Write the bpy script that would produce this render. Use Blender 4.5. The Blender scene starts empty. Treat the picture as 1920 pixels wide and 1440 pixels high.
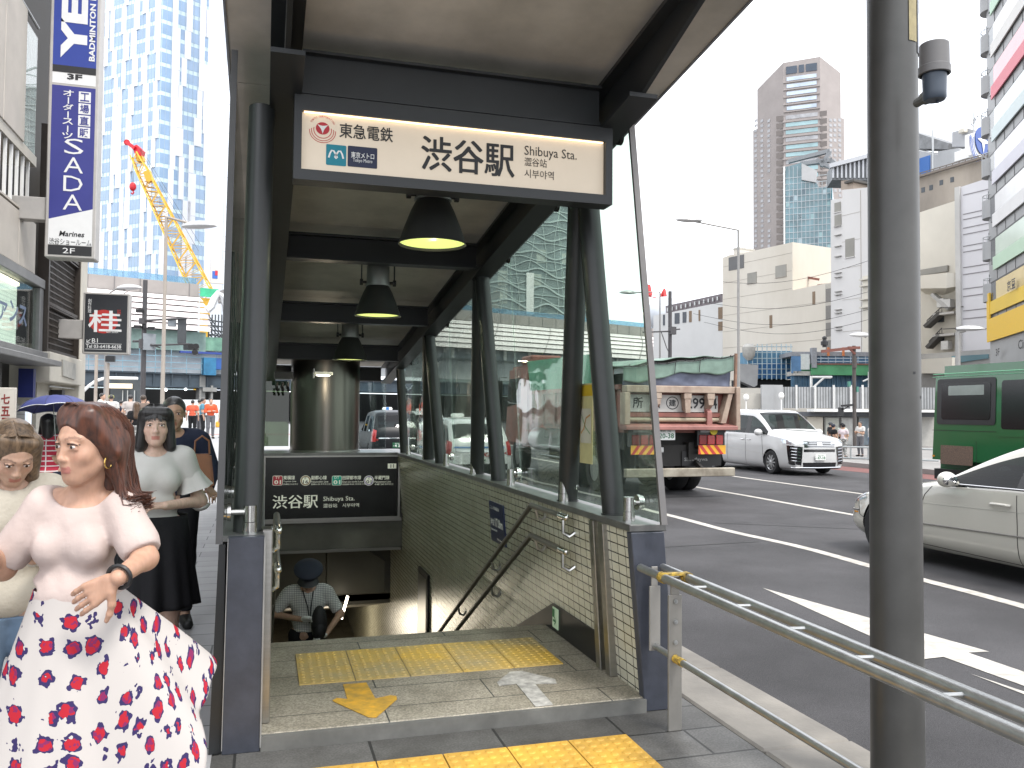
import bpy, bmesh, math, random
import numpy as np
from mathutils import Vector, Matrix
random.seed(7); rng = np.random.default_rng(7)
S = bpy.context.scene; COL = S.collection
# ---------------------------------------------------------------- camera
FPX, YAW, PIT, ROLL, EYE = 1580., math.radians(16.37), math.radians(1.95), math.radians(0.437), 1.55
fw = np.array([math.sin(YAW)*math.cos(PIT), math.cos(YAW)*math.cos(PIT), math.sin(PIT)])
r0 = np.array([math.cos(YAW), -math.sin(YAW), 0.]); u0 = np.cross(r0, fw)
rt = math.cos(ROLL)*r0+math.sin(ROLL)*u0; up = math.cos(ROLL)*u0-math.sin(ROLL)*r0
cd = bpy.data.cameras.new('camera'); cam = bpy.data.objects.new('camera', cd); COL.objects.link(cam)
cam.matrix_world = Matrix(((rt[0], up[0], -fw[0], 0), (rt[1], up[1], -fw[1], 0), (rt[2], up[2], -fw[2], EYE), (0, 0, 0, 1)))
cd.sensor_fit = 'HORIZONTAL'; cd.sensor_width = 36; cd.lens = 36*FPX/1920; cd.clip_end = 3000; cd.clip_start = .05
S.camera = cam
def at(u, v, x=None, y=None, z=None, d=None):
 "world point seen at photo pixel (u,v) on the plane x=, y=, z= or at depth d"
 w = fw+rt*(u-960)/FPX+up*(720-v)/FPX
 t = d if d is not None else (x/w[0] if x is not None else (y/w[1] if y is not None else (z-EYE)/w[2]))
 return Vector((w[0]*t, w[1]*t, EYE+w[2]*t))
# ---------------------------------------------------------------- sky, sun, exposure
SUN_EL, SUN_AZ = math.radians(58), math.radians(150)      # azimuth clockwise from +Y
wd = bpy.data.worlds.new('World'); S.world = wd; wd.use_nodes = True
nt = wd.node_tree; nt.nodes.clear()
def N(t, **k):
 n = nt.nodes.new(t)
 for a, b in k.items(): setattr(n, a, b)
 return n
wo = N('ShaderNodeOutputWorld'); bg = N('ShaderNodeBackground'); sky = N('ShaderNodeTexSky', sky_type='NISHITA', sun_disc=False)
sky.sun_elevation = SUN_EL; sky.sun_rotation = SUN_AZ
tc = N('ShaderNodeTexCoord'); ns = N('ShaderNodeTexNoise'); ns.inputs['Scale'].default_value = 2.2; ns.inputs['Detail'].default_value = 4
cr = N('ShaderNodeValToRGB'); cr.color_ramp.elements[0].color = (8.2, 8.7, 9.7, 1); cr.color_ramp.elements[1].color = (11.3, 11.4, 11.6, 1)
cr.color_ramp.elements[0].position = .3; cr.color_ramp.elements[1].position = .62
mx = N('ShaderNodeMix', data_type='RGBA'); mx.inputs[0].default_value = .9
L = nt.links.new
L(tc.outputs['Generated'], ns.inputs['Vector']); L(ns.outputs['Fac'], cr.inputs['Fac'])
L(sky.outputs[0], mx.inputs[6]); L(cr.outputs[0], mx.inputs[7]); L(mx.outputs[2], bg.inputs[0]); bg.inputs[1].default_value = .1
L(bg.outputs[0], wo.inputs[0])
sd = bpy.data.lights.new('sun', 'SUN'); sd.energy = 1.5; sd.angle = math.radians(14); sd.color = (1, .96, .9)
so = bpy.data.objects.new('sun', sd); COL.objects.link(so)
so.rotation_euler = Vector((math.sin(SUN_AZ)*math.cos(SUN_EL), math.cos(SUN_AZ)*math.cos(SUN_EL), math.sin(SUN_EL))).to_track_quat('Z', 'Y').to_euler()
S.view_settings.view_transform = 'Standard'; S.view_settings.look = 'None'; S.view_settings.exposure = 1.2; S.view_settings.gamma = 1
S.render.engine = 'CYCLES'; S.cycles.use_denoising = True; S.cycles.max_bounces = 10; S.cycles.transparent_max_bounces = 24
S.cycles.glossy_bounces = 4; S.cycles.diffuse_bounces = 6; S.cycles.caustics_reflective = False; S.cycles.caustics_refractive = False
S.cycles.sample_clamp_indirect = 8
# ---------------------------------------------------------------- materials
MATS = {}
def mat(name, col, rough=.6, metal=0, var=.12, scale=6., bump=0, bscale=60., spec=.5, emit=0, ecol=None, coat=0, stretch=None, dirt=None):
 "principled material with noise-varied colour so that no surface is flat"
 if name in MATS: return MATS[name]
 m = bpy.data.materials.new(name); m.use_nodes = True; t = m.node_tree; b = t.nodes['Principled BSDF']
 MATS[name] = m
 c = tuple(col[:3])
 b.inputs['Roughness'].default_value = rough; b.inputs['Metallic'].default_value = metal
 b.inputs['Specular IOR Level'].default_value = spec; b.inputs['Coat Weight'].default_value = coat; b.inputs['Coat Roughness'].default_value = .06
 tc = t.nodes.new('ShaderNodeTexCoord'); src = tc.outputs['Object']
 if stretch:
  mp = t.nodes.new('ShaderNodeMapping'); mp.inputs['Scale'].default_value = stretch; t.links.new(src, mp.inputs[0]); src = mp.outputs[0]
 if var:
  n = t.nodes.new('ShaderNodeTexNoise'); n.inputs['Scale'].default_value = scale; n.inputs['Detail'].default_value = 6; n.inputs['Roughness'].default_value = .6
  t.links.new(src, n.inputs['Vector'])
  r = t.nodes.new('ShaderNodeValToRGB'); r.color_ramp.elements[0].position = .32; r.color_ramp.elements[1].position = .68
  d = dirt if dirt else tuple(max(0, x*(1-var)) for x in c)
  r.color_ramp.elements[0].color = (*d, 1); r.color_ramp.elements[1].color = (*[min(1, x*(1+var*.6)) for x in c], 1)
  t.links.new(n.outputs['Fac'], r.inputs[0]); t.links.new(r.outputs[0], b.inputs['Base Color'])
  rr = t.nodes.new('ShaderNodeMapRange'); rr.inputs[3].default_value = max(.02, rough*.85); rr.inputs[4].default_value = min(1, rough*1.15)
  t.links.new(n.outputs['Fac'], rr.inputs[0]); t.links.new(rr.outputs[0], b.inputs['Roughness'])
 else: b.inputs['Base Color'].default_value = (*c, 1)
 if bump:
  n2 = t.nodes.new('ShaderNodeTexNoise'); n2.inputs['Scale'].default_value = bscale; n2.inputs['Detail'].default_value = 4
  t.links.new(src, n2.inputs['Vector']); bp = t.nodes.new('ShaderNodeBump'); bp.inputs['Strength'].default_value = bump; bp.inputs['Distance'].default_value = .01
  t.links.new(n2.outputs['Fac'], bp.inputs['Height']); t.links.new(bp.outputs[0], b.inputs['Normal'])
 if emit:
  b.inputs['Emission Strength'].default_value = emit; b.inputs['Emission Color'].default_value = (*(ecol or c), 1)
 return m
def brickmat(name, c1, c2, mortar, w, h, gap, axes='XY', rough=.6, offset=.5, bump=.3, spec=.5, speck=0, off=(0, 0), stain=None, sscale=1.2):
 "tiles or pavers laid in the plane of the two named object axes"
 m = bpy.data.materials.new(name); m.use_nodes = True; t = m.node_tree; b = t.nodes['Principled BSDF']; MATS[name] = m
 tc = t.nodes.new('ShaderNodeTexCoord'); sp = t.nodes.new('ShaderNodeSeparateXYZ'); cb = t.nodes.new('ShaderNodeCombineXYZ')
 t.links.new(tc.outputs['Object'], sp.inputs[0]); t.links.new(sp.outputs[axes[0]], cb.inputs[0]); t.links.new(sp.outputs[axes[1]], cb.inputs[1])
 mp = t.nodes.new('ShaderNodeMapping'); mp.inputs['Location'].default_value = (*off, 0); t.links.new(cb.outputs[0], mp.inputs[0])
 k = t.nodes.new('ShaderNodeTexBrick'); k.offset = offset; k.squash = 1
 k.inputs['Scale'].default_value = 1; k.inputs['Brick Width'].default_value = w; k.inputs['Row Height'].default_value = h
 k.inputs['Mortar Size'].default_value = gap; k.inputs['Mortar Smooth'].default_value = .1; k.inputs['Bias'].default_value = 0
 k.inputs['Color1'].default_value = (*c1, 1); k.inputs['Color2'].default_value = (*c2, 1); k.inputs['Mortar'].default_value = (*mortar, 1)
 t.links.new(mp.outputs[0], k.inputs['Vector'])
 n = t.nodes.new('ShaderNodeTexNoise'); n.inputs['Scale'].default_value = sscale; n.inputs['Detail'].default_value = 8; n.inputs['Roughness'].default_value = .7
 t.links.new(tc.outputs['Object'], n.inputs['Vector'])
 r = t.nodes.new('ShaderNodeValToRGB'); r.color_ramp.elements[0].position = .3; r.color_ramp.elements[1].position = .7
 s = stain or (.72, .72, .70); r.color_ramp.elements[0].color = (*s, 1); r.color_ramp.elements[1].color = (1.1, 1.1, 1.1, 1)
 t.links.new(n.outputs['Fac'], r.inputs[0])
 mm = t.nodes.new('ShaderNodeMix'); mm.data_type = 'RGBA'; mm.blend_type = 'MULTIPLY'; mm.inputs[0].default_value = 1
 t.links.new(k.outputs['Color'], mm.inputs[6]); t.links.new(r.outputs[0], mm.inputs[7]); out = mm.outputs[2]
 if speck:
  n2 = t.nodes.new('ShaderNodeTexNoise'); n2.inputs['Scale'].default_value = 95; n2.inputs['Detail'].default_value = 3; t.links.new(tc.outputs['Object'], n2.inputs['Vector'])
  r2 = t.nodes.new('ShaderNodeValToRGB'); r2.color_ramp.elements[0].position = .36; r2.color_ramp.elements[1].position = .64
  r2.color_ramp.elements[0].color = (1-speck,)*3+(1,); r2.color_ramp.elements[1].color = (1+speck*.6,)*3+(1,)
  t.links.new(n2.outputs['Fac'], r2.inputs[0]); m2 = t.nodes.new('ShaderNodeMix'); m2.data_type = 'RGBA'; m2.blend_type = 'MULTIPLY'; m2.inputs[0].default_value = 1
  t.links.new(out, m2.inputs[6]); t.links.new(r2.outputs[0], m2.inputs[7]); out = m2.outputs[2]
 t.links.new(out, b.inputs['Base Color']); b.inputs['Roughness'].default_value = rough; b.inputs['Specular IOR Level'].default_value = spec
 bp = t.nodes.new('ShaderNodeBump'); bp.invert = True; bp.inputs['Strength'].default_value = bump; bp.inputs['Distance'].default_value = .004
 t.links.new(k.outputs['Fac'], bp.inputs['Height']); t.links.new(bp.outputs[0], b.inputs['Normal'])
 return m
def glassmat(name, tint=(.8, .9, .87), refl=1.0, rough=.0, milk=0.0, mcol=(.6, .7, .65), wave=0):
 "clear pane: see-through, with a Fresnel mirror and a little dirt"
 m = bpy.data.materials.new(name); m.use_nodes = True; t = m.node_tree; t.nodes.clear(); MATS[name] = m
 o = t.nodes.new('ShaderNodeOutputMaterial'); tr = t.nodes.new('ShaderNodeBsdfTransparent'); tr.inputs[0].default_value = (*tint, 1)
 gl = t.nodes.new('ShaderNodeBsdfGlossy'); gl.inputs['Roughness'].default_value = rough; lw = t.nodes.new('ShaderNodeLayerWeight'); lw.inputs[0].default_value = .5; pw = t.nodes.new('ShaderNodeMath'); pw.operation = 'POWER'; pw.inputs[1].default_value = 5; fr = t.nodes.new('ShaderNodeMath'); fr.operation = 'MULTIPLY_ADD'; fr.inputs[1].default_value = .96; fr.inputs[2].default_value = .04; t.links.new(lw.outputs['Facing'], pw.inputs[0]); t.links.new(pw.outputs[0], fr.inputs[0])
 mu = t.nodes.new('ShaderNodeMath'); mu.operation = 'MULTIPLY'; mu.inputs[1].default_value = refl; mu.use_clamp = True
 t.links.new(fr.outputs[0], mu.inputs[0]); mix = t.nodes.new('ShaderNodeMixShader'); t.links.new(mu.outputs[0], mix.inputs[0])
 t.links.new(gl.outputs[0], mix.inputs[2]); last = tr
 if milk:
  df = t.nodes.new('ShaderNodeBsdfDiffuse'); df.inputs[0].default_value = (*mcol, 1); m1 = t.nodes.new('ShaderNodeMixShader')
  tc = t.nodes.new('ShaderNodeTexCoord'); mp = t.nodes.new('ShaderNodeMapping'); mp.inputs['Scale'].default_value = (6, 6, .6)
  n = t.nodes.new('ShaderNodeTexNoise'); n.inputs['Scale'].default_value = 2.; n.inputs['Detail'].default_value = 6
  t.links.new(tc.outputs['Object'], mp.inputs[0]); t.links.new(mp.outputs[0], n.inputs['Vector'])
  mr = t.nodes.new('ShaderNodeMapRange'); mr.inputs[1].default_value = .3; mr.inputs[2].default_value = .75; mr.inputs[3].default_value = milk*.4; mr.inputs[4].default_value = milk*1.5
  t.links.new(n.outputs['Fac'], mr.inputs[0]); t.links.new(mr.outputs[0], m1.inputs[0])
  t.links.new(tr.outputs[0], m1.inputs[1]); t.links.new(df.outputs[0], m1.inputs[2]); last = m1
 t.links.new(last.outputs[0], mix.inputs[1])
 if wave:
  tc = t.nodes.new('ShaderNodeTexCoord'); n = t.nodes.new('ShaderNodeTexNoise'); n.inputs['Scale'].default_value = wave; n.inputs['Detail'].default_value = 1
  t.links.new(tc.outputs['Object'], n.inputs['Vector']); bp = t.nodes.new('ShaderNodeBump'); bp.inputs['Strength'].default_value = .25; bp.inputs['Distance'].default_value = .02
  t.links.new(n.outputs['Fac'], bp.inputs['Height']); t.links.new(bp.outputs[0], gl.inputs['Normal'])
 t.links.new(mix.outputs[0], o.inputs[0]); return m
def emitmat(name, col, s):
 m = bpy.data.materials.new(name); m.use_nodes = True; b = m.node_tree.nodes['Principled BSDF']; MATS[name] = m
 b.inputs['Base Color'].default_value = (*col, 1); b.inputs['Emission Color'].default_value = (*col, 1); b.inputs['Emission Strength'].default_value = s; return m
# ---------------------------------------------------------------- objects
def tag(o, label=None, cat=None, group=None, kind=None):
 if label: o['label'] = label
 if cat: o['category'] = cat
 if group: o['group'] = group
 if kind: o['kind'] = kind
 return o
def empty(name, loc=(0, 0, 0), rz=0, label=None, cat=None, group=None, kind=None):
 o = bpy.data.objects.new(name, None); COL.objects.link(o); o.location = loc; o.rotation_euler = (0, 0, rz); o.empty_display_size = .1
 return tag(o, label, cat, group, kind)
def smooth_mesh(me, ang=None):
 for p in me.polygons: p.use_smooth = True
 if ang is not None:
  bm = bmesh.new(); bm.from_mesh(me)
  for e in bm.edges:
   if len(e.link_faces) == 2 and e.calc_face_angle(0) > ang: e.smooth = False
  bm.to_mesh(me); bm.free()
def link(name, me, parent=None, loc=None):
 o = bpy.data.objects.new(name, me); COL.objects.link(o)
 if parent: o.parent = parent
 if loc is not None: o.location = loc
 return o
def copy_tree(o, parent=None):
 c = o.copy(); COL.objects.link(c); c.parent = parent
 if parent: c.matrix_parent_inverse = o.matrix_parent_inverse
 for ch in o.children: copy_tree(ch, c)
 return c
class MB:
 "collects shapes and links them as ONE mesh object"
 def __init__(s): s.v = []; s.f = []; s.mi = []; s.cur = 0; s.T = None
 def add(s, vs, fs, mi=None):
  k = len(s.v)
  if s.T is not None: vs = [s.T @ Vector(p) for p in vs]
  s.v += [tuple(p) for p in vs]; s.f += [tuple(i+k for i in f) for f in fs]; s.mi += [s.cur if mi is None else mi]*len(fs); return s
 def hexa(s, p, mi=None):   # 8 corners: bottom 0-3 ccw, top 4-7
  return s.add(p, [(3, 2, 1, 0), (4, 5, 6, 7), (0, 1, 5, 4), (1, 2, 6, 5), (2, 3, 7, 6), (3, 0, 4, 7)], mi)
 def box(s, a, b, mi=None):
  (x0, y0, z0), (x1, y1, z1) = a, b
  return s.hexa([(x0, y0, z0), (x1, y0, z0), (x1, y1, z0), (x0, y1, z0), (x0, y0, z1), (x1, y0, z1), (x1, y1, z1), (x0, y1, z1)], mi)
 def cbox(s, c, d, rz=0, mi=None):
  M = Matrix.Rotation(rz, 3, 'Z'); h = [x/2 for x in d]; c = Vector(c)
  q = [(-1, -1, -1), (1, -1, -1), (1, 1, -1), (-1, 1, -1), (-1, -1, 1), (1, -1, 1), (1, 1, 1), (-1, 1, 1)]
  return s.hexa([c+M @ Vector((i*h[0], j*h[1], k*h[2])) for i, j, k in q], mi)
 def bar(s, p, q, w, h, upv=(0, 0, 1), mi=None):
  p, q = Vector(p), Vector(q); d = (q-p).normalized(); sx = d.cross(Vector(upv)); sx = sx.normalized() if sx.length > 1e-6 else Vector((1, 0, 0)); uz = sx.cross(d)
  o = [p-sx*w/2-uz*h/2, p+sx*w/2-uz*h/2, q+sx*w/2-uz*h/2, q-sx*w/2-uz*h/2]
  return s.hexa(o+[a+uz*h for a in o], mi)
 def cyl(s, p, q, r, n=14, r2=None, caps=True, mi=None):
  p, q = Vector(p), Vector(q); d = (q-p).normalized(); a = d.orthogonal().normalized(); b = d.cross(a); r2 = r if r2 is None else r2
  vs = [];
  for c, rr in ((p, r), (q, r2)):
   for i in range(n):
    t = 2*math.pi*i/n; vs.append(c+(a*math.cos(t)+b*math.sin(t))*rr)
  fs = [(i, (i+1) % n, n+(i+1) % n, n+i) for i in range(n)]
  if caps: fs += [tuple(range(n-1, -1, -1)), tuple(range(n, 2*n))]
  return s.add(vs, fs, mi)
 def tube(s, pts, r, n=8, mi=None, closed=False):
  pts = [Vector(p) for p in pts]; m = len(pts); vs = []; prev = None
  rs = r if isinstance(r, (list, tuple)) else [r]*m
  for i, p in enumerate(pts):
   d = (pts[min(i+1, m-1)]-pts[max(i-1, 0)]).normalized()
   if prev is None: a = d.orthogonal().normalized()
   else:
    a = prev-d*prev.dot(d); a = a.normalized() if a.length > 1e-6 else d.orthogonal().normalized()
   prev = a; b = d.cross(a)
   vs += [p+(a*math.cos(2*math.pi*k/n)+b*math.sin(2*math.pi*k/n))*rs[i] for k in range(n)]
  fs = [(i*n+k, i*n+(k+1) % n, (i+1)*n+(k+1) % n, (i+1)*n+k) for i in range(m-1) for k in range(n)]
  fs += [tuple(range(n-1, -1, -1)), tuple(range((m-1)*n, m*n))]
  return s.add(vs, fs, mi)
 def lathe(s, prof, c=(0, 0, 0), n=24, axis='Z', mi=None, caps=True):
  vs = []; c = Vector(c)
  for r, h in prof:
   for i in range(n):
    t = 2*math.pi*i/n; x, y = r*math.cos(t), r*math.sin(t)
    vs.append(c+Vector((x, y, h) if axis == 'Z' else ((h, x, y) if axis == 'X' else (y, h, x))))
  fs = [(j*n+i, j*n+(i+1) % n, (j+1)*n+(i+1) % n, (j+1)*n+i) for j in range(len(prof)-1) for i in range(n)]
  if caps: fs += [tuple(range(n-1, -1, -1)), tuple(range((len(prof)-1)*n, len(prof)*n))]
  return s.add(vs, fs, mi)
 def prism(s, poly, ext, mi=None):   # poly: 3-D points of a planar outline, ext: extrusion vector
  n = len(poly); e = Vector(ext); a = [Vector(p) for p in poly]
  return s.add(a+[p+e for p in a], [tuple(range(n-1, -1, -1)), tuple(range(n, 2*n))]+[(i, (i+1) % n, n+(i+1) % n, n+i) for i in range(n)], mi)
 def quad(s, a, b, c, d, mi=None): return s.add([a, b, c, d], [(0, 1, 2, 3)], mi)
 def grid(s, P, mi=None):  # P[i][j] points
  n, m = len(P), len(P[0])
  return s.add([p for row in P for p in row], [(i*m+j, i*m+j+1, (i+1)*m+j+1, (i+1)*m+j) for i in range(n-1) for j in range(m-1)], mi)
 def sphere(s, c, r, n=12, m=8, mi=None):
  r = r if isinstance(r, (tuple, list)) else (r, r, r)
  vs = [(c[0], c[1], c[2]-r[2])]; fs = []
  for j in range(1, m):
   p = -math.pi/2+math.pi*j/m
   vs += [(c[0]+r[0]*math.cos(p)*math.cos(2*math.pi*i/n), c[1]+r[1]*math.cos(p)*math.sin(2*math.pi*i/n), c[2]+r[2]*math.sin(p)) for i in range(n)]
  vs.append((c[0], c[1], c[2]+r[2]))
  for i in range(n): fs.append((0, 1+(i+1) % n, 1+i)); fs.append((len(vs)-1, len(vs)-1-n+i, len(vs)-1-n+(i+1) % n))
  fs += [(1+j*n+i, 1+j*n+(i+1) % n, 1+(j+1)*n+(i+1) % n, 1+(j+1)*n+i) for j in range(m-2) for i in range(n)]
  return s.add(vs, fs, mi)
 def mesh(s, name, mats):
  me = bpy.data.meshes.new(name); me.from_pydata(s.v, [], s.f)
  for m in (mats if isinstance(mats, (list, tuple)) else [mats]): me.materials.append(m)
  me.polygons.foreach_set('material_index', s.mi); me.update(); return me
 def build(s, name, mats, parent=None, smooth=False, bevel=0, seg=1, normals=False, loc=None):
  me = s.mesh(name, mats)
  if bevel or normals:
   bm = bmesh.new(); bm.from_mesh(me)
   if bevel:
    es = [e for e in bm.edges if len(e.link_faces) == 2 and e.calc_face_angle(0) > .5]
    bmesh.ops.bevel(bm, geom=es, offset=bevel, segments=seg, affect='EDGES', clamp_overlap=True)
   if normals: bmesh.ops.recalc_face_normals(bm, faces=bm.faces)
   bm.to_mesh(me); bm.free()
  if smooth: smooth_mesh(me, .7)
  return link(name, me, parent, loc)
# ---------------------------------------------------------------- lettering
def text_mesh(body, size, mats, M, align='LEFT', bold=0, depth=.001, sx=1, shear=0, name='lettering', space=1):
 c = bpy.data.curves.new(name, 'FONT'); c.body = body; c.size = size; c.extrude = depth; c.align_x = align; c.align_y = 'CENTER'; c.offset = bold; c.shear = shear
 c.resolution_u = 2; c.space_character = space
 o = bpy.data.objects.new(name, c); COL.objects.link(o); dg = bpy.context.evaluated_depsgraph_get(); dg.update()
 me = bpy.data.meshes.new_from_object(o.evaluated_get(dg)); bpy.data.objects.remove(o); bpy.data.curves.remove(c)
 me.transform(M @ Matrix.Diagonal((sx, 1, 1, 1))); me.materials.clear()
 for m in (mats if isinstance(mats, (list, tuple)) else [mats]): me.materials.append(m)
 return me
def plane_M(o, xd, zd):
 "matrix that lays text on a plane: o origin, xd reading direction, zd up direction"
 x = Vector(xd).normalized(); z = Vector(zd).normalized(); n = x.cross(z)
 return Matrix(((x[0], z[0], n[0], o[0]), (x[1], z[1], n[1], o[1]), (x[2], z[2], n[2], o[2]), (0, 0, 0, 1)))
def join_meshes(name, mes, parent=None):
 "one object out of several meshes, keeping materials"
 mats = []; v = []; f = []; mi = []
 for me in mes:
  k = len(v); loc = []
  for m in me.materials:
   if m not in mats: mats.append(m)
   loc.append(mats.index(m))
  v += [tuple(p.co) for p in me.vertices]
  for p in me.polygons: f.append(tuple(i+k for i in p.vertices)); mi.append(loc[p.material_index] if loc else 0)
  bpy.data.meshes.remove(me)
 me = bpy.data.meshes.new(name); me.from_pydata(v, [], f)
 for m in mats: me.materials.append(m)
 me.polygons.foreach_set('material_index', mi); me.update()
 return link(name, me, parent)
def evaluated(o):
 dg = bpy.context.evaluated_depsgraph_get(); dg.update(); me = bpy.data.meshes.new_from_object(o.evaluated_get(dg)); return me
def lerp(a, b, t): return a+(b-a)*t
# ================================================================ common materials
M_steel = mat('brushed_steel', (.42, .41, .39), .32, 1, .1, 3, stretch=(1, 1, 14))
M_polish = mat('polished_steel', (.6, .6, .58), .16, 1, .05)
M_dark = mat('dark_painted_steel', (.018, .020, .022), .42, 0, .25, 4)
M_post = mat('charcoal_post_paint', (.024, .026, .026), .38, 0, .2, 5)
M_pillar = mat('scuffed_blue_grey_paint', (.048, .054, .072), .45, 0, .22, 9, bump=.05)
M_soffit = mat('stained_soffit_panel', (.62, .575, .51), .55, 0, .3, 1.6, dirt=(.44, .41, .36))
M_black = mat('black_plastic', (.012, .012, .013), .4, 0, .2)
M_rubber = mat('tyre_rubber', (.014, .014, .015), .75, 0, .2, 20)
M_galv = mat('galvanised_steel', (.42, .43, .43), .38, .85, .18, 14, bump=.05)
M_white = mat('white_paint', (.78, .78, .76), .5, 0, .06)
M_conc = mat('pale_concrete', (.42, .41, .38), .8, 0, .2, 3, bump=.15)
M_side = glassmat('station_pane', (.84, .91, .86), 1.2, 0, .06, (.42, .50, .44), wave=3.5)
M_glass = glassmat('clear_pane', (.85, .9, .9), 1.2)
M_tint = glassmat('tinted_car_glass', (.22, .30, .30), 1.0)
M_ink = mat('black_ink', (.012, .012, .014), .5, 0, 0)
M_wink = mat('white_ink', (.8, .8, .78), .5, 0, 0)
# ================================================================ ground
def ground():
 m = MB()
 for x0, x1, y0, y1 in ((2.23, 600, -60, 900), (-400, -3.59, -60, 900), (-3.59, 2.23, 24.0, 900)): m.quad((x0, y0, -.13), (x1, y0, -.13), (x1, y1, -.13), (x0, y1, -.13))
 t = mat('asphalt', (.062, .060, .063), .78, 0, .42, .7, bump=.5, bscale=220, spec=.35)
 nt_ = t.node_tree; n = nt_.nodes.new('ShaderNodeTexNoise'); n.inputs['Scale'].default_value = 160; n.inputs['Detail'].default_value = 2
 tc_ = [x for x in nt_.nodes if x.type == 'TEX_COORD'][0]; nt_.links.new(tc_.outputs['Object'], n.inputs['Vector'])
 rmp = nt_.nodes.new('ShaderNodeValToRGB'); rmp.color_ramp.elements[0].position = .35; rmp.color_ramp.elements[0].color = (.62,)*3+(1,); rmp.color_ramp.elements[1].position = .72; rmp.color_ramp.elements[1].color = (1.45,)*3+(1,)
 nt_.links.new(n.outputs['Fac'], rmp.inputs[0]); mm = nt_.nodes.new('ShaderNodeMix'); mm.data_type = 'RGBA'; mm.blend_type = 'MULTIPLY'; mm.inputs[0].default_value = 1
 bs = nt_.nodes['Principled BSDF']; src = bs.inputs['Base Color'].links[0].from_socket
 nt_.links.new(src, mm.inputs[6]); nt_.links.new(rmp.outputs[0], mm.inputs[7]); nt_.links.new(mm.outputs[2], bs.inputs['Base Color'])
 tag(m.build('road', t), 'grey asphalt road running past the station entrance', 'road', kind='structure')
 # pavements, with the stairwell left open (x .03-1.95, y 5.6-13.2)
 far = 24.
 pv = brickmat('pale_pavers', (.275, .272, .275), (.335, .332, .335), (.07, .07, .07), .9, .3, .006, 'XY', .55, .37, .35, stain=(.8, .8, .8), off=(.3, .05))
 pd = brickmat('dark_pavers', (.095, .093, .088), (.14, .138, .132), (.03, .03, .028), .6, .3, .007, 'XY', .6, .5, .4, stain=(.45, .44, .42), sscale=2.6, off=(.1, .12), speck=.25)
 m = MB()
 m.box((-3.6, -6, -.5), (-.2, far, 0))
 m.box((-.2, 13.4, -.5), (2.22, far, 0))
 tag(m.build('pavement', pv), 'pale grey paved pavement left of the station entrance', 'pavement', kind='structure')
 m = MB(); m.box((-.2, -6, -.5), (2.22, 3.8, .0)); m.box((-.2, 3.8, -.5), (2.22, 4.06, .0)); m.box((2.12, 4.06, -.5), (2.22, 13.4, 0))
 tag(m.build('pavement', pd), 'dark stained paving in front of the station entrance', 'pavement', kind='structure')
 # kerb: long stones laid end to end
 kb = mat('kerb_stone', (.21, .195, .172), .75, 0, .35, 2.4, bump=.2, dirt=(.15, .14, .125))
 m = MB(); y = -6.
 while y < far:
  m.box((2.225, y, -.4), (2.70, y+1.17, .012)); y += 1.18
 tag(m.build('kerb', kb, bevel=.012), 'worn stone kerb along the road edge', 'kerb', kind='structure')
 # far side pavement with its kerb and a red-brown gutter strip
 m = MB(); m.box((18.3, -20, -.5), (60, 60, .02))
 tag(m.build('pavement', mat('far_paving', (.24, .23, .22), .7, 0, .2, .8)), 'pavement on the far side of the road', 'pavement', kind='structure')
 m = MB(); m.quad((16.9, -20, -.126), (18.29, -20, -.126), (18.29, 60, -.126), (16.9, 60, -.126))
 tag(m.build('road_strip', mat('red_brown_asphalt', (.16, .062, .055), .8, 0, .2, 1.4)), 'red brown surfaced strip along the far kerb', 'road', kind='structure')
 # paved crossing area beyond the pavement's end
 zc = lambda y: 0 if y < far else (.38*(y-far)/11 if y < far+11 else .38)
 m = MB(); m.grid([[(-60, y, zc(y)), (2.2, y, zc(y))] for y in (far, 27, 31, 35, 47, 95)])
 tag(m.build('crossing', mat('pale_crossing_paving', (.33, .33, .335), .7, 0, .12, .5)), 'pale paved crossing area beyond the pavement', 'pavement', kind='structure')
 m = MB(); m.quad((-60, 43, .385), (2.2, 43, .385), (2.2, 44.2, .385), (-60, 44.2, .385))
 tag(m.build('crossing_line', mat('faded_red_line', (.4, .16, .13), .7, 0, .2, 3)), 'faded red line across the pale crossing area', 'road marking', kind='structure')
 wp = mat('worn_road_paint', (.50, .475, .43), .75, 0, .2, 9, bump=.2, bscale=120, dirt=(.33, .31, .28))
 z = -.126
 def strip(x0, x1, y0, y1, dx=0):
  P = []; n = max(2, int((y1-y0)/.5))
  for i in range(n+1):
   y = lerp(y0, y1, i/n); w = .035*math.sin(y*.9)+.02*math.sin(y*2.1+1)
   P.append([(x0+w*dx, y, z), (x1+w*dx, y, z)])
  return MB().grid(P)
 tag(strip(6.42, 6.57, -5, 70, 1.6).build('lane_line', wp), 'solid white lane line nearest the kerb', 'road marking', kind='structure')
 tag(strip(9.50, 9.64, -5, 70, .5).build('lane_line', wp), 'white lane line between the truck lane and the middle', 'road marking', kind='structure')
 tag(strip(12.2, 12.34, -5, 70, .5).build('lane_line', wp), 'thin white line beside the white minivan lane', 'road marking', kind='structure')
 a = MB(); pts = [at(1430, 1100, z=z), at(1648, 1155, z=z), at(1845, 1217, z=z), at(1806, 1222, z=z), at(1920, 1262, z=z), at(2080, 1315, z=z), at(2080, 1345, z=z), at(1920, 1283, z=z), at(1775, 1229, z=z), at(1738, 1232, z=z), at(1648, 1193, z=z)]
 a.add([(4.66, 7.2, z), (4.99, 4.86, z), (4.82, 4.88, z), (4.83, -1, z), (4.58, -1, z), (4.57, 4.84, z), (4.38, 4.83, z)], [(0, 6, 5, 2, 1), (2, 5, 4, 3)])
 tag(a.build('lane_arrow', wp), 'long straight-ahead white arrow painted in the near lane', 'road marking', kind='structure')
 a = MB(); p0 = at(1820, 1263, z=z)
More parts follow.
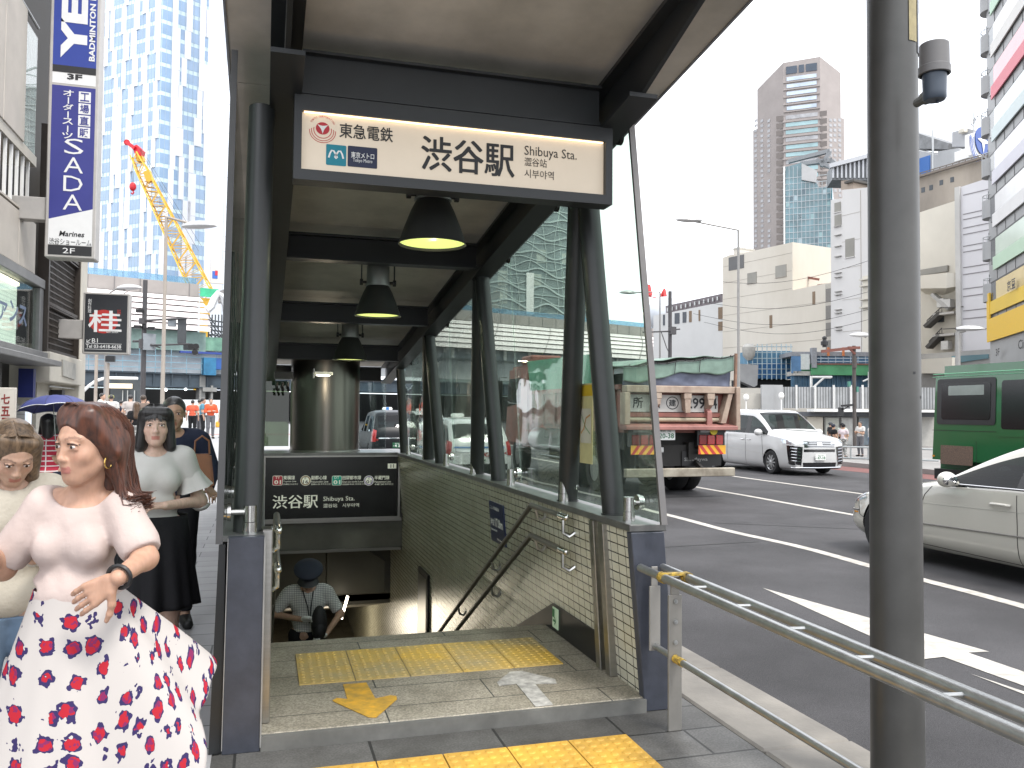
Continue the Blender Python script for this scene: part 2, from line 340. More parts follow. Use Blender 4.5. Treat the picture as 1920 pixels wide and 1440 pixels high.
 a.add([(p0[0], p0[1], z), (p0[0]+.17, p0[1]-1.9, z), (p0[0]-.05, p0[1]-1.9, z)], [(0, 2, 1)])
 tag(a.build('lane_arrow', wp), 'small white arrow tip painted nearest the kerb', 'road marking', kind='structure')
 # patched asphalt seam
 m = MB(); m.add([(6.7, 11.7, -.1265), (13, 7.6, -.1265), (13, 7.57, -.1265), (6.7, 11.66, -.1265)], [(3, 2, 1, 0)])
 m.add([(2.8, 9.55, -.1265), (6.3, 9.85, -.1265), (6.3, 9.81, -.1265), (2.8, 9.51, -.1265)], [(3, 2, 1, 0)])
 tag(m.build('road_seam', mat('tar_seam', (.02, .02, .02), .6, 0, .2)), 'dark tar seam across the asphalt', 'road marking', kind='structure')
ground()
# ================================================================ tactile paving, floor arrows
M_tac = mat('yellow_tactile', (.60, .345, .05), .6, 0, .25, 5, bump=.12, dirt=(.42, .25, .05))
M_tacw = mat('worn_tactile', (.66, .42, .06), .6, 0, .32, 2.2, dirt=(.40, .34, .20))
def tactile(name, xs, ys, z, th, n, m_, label, nub=.012, r=.011, parent=None):
 m = MB()
 for i in range(len(xs)-1):
  for j in range(len(ys)-1):
   x0, x1, y0, y1 = xs[i]+.003, xs[i+1]-.003, ys[j]+.003, ys[j+1]-.003
   m.box((x0, y0, z-.02), (x1, y1, z+th))
   for a in range(n):
    for b in range(n):
     m.lathe([(r*1.25, 0), (r, .0035), (r*.55, .005)], (x0+(a+.5)*(x1-x0)/n, y0+(b+.5)*(y1-y0)/n, z+th), 8)
 return tag(m.build(name, m_), label, 'tactile paving')
tactile('tactile_paving', [.205+.303*i for i in range(6)], [4.728, 5.03, 5.332], .07, .006, 6, M_tacw, 'two rows of worn yellow tactile tiles at the top of the stairs')
tactile('tactile_paving', [-.7+.3*i*1.0 for i in range(9)], [3.19, 3.49, 3.79], 0, .008, 5, M_tac, 'bright yellow tactile strip across the pavement in the foreground', r=.017)
# ================================================================ lettering helpers
def tfit(body, m_, a, b, xd, zd, bold=0, off=.003, shear=0, depth=.0008):
 "lettering stretched to the rectangle whose lower left is a and upper right is b, on the plane spanned by xd and zd"
 a, b, xd, zd = Vector(a), Vector(b), Vector(xd).normalized(), Vector(zd).normalized(); n = xd.cross(zd)
 W, H = (b-a).dot(xd), (b-a).dot(zd)
 me = text_mesh(body, 1, m_, Matrix.Identity(4), bold=bold, depth=.001, shear=shear)
 if not len(me.vertices): return me
 co = np.empty(len(me.vertices)*3); me.vertices.foreach_get('co', co); co = co.reshape(-1, 3)
 lo, hi = co.min(0), co.max(0); sx, sy = W/max(1e-6, hi[0]-lo[0]), H/max(1e-6, hi[1]-lo[1])
 for v in me.vertices:
  x, y = (v.co.x-lo[0])*sx, (v.co.y-lo[1])*sy
  v.co = a+xd*x+zd*y+n*(off+(depth if v.co.z > 0 else 0))
 me.update(); return me
def rectM(m_, a, b, xd, zd, off=.002, th=.0008, bev=0):
 a, b, xd, zd = Vector(a), Vector(b), Vector(xd).normalized(), Vector(zd).normalized(); n = xd.cross(zd)
 W, H = (b-a).dot(xd), (b-a).dot(zd)
 mb = MB(); r = bev; q = []
 if r:
  for cx, cy, t0 in ((W-r, H-r, 0), (r, H-r, 90), (r, r, 180), (W-r, r, 270)):
   q += [(cx+r*math.cos(math.radians(t0+k*22.5)), cy+r*math.sin(math.radians(t0+k*22.5))) for k in range(5)]
 else: q = [(W, H), (0, H), (0, 0), (W, 0)]
 mb.prism([a+xd*x+zd*y+n*off for x, y in q], n*th); return mb.mesh('p', m_)
def ellM(m_, c, rx, rz, xd, zd, off=.002, th=.0008, inner=0, a0=0, a1=360, n=40):
 c, xd, zd = Vector(c), Vector(xd).normalized(), Vector(zd).normalized(); nn = xd.cross(zd); mb = MB()
 ts = [math.radians(a0+(a1-a0)*i/n) for i in range(n+1)]
 if inner:
  P = [[c+xd*(rx*k*math.cos(t))+zd*(rz*k*math.sin(t))+nn*(off+th) for t in ts] for k in (inner, 1)]
  mb.grid(P)
 else: mb.prism([c+xd*(rx*math.cos(t))+zd*(rz*math.sin(t))+nn*off for t in ts[:-1]], nn*th)
 return mb.mesh('e', m_)
def ribbonM(m_, pts, w, xd, zd, o, off=.003, th=.0008):
 o, xd, zd = Vector(o), Vector(xd).normalized(), Vector(zd).normalized(); nn = xd.cross(zd); mb = MB(); n = len(pts); A = []; B = []
 for i, p in enumerate(pts):
  q0, q1 = pts[max(0, i-1)], pts[min(n-1, i+1)]; d = Vector((q1[0]-q0[0], q1[1]-q0[1])).normalized()
  ww = w[i] if isinstance(w, (list, tuple)) else w
  A.append(o+xd*(p[0]-d.y*ww)+zd*(p[1]+d.x*ww)+nn*(off+th)); B.append(o+xd*(p[0]+d.y*ww)+zd*(p[1]-d.x*ww)+nn*(off+th))
 mb.grid([B, A]); return mb.mesh('r', m_)
X, Z = (1, 0, 0), (0, 0, 1)
# ================================================================ the station entrance
FL = .07
xr = lambda z: 1.935-.085*max(z-.07, 0)          # inner face of the right wall leans inward
xgl = lambda z: 2.003-.0137*z                     # glass plane on the right
zb = lambda y: 3.64-.125*y                       # underside of the roof beams
zs = lambda y: zb(y)+.335                         # roof soffit
def entrance():
 E = empty('station_entrance', (.9, 4.07, 0), 0, 'grey steel and glass subway entrance with sloping roof over tiled stairwell', 'station entrance')
 P = lambda mb, name, m_, **k: _p(mb.build(name, m_, E, **k))
 def _p(o): o.matrix_parent_inverse = E.matrix_world.inverted() if False else Matrix.Translation((-.9, -4.07, 0)); return o
 gran = brickmat('speckled_granite', (.345, .315, .25), (.39, .355, .285), (.06, .06, .055), 1.15, .31, .004, 'XY', .55, .5, .2, stain=(.62, .61, .58), speck=.35, off=(.55, .06), sscale=3)
 m = MB(); m.box((.0, 4.075, -.2), (1.95, 5.645, FL)); P(m, 'landing', gran, bevel=.006)
 m = MB(); m.box((.01, 4.045, -.2), (1.93, 4.073, FL-.003)); P(m, 'riser', mat('dark_sill', (.14, .14, .13), .6, 0, .25, 6))
 # steps
 m = MB(); y, z = 5.65, FL
 for i in range(21):
  z -= .16; m.box((.0, y, z-.3), (1.95, y+.302, z)); y += .302
 m.box((0, y, z-.3), (1.95, 24, z)); P(m, 'stairs', gran)
 tiles = brickmat('cream_wall_tiles', (.54, .525, .43), (.61, .595, .49), (.035, .035, .03), .098, .0535, .0035, 'YZ', .22, 0, .5, spec=.6, stain=(.82, .82, .78), sscale=.8, off=(.02, .02))
 tb = brickmat('cream_wall_tiles_back', (.34, .335, .26), (.40, .39, .31), (.04, .04, .035), .098, .0535, .0035, 'XZ', .3, 0, .5)
 # right wall: leaning slab above ground, plumb below
 for name, y0, y1 in (('side_wall', 4.125, 13.3),):
  m = MB(); m.hexa([(xr(.07), y0, .07), (2.09, y0, .07), (2.09, y1, .07), (xr(.07), y1, .07), (xr(.93), y0, .93), (2.035, y0, .93), (2.035, y1, .93), (xr(.93), y1, .93)])
  m.box((1.952, y0, -.5), (2.09, 5.6, .069)); P(m, name, tiles)
  m = MB(); m.box((1.952, 5.6, -4.2), (2.09, 24, .069)); P(m, 'stair_wall', tiles)
  m = MB(); m.box((-.15, y0, -4.2), (-.002, 24, .93)); P(m, 'side_wall', tiles)
 # skirting on the right wall, stepping down with the stairs
 m = MB(); x = 1.934
 m.prism([(x, 4.66, .071), (x, 5.5, .071), (x, 6.9, -.55), (x, 6.9, -.34), (x, 5.48, .255), (x, 4.66, .255)], (-.022, 0, 0)); P(m, 'skirting', M_black, normals=True)
 # copings
 cop = mat('worn_coping_steel', (.20, .20, .195), .38, .6, .3, 5)
 m = MB(); m.hexa([(1.842, 4.07, .93), (2.055, 4.07, .93), (2.055, 13.3, .93), (1.842, 13.3, .93), (1.842, 4.07, .968), (2.052, 4.07, .968), (2.052, 13.3, .968), (1.842, 13.3, .968)]); P(m, 'coping', cop, bevel=.004)
 m = MB(); m.box((-.185, 4.1, .945), (.012, 13.3, .975)); P(m, 'coping', cop, bevel=.004)
 # front end plates
 edge = mat('bare_metal_edge', (.42, .42, .41), .45, .5, .2)
 m = MB(); m.hexa([(-.158, 4.05, 0), (.007, 4.05, 0), (.007, 4.122, 0), (-.158, 4.122, 0), (-.147, 4.05, .973), (.012, 4.05, .973), (.012, 4.122, .973), (-.147, 4.122, .973)]); P(m, 'end_plate', M_pillar, bevel=.003)
 m = MB(); m.hexa([(-.215, 4.07, 0), (-.1585, 4.07, 0), (-.1585, 13.3, 0), (-.215, 13.3, 0), (-.187, 4.07, .94), (-.1585, 4.07, .94), (-.1585, 13.3, .94), (-.187, 13.3, .94)]); P(m, 'outer_cladding', M_dark)
 m = MB(); m.tube([(.009, 4.047, .02), (.014, 4.047, .97)], .004, 6); m.tube([(-.158, 4.048, .02), (-.147, 4.048, .97)], .002, 6); P(m, 'edge_trim', edge)
 m = MB(); m.hexa([(1.928, 4.06, 0), (2.106, 4.06, 0), (2.106, 4.122, 0), (1.928, 4.122, 0), (1.846, 4.06, .928), (2.036, 4.06, .928), (2.036, 4.122, .928), (1.846, 4.122, .928)]); P(m, 'end_plate', M_pillar, bevel=.004)
 m = MB(); m.hexa([(2.092, 4.124, -.13), (2.135, 4.124, -.13), (2.135, 13.3, -.13), (2.092, 13.3, -.13), (2.037, 4.124, .928), (2.058, 4.124, .928), (2.058, 13.3, .928), (2.037, 13.3, .928)]); P(m, 'outer_cladding', M_pillar)
 # shutter guides
 for y0, y1, dx in ((4.43, 4.50, .045), (4.56, 4.63, .05)):
  m = MB(); m.hexa([(xr(.07)-dx, y0, FL), (xr(.07)+.01, y0, FL), (xr(.07)+.01, y1, FL), (xr(.07)-dx, y1, FL), (xr(.93)-dx+.02, y0, .93), (xr(.93)+.01, y0, .93), (xr(.93)+.01, y1, .93), (xr(.93)-dx+.02, y1, .93)]); P(m, 'shutter_guide', M_steel, bevel=.004)
 m = MB(); m.box((.0, 4.2, FL), (.05, 4.34, .985)); P(m, 'shutter_guide', M_steel, bevel=.005)
 # ---- back end: header beam, ledge, stainless column, tunnel
 m = MB(); m.box((0, 12.25, -.44), (1.95, 12.5, .93)); P(m, 'header_beam', mat('grey_header_render', (.17, .165, .15), .6, 0, .2, 3))
 m = MB(); m.box((-.0, 12.14, .93), (1.9, 13.3, .965)); P(m, 'ledge', cop)
 m = MB(); m.box((0.02, 12.2, -.02), (1.93, 12.25, .02)); m.box((.02, 12.2, -.44), (1.93, 12.25, -.40)); P(m, 'header_trim', M_steel)
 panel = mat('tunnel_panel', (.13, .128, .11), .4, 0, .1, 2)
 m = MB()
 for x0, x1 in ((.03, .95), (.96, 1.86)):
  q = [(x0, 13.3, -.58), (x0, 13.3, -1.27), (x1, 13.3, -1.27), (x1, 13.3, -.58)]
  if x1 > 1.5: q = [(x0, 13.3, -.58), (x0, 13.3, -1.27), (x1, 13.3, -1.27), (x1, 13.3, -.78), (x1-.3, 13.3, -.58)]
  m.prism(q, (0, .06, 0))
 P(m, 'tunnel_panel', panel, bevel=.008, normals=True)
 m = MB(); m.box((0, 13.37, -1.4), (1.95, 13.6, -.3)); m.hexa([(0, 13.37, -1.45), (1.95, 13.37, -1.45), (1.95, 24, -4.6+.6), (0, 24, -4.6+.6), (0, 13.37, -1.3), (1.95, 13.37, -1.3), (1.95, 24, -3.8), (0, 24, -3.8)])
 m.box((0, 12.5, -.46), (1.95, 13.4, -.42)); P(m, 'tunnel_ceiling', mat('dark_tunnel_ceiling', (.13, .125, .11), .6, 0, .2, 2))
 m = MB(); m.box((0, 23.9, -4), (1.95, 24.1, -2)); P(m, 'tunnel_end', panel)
 col = mat('stainless_cladding', (.18, .168, .15), .30, 1, .12, 1.2, stretch=(1, 1, .2))
 m = MB(); m.lathe([(.50, .96), (.50, 2.5)], (.87, 12.78, 0), 64); P(m, 'column', col, smooth=True)
 m = MB(); m.lathe([(.515, .966), (.515, .985), (.50, .99)], (.87, 12.78, 0), 64); P(m, 'column_base', M_steel, smooth=True)
 # ---- roof
 xl, xR = -.205, 2.20
 m = MB(); y0, y1 = 2.2, 13.6
 ys = [y0, 4.85, 4.86, 7.05, 7.06, 9.4, 9.41, 11.5, 11.51, y1]
 for a, b in zip(ys[::2], ys[1::2]):
  m.hexa([(xl, a, zs(a)), (xR, a, zs(a)), (xR, b, zs(b)), (xl, b, zs(b)), (xl, a, zs(a)+.05), (xR, a, zs(a)+.05), (xR, b, zs(b)+.05), (xl, b, zs(b)+.05)])
 P(m, 'soffit', M_soffit)
 m = MB(); m.hexa([(xl-.01, y0-.02, zs(y0)+.052), (xR+.01, y0-.02, zs(y0)+.052), (xR+.01, y1, zs(y1)+.052), (xl-.01, y1, zs(y1)+.052), (xl-.01, y0-.02, zs(y0)+.16), (xR+.01, y0-.02, zs(y0)+.16), (xR+.01, y1, zs(y1)+.16), (xl-.01, y1, zs(y1)+.16)]); P(m, 'roof', M_dark)
 for x in (xl-.006, xR+.006):
  m = MB(); m.bar((x, y0, zs(y0)+.04), (x, y1, zs(y1)+.04), .012, .10); P(m, 'roof_edge', mat('light_steel_edge', (.35, .36, .38), .3, .7, .1))
 def ibeam(xa, xb, front):
  m = MB(); xc = (xa+xb)/2
  def slab(x0, x1, ya, yb, d0, d1): m.hexa([(x0, ya, zb(ya)+d0), (x1, ya, zb(ya)+d0), (x1, yb, zb(yb)+d0), (x0, yb, zb(yb)+d0), (x0, ya, zb(ya)+d1), (x1, ya, zb(ya)+d1), (x1, yb, zb(yb)+d1), (x0, yb, zb(yb)+d1)])
  slab(xa, xb, front, 13.2, 0, .022)                      # lower flange
  slab(xc-.012, xc+.012, front, 13.2, .022, .24)          # web
  slab(xa, xb, 4.3, 13.2, .24, .262)                      # upper flange
  # tapering nose towards the front edge of the roof
  f2 = front-.75
  m.prism([(xc-.012, front, zb(front)+.022), (xc-.012, front, zb(front)+.24), (xc-.012, f2, zb(f2)+.24), (xc-.012, f2, zb(f2)+.17)], (.024, 0, 0))
  slab(xa, xb, f2-.05, 4.3, .24, .262)
  m.cbox((xc, f2+.06, zb(f2)+.281), (.30, .2, .034));
  for dx in (-.06, .06):
   for dy in (-.05, .05): m.cyl((xc+dx, f2+.06+dy, zb(f2)+.20), (xc+dx, f2+.06+dy, zb(f2)+.27), .012, 8)
  P(m, 'roof_beam', M_dark, normals=True)
 ibeam(1.745, 1.90, 3.87); ibeam(0, .152, 3.87)
 for y in (7.08, 9.32, 11.5, 13.2):
  m = MB(); z = zb(y); x0, x1 = .154, 1.743
  m.box((x0, y-.075, z+.035), (x1, y+.075, z+.055)); m.box((x0, y-.01, z+.055), (x1, y+.01, z+.23)); m.box((x0, y-.075, z+.23), (x1, y+.075, z+.25)); P(m, 'cross_beam', M_dark)
 m = MB(); y = 4.25; z = 3.125
 m.box((.154, y, z), (1.743, y+.17, z+.02)); m.box((.154, y+.02, z+.02), (1.743, y+.04, z+.20)); m.box((.154, y-.02, z+.20), (1.743, y+.17, z+.215)); P(m, 'cross_beam', M_dark)
 # ---- posts: pairs meeting at the roof beam, an upside-down V each
 for yc in (4.91, 7.40, 9.87):
  for sgn in (-1, 1):
   yb_, yt = yc+sgn*.385, yc-.16+sgn*.04
   m = MB(); m.cyl((1.948, yb_, .966), (1.83, yt, zb(yt)+.01), .066, 20); m.lathe([(.074, 0), (.074, .006), (.066, .008)], (1.948, yb_, .967), 20); P(m, 'post', M_post, smooth=True)
   m = MB(); m.cyl((-.068, yb_-.28, .97), (-.035, yt-.26, zb(yt-.26)+.01), .066, 20); P(m, 'post', M_post, smooth=True)
 m = MB(); m.cyl((1.93, 12.0, .966), (1.85, 11.95, zb(12)+.02), .06, 18); P(m, 'post', M_post, smooth=True)
 # ---- glazing on both sides and at the back
 seams = [4.0, 5.25, 6.5, 7.75, 9.0, 10.25, 11.5, 12.7]
 zt = lambda y: zb(y)+.20
 for a, b in zip(seams[:-1], seams[1:]):
  a, b = a+.006, b-.006
  m = MB(); th = .012
  def pane(X0, X1):
   le = lambda z: .16*(z-.985)
   q = [(X0(.985), a, .985), (X0(.985), b, .985), (X0(zt(b)), b+le(zt(b)), zt(b)), (X0(zt(a)), a+le(zt(a)), zt(a))]
   m.prism(q, (th, 0, 0))
  pane(xgl, None); P(m, 'glass_pane', M_side)
  m = MB(); m.prism([(-.176, a, .985), (-.176, b, .985), (-.166, b+.16*(zt(b)-.985), zt(b)), (-.166, a+.16*(zt(a)-.985), zt(a))], (-.012, 0, 0)); P(m, 'glass_pane', M_side)
 gedge = mat('pane_edge_channel', (.20, .19, .185), .35, .6, .1)
 m = MB(); m.bar((xgl(.975)+.006, 3.985, .975), (xgl(zt(4))+.006, 3.985+.16*(zt(4)-.985), zt(4)), .034, .02, (0, 1, 0)); P(m, 'pane_edge', gedge)
 m = MB(); m.bar((-.182, 3.985, .955), (-.170, 3.985+.16*(zt(4)-.985), zt(4)), .03, .02, (0, 1, 0)); P(m, 'pane_edge', mat('shaded_pane_edge', (.07, .07, .07), .5, .3, .15))  # darker copy of the channel colour, shade of the left side painted in
 m = MB(); m.box((0.0, 13.15, 1.02), (.36, 13.162, 2.0)); P(m, 'glass_pane', glassmat('dark_reflection_pane', (.30, .36, .27), 1.3, 0, .12, (.12, .15, .1)))  # dark greenish reflection is put into this pane's tint
 m = MB(); m.box((1.40, 13.15, .985), (1.82, 13.162, 2.0)); P(m, 'glass_pane', M_glass)
 def clamp(x, y, side, z0=.968):
  m = MB(); m.cyl((x, y, z0), (x, y, z0+.052), .033, 16); m.cyl((x, y, z0+.054), (x, y, z0+.13), .030, 16)
  g = xgl(z0+.1)-.004 if side > 0 else -.174
  m.cyl((x, y, z0+.1), (g-.03*side, y, z0+.1), .016, 12); m.cyl((g-.034*side, y, z0+.1), (g-.018*side, y, z0+.1), .042, 18); m.cyl((g-.014*side, y, z0+.1), (g, y, z0+.1), .036, 18)
  P(m, 'glass_clamp', M_polish, smooth=True)
 for y in (4.22, 5.25, 6.5, 7.75, 9.0, 10.25, 11.5): clamp(1.905, y, 1)
 for y in (4.17, 5.2, 7.4, 9.8): clamp(-.055, y, -1, .975)
 for y in (4.45, 5.55, 6.78, 8.0, 9.22, 10.45, 11.65):
  z = zb(y)+.055; g = xgl(z)
  m = MB(); m.cyl((1.88, y, z), (g-.03, y, z), .02, 10); m.cyl((g-.06, y-.015, z+.01), (g-.03, y-.015, z+.01), .042, 14); m.cyl((g-.024, y, z), (g-.004, y, z), .04, 14); m.cbox((1.905, y, z), (.03, .09, .05)); P(m, 'roof_clamp', M_black, smooth=True)
 return E
entrance()
# ---------------------------------------------------------------- lit station sign over the stairs
def station_sign():
 y = 4.245
 W = lambda u, v: at(u, v, y=y)
 O = empty('station_sign', (.96, y, 2.72), 0, 'backlit cream station name sign hanging above the stairs', 'sign')
 K = Matrix.Translation((-.96, -y, -2.72))
 def par(o): o.parent = O; o.matrix_parent_inverse = K; return o
 x0, x1, z0, z1 = .155, 1.768, 2.742, 3.035
 X0, X1, Z0, Z1 = .118, 1.808, 2.69, 3.115
 m = MB(); m.box((X0, y-.012, Z0), (X1, y+.11, z0)); m.box((X0, y-.012, z1), (X1, y+.11, Z1)); m.box((X0, y-.012, z0), (x0, y+.11, z1)); m.box((x1, y-.012, z0), (X1, y+.11, z1)); m.box((X0+.001, y+.09, z0), (X1-.001, y+.108, z1)); par(m.build('frame', M_dark))
 lit = mat('backlit_cream_panel', (.50, .44, .36), .35, 0, .08, 3, emit=.13, ecol=(1, .82, .6))
 m = MB(); m.box((x0+.001, y+.02, z0+.001), (x1-.001, y+.085, z1-.001)); par(m.build('lit_panel', lit))
 m = MB(); m.cyl((x0+.01, y+.008, z1-.001), (x1-.01, y+.008, z1-.001), .006, 8); par(m.build('lamp_tube', emitmat('warm_tube', (1, .72, .42), 1.6)))
 yy = y+.02
 T = []
 Q = lambda u, v: at(u, v, y=yy)
 dk = M_ink; red = mat('sign_red', (.48, .02, .035), .5, 0, 0); teal = mat('sign_teal', (.0, .21, .28), .5, 0, 0); navy = mat('sign_navy', (.008, .014, .05), .5, 0, 0)
 def t(body, u0, v0, u1, v1, m_=dk, bold=0, off=.003):
  # rectangle measured at its left end, laid level along the sign
  a = Q(u0, v1); b = Q(u1, v0); sl = .5*(Q(u1, v1)[2]-Q(u0, v1)[2])
  T.append(tfit(body, m_, a, (b[0], b[1], a[2]+(Q(u0, v0)[2]-a[2])), X, Z, bold, off))
 t('東急電鉄', 636, 230, 737, 258, bold=.012)
 [t('渋谷駅', 790+a, 254+b, 964+a, 318+b, off=.003+.0002*i) for i, (a, b) in enumerate(((-.9, -.6), (.9, -.6), (-.9, .6), (.9, .6)))]
 t('Shibuya Sta.', 983, 273, 1081, 296)
 t('澀谷站', 983, 295, 1025, 311)
 t('시부야역', 983, 317, 1038, 333)
 par(join_meshes('lettering', T)); T.clear()
 c = Q(605, 241); r = .043
 T.append(ellM(red, c, r*.78, r*.72, X, Z)); T.append(ellM(red, c-Vector((0, 0, .008)), r*1.05, r*1.0, X, Z, inner=.92, a0=165, a1=375, n=30)); T.append(ellM(red, c-Vector((0, 0, .012)), r*1.3, r*1.2, X, Z, inner=.94, a0=170, a1=370, n=30)); T.append(ellM(red, c-Vector((0, 0, .014)), r*1.52, r*1.38, X, Z, inner=.95, a0=175, a1=365, n=30))
 tri = MB(); pts = []
 for k, (ax, az) in enumerate(((-.026, .018), (.026, .018), (0, -.027))):
  nx, nz = [(-.026, .018), (.026, .018), (0, -.027)][(k+1) % 3]
  for s_ in (0, .25, .5, .75):
   q = .68 if s_ == .5 else (.76 if s_ else 1); pts.append(c+Vector((lerp(ax, nx, s_)*q, -.0035, lerp(az, nz, s_)*q)))
 tri.prism(pts, (0, -.0008, 0)); T.append(tri.mesh('t', M_wink))
 ring = 'TOKYU CORPORATION'
 for i, ch in enumerate(ring):
  a_ = math.radians(152-124*i/(len(ring)-1)); p = c+Vector((math.cos(a_)*.062, 0, math.sin(a_)*.058+.002))
  if ch != ' ':
   xd = (math.sin(a_), 0, -math.cos(a_)); T.append(text_mesh(ch, .0125, red, plane_M(p-Vector((0, .0035, 0)), xd, (math.cos(a_), 0, math.sin(a_))), 'CENTER', depth=.0004))
 par(join_meshes('emblem', T)); T.clear()
 def sq(u0, v0, u1, v1, m_):
  a = Q(u0, v1); b = Q(u1, v0); T.append(rectM(m_, a, (b[0], b[1], a[2]+(Q(u0, v0)[2]-a[2])), X, Z, bev=.006))
 sq(611, 270, 649.5, 309, teal)
 o = Q(630, 291)
 M_ = [(-.036, -.016), (-.030, .006), (-.022, .021), (-.012, .020), (-.002, .004), (.006, -.012), (0, -.017), (-.006, -.012), (.002, .004), (.012, .020), (.022, .021), (.030, .006), (.036, -.016)]
 T.append(ribbonM(M_wink, M_, .0042, X, Z, o))
 par(join_meshes('logo', T)); T.clear(); sq(651.5, 273, 707.5, 312, navy)
 t('東京メトロ', 658, 284.5, 701.5, 296, M_wink, .01, .005); t('Tokyo Metro', 661.5, 297, 698, 305.5, M_wink, 0, .005)
 par(join_meshes('logo', T))
station_sign()
# ---------------------------------------------------------------- black line sign at the foot of the roof
def line_sign():
 y = 12.17
 O = empty('line_sign', (.95, y, .05), 0, 'black illuminated railway line sign at far end of stairwell', 'sign'); K = Matrix.Translation((-.95, -y, -.05))
 def par(o): o.parent = O; o.matrix_parent_inverse = K; return o
 m = MB(); m.box((.03, y, .05), (1.86, y+.07, .905)); par(m.build('board', mat('black_sign_face', (.012, .013, .014), .25, 0, .1)))
 m = MB(); a, b, c, d = .0, 1.9, .02, .925
 m.box((a, y-.015, c), (b, y+.06, c+.03)); m.box((a, y-.015, d-.02), (b, y+.06, d)); m.box((a, y-.015, c+.03), (a+.03, y+.06, d-.02)); m.box((b-.03, y-.015, c+.03), (b, y+.06, d-.02)); par(m.build('frame', M_steel))
 T = []; wl = mat('glowing_white_letters', (.7, .7, .62), .5, 0, 0, emit=.14, ecol=(.8, .84, .7))
 Q = lambda u, v: at(u, v, y=y)
 def t(body, u0, v0, u1, v1, m_=wl, bold=0, off=.004): T.append(tfit(body, m_, Q(u0, v1), Q(u1, v0), X, Z, bold, off))
 [t('渋谷駅', 511+a, 927, 596+a, 954, off=.004+.0004*i) for i, a in enumerate((-.4, .4))]; t('Shibuya Sta.', 606, 930, 665, 942); t('澀谷站　시부야역', 606, 943, 673, 952)
 redb = mat('line_red', (.36, .03, .05), .5, 0, 0, emit=.12); grn = mat('line_green', (.0, .26, .19), .5, 0, 0, emit=.15); brn = mat('line_brown', (.22, .12, .04), .5, 0, 0, emit=.1)
 for u, kind, num, nm, en, sub in ((520.5, 'r', '01', '東横線', 'Toyoko Line', '东横线 도요코선'), (573, 'b', '16', '副都心線', 'Fukutoshin Line', '副都心线 후쿠토신선'), (631.5, 'g', '01', '田園都市線', 'Den-en-toshi Line', '田园都市线 덴엔토시선'), (691.5, 'p', '01', '半蔵門線', 'Hanzomon Line', '半藏门线 한조몬선')):
  v = 901; c = Q(u, v); r = .068
  if kind in 'rg':
   T.append(rectM(wl, c-Vector((r, 0, r)), c+Vector((r, 0, r)), X, Z, bev=.02)); T.append(rectM(redb if kind == 'r' else grn, c-Vector((r*.92, 0, r*.92)), c+Vector((r*.92, 0, r*.92)), X, Z, off=.0035, bev=.018))
   t('TY' if kind == 'r' else 'DT', u-4.5, v-8, u+4.5, v-3, wl, .01, .006); t(num, u-6.5, v-1, u+6.5, v+7, wl, .03, .006)
  else:
   T.append(ellM(wl, c, r*1.05, r*1.05, X, Z)); T.append(ellM(brn if kind == 'b' else mat('line_purple', (.2, .15, .35), .5, 0, 0, emit=.1), c, r*.95, r*.95, X, Z, off=.0035)); T.append(ellM(wl, c, r*.75, r*.75, X, Z, off=.005))
   t('F' if kind == 'b' else 'Z', u-1.8, v-6.5, u+1.8, v-2.5, M_ink, 0, .007); t(num, u-5, v-1, u+5, v+5.5, M_ink, .02, .007)
  w = (22, 29, 35, 28)['rbgp'.index(kind)]
  t(nm, u+10.5, v-9.5, u+10.5+w, v-1.5, wl, .012); t(en, u+10.5, v, u+10.5+w*1.1, v+4); t(sub, u+10.5, v+5, u+10.5+w*1.25, v+8.5)
 T.append(rectM(wl, Q(727, 878.5), Q(743, 869), X, Z)); t('11', 732, 870.5, 738.5, 877, M_ink, .02, .006)
 par(join_meshes('lettering', T))
line_sign()
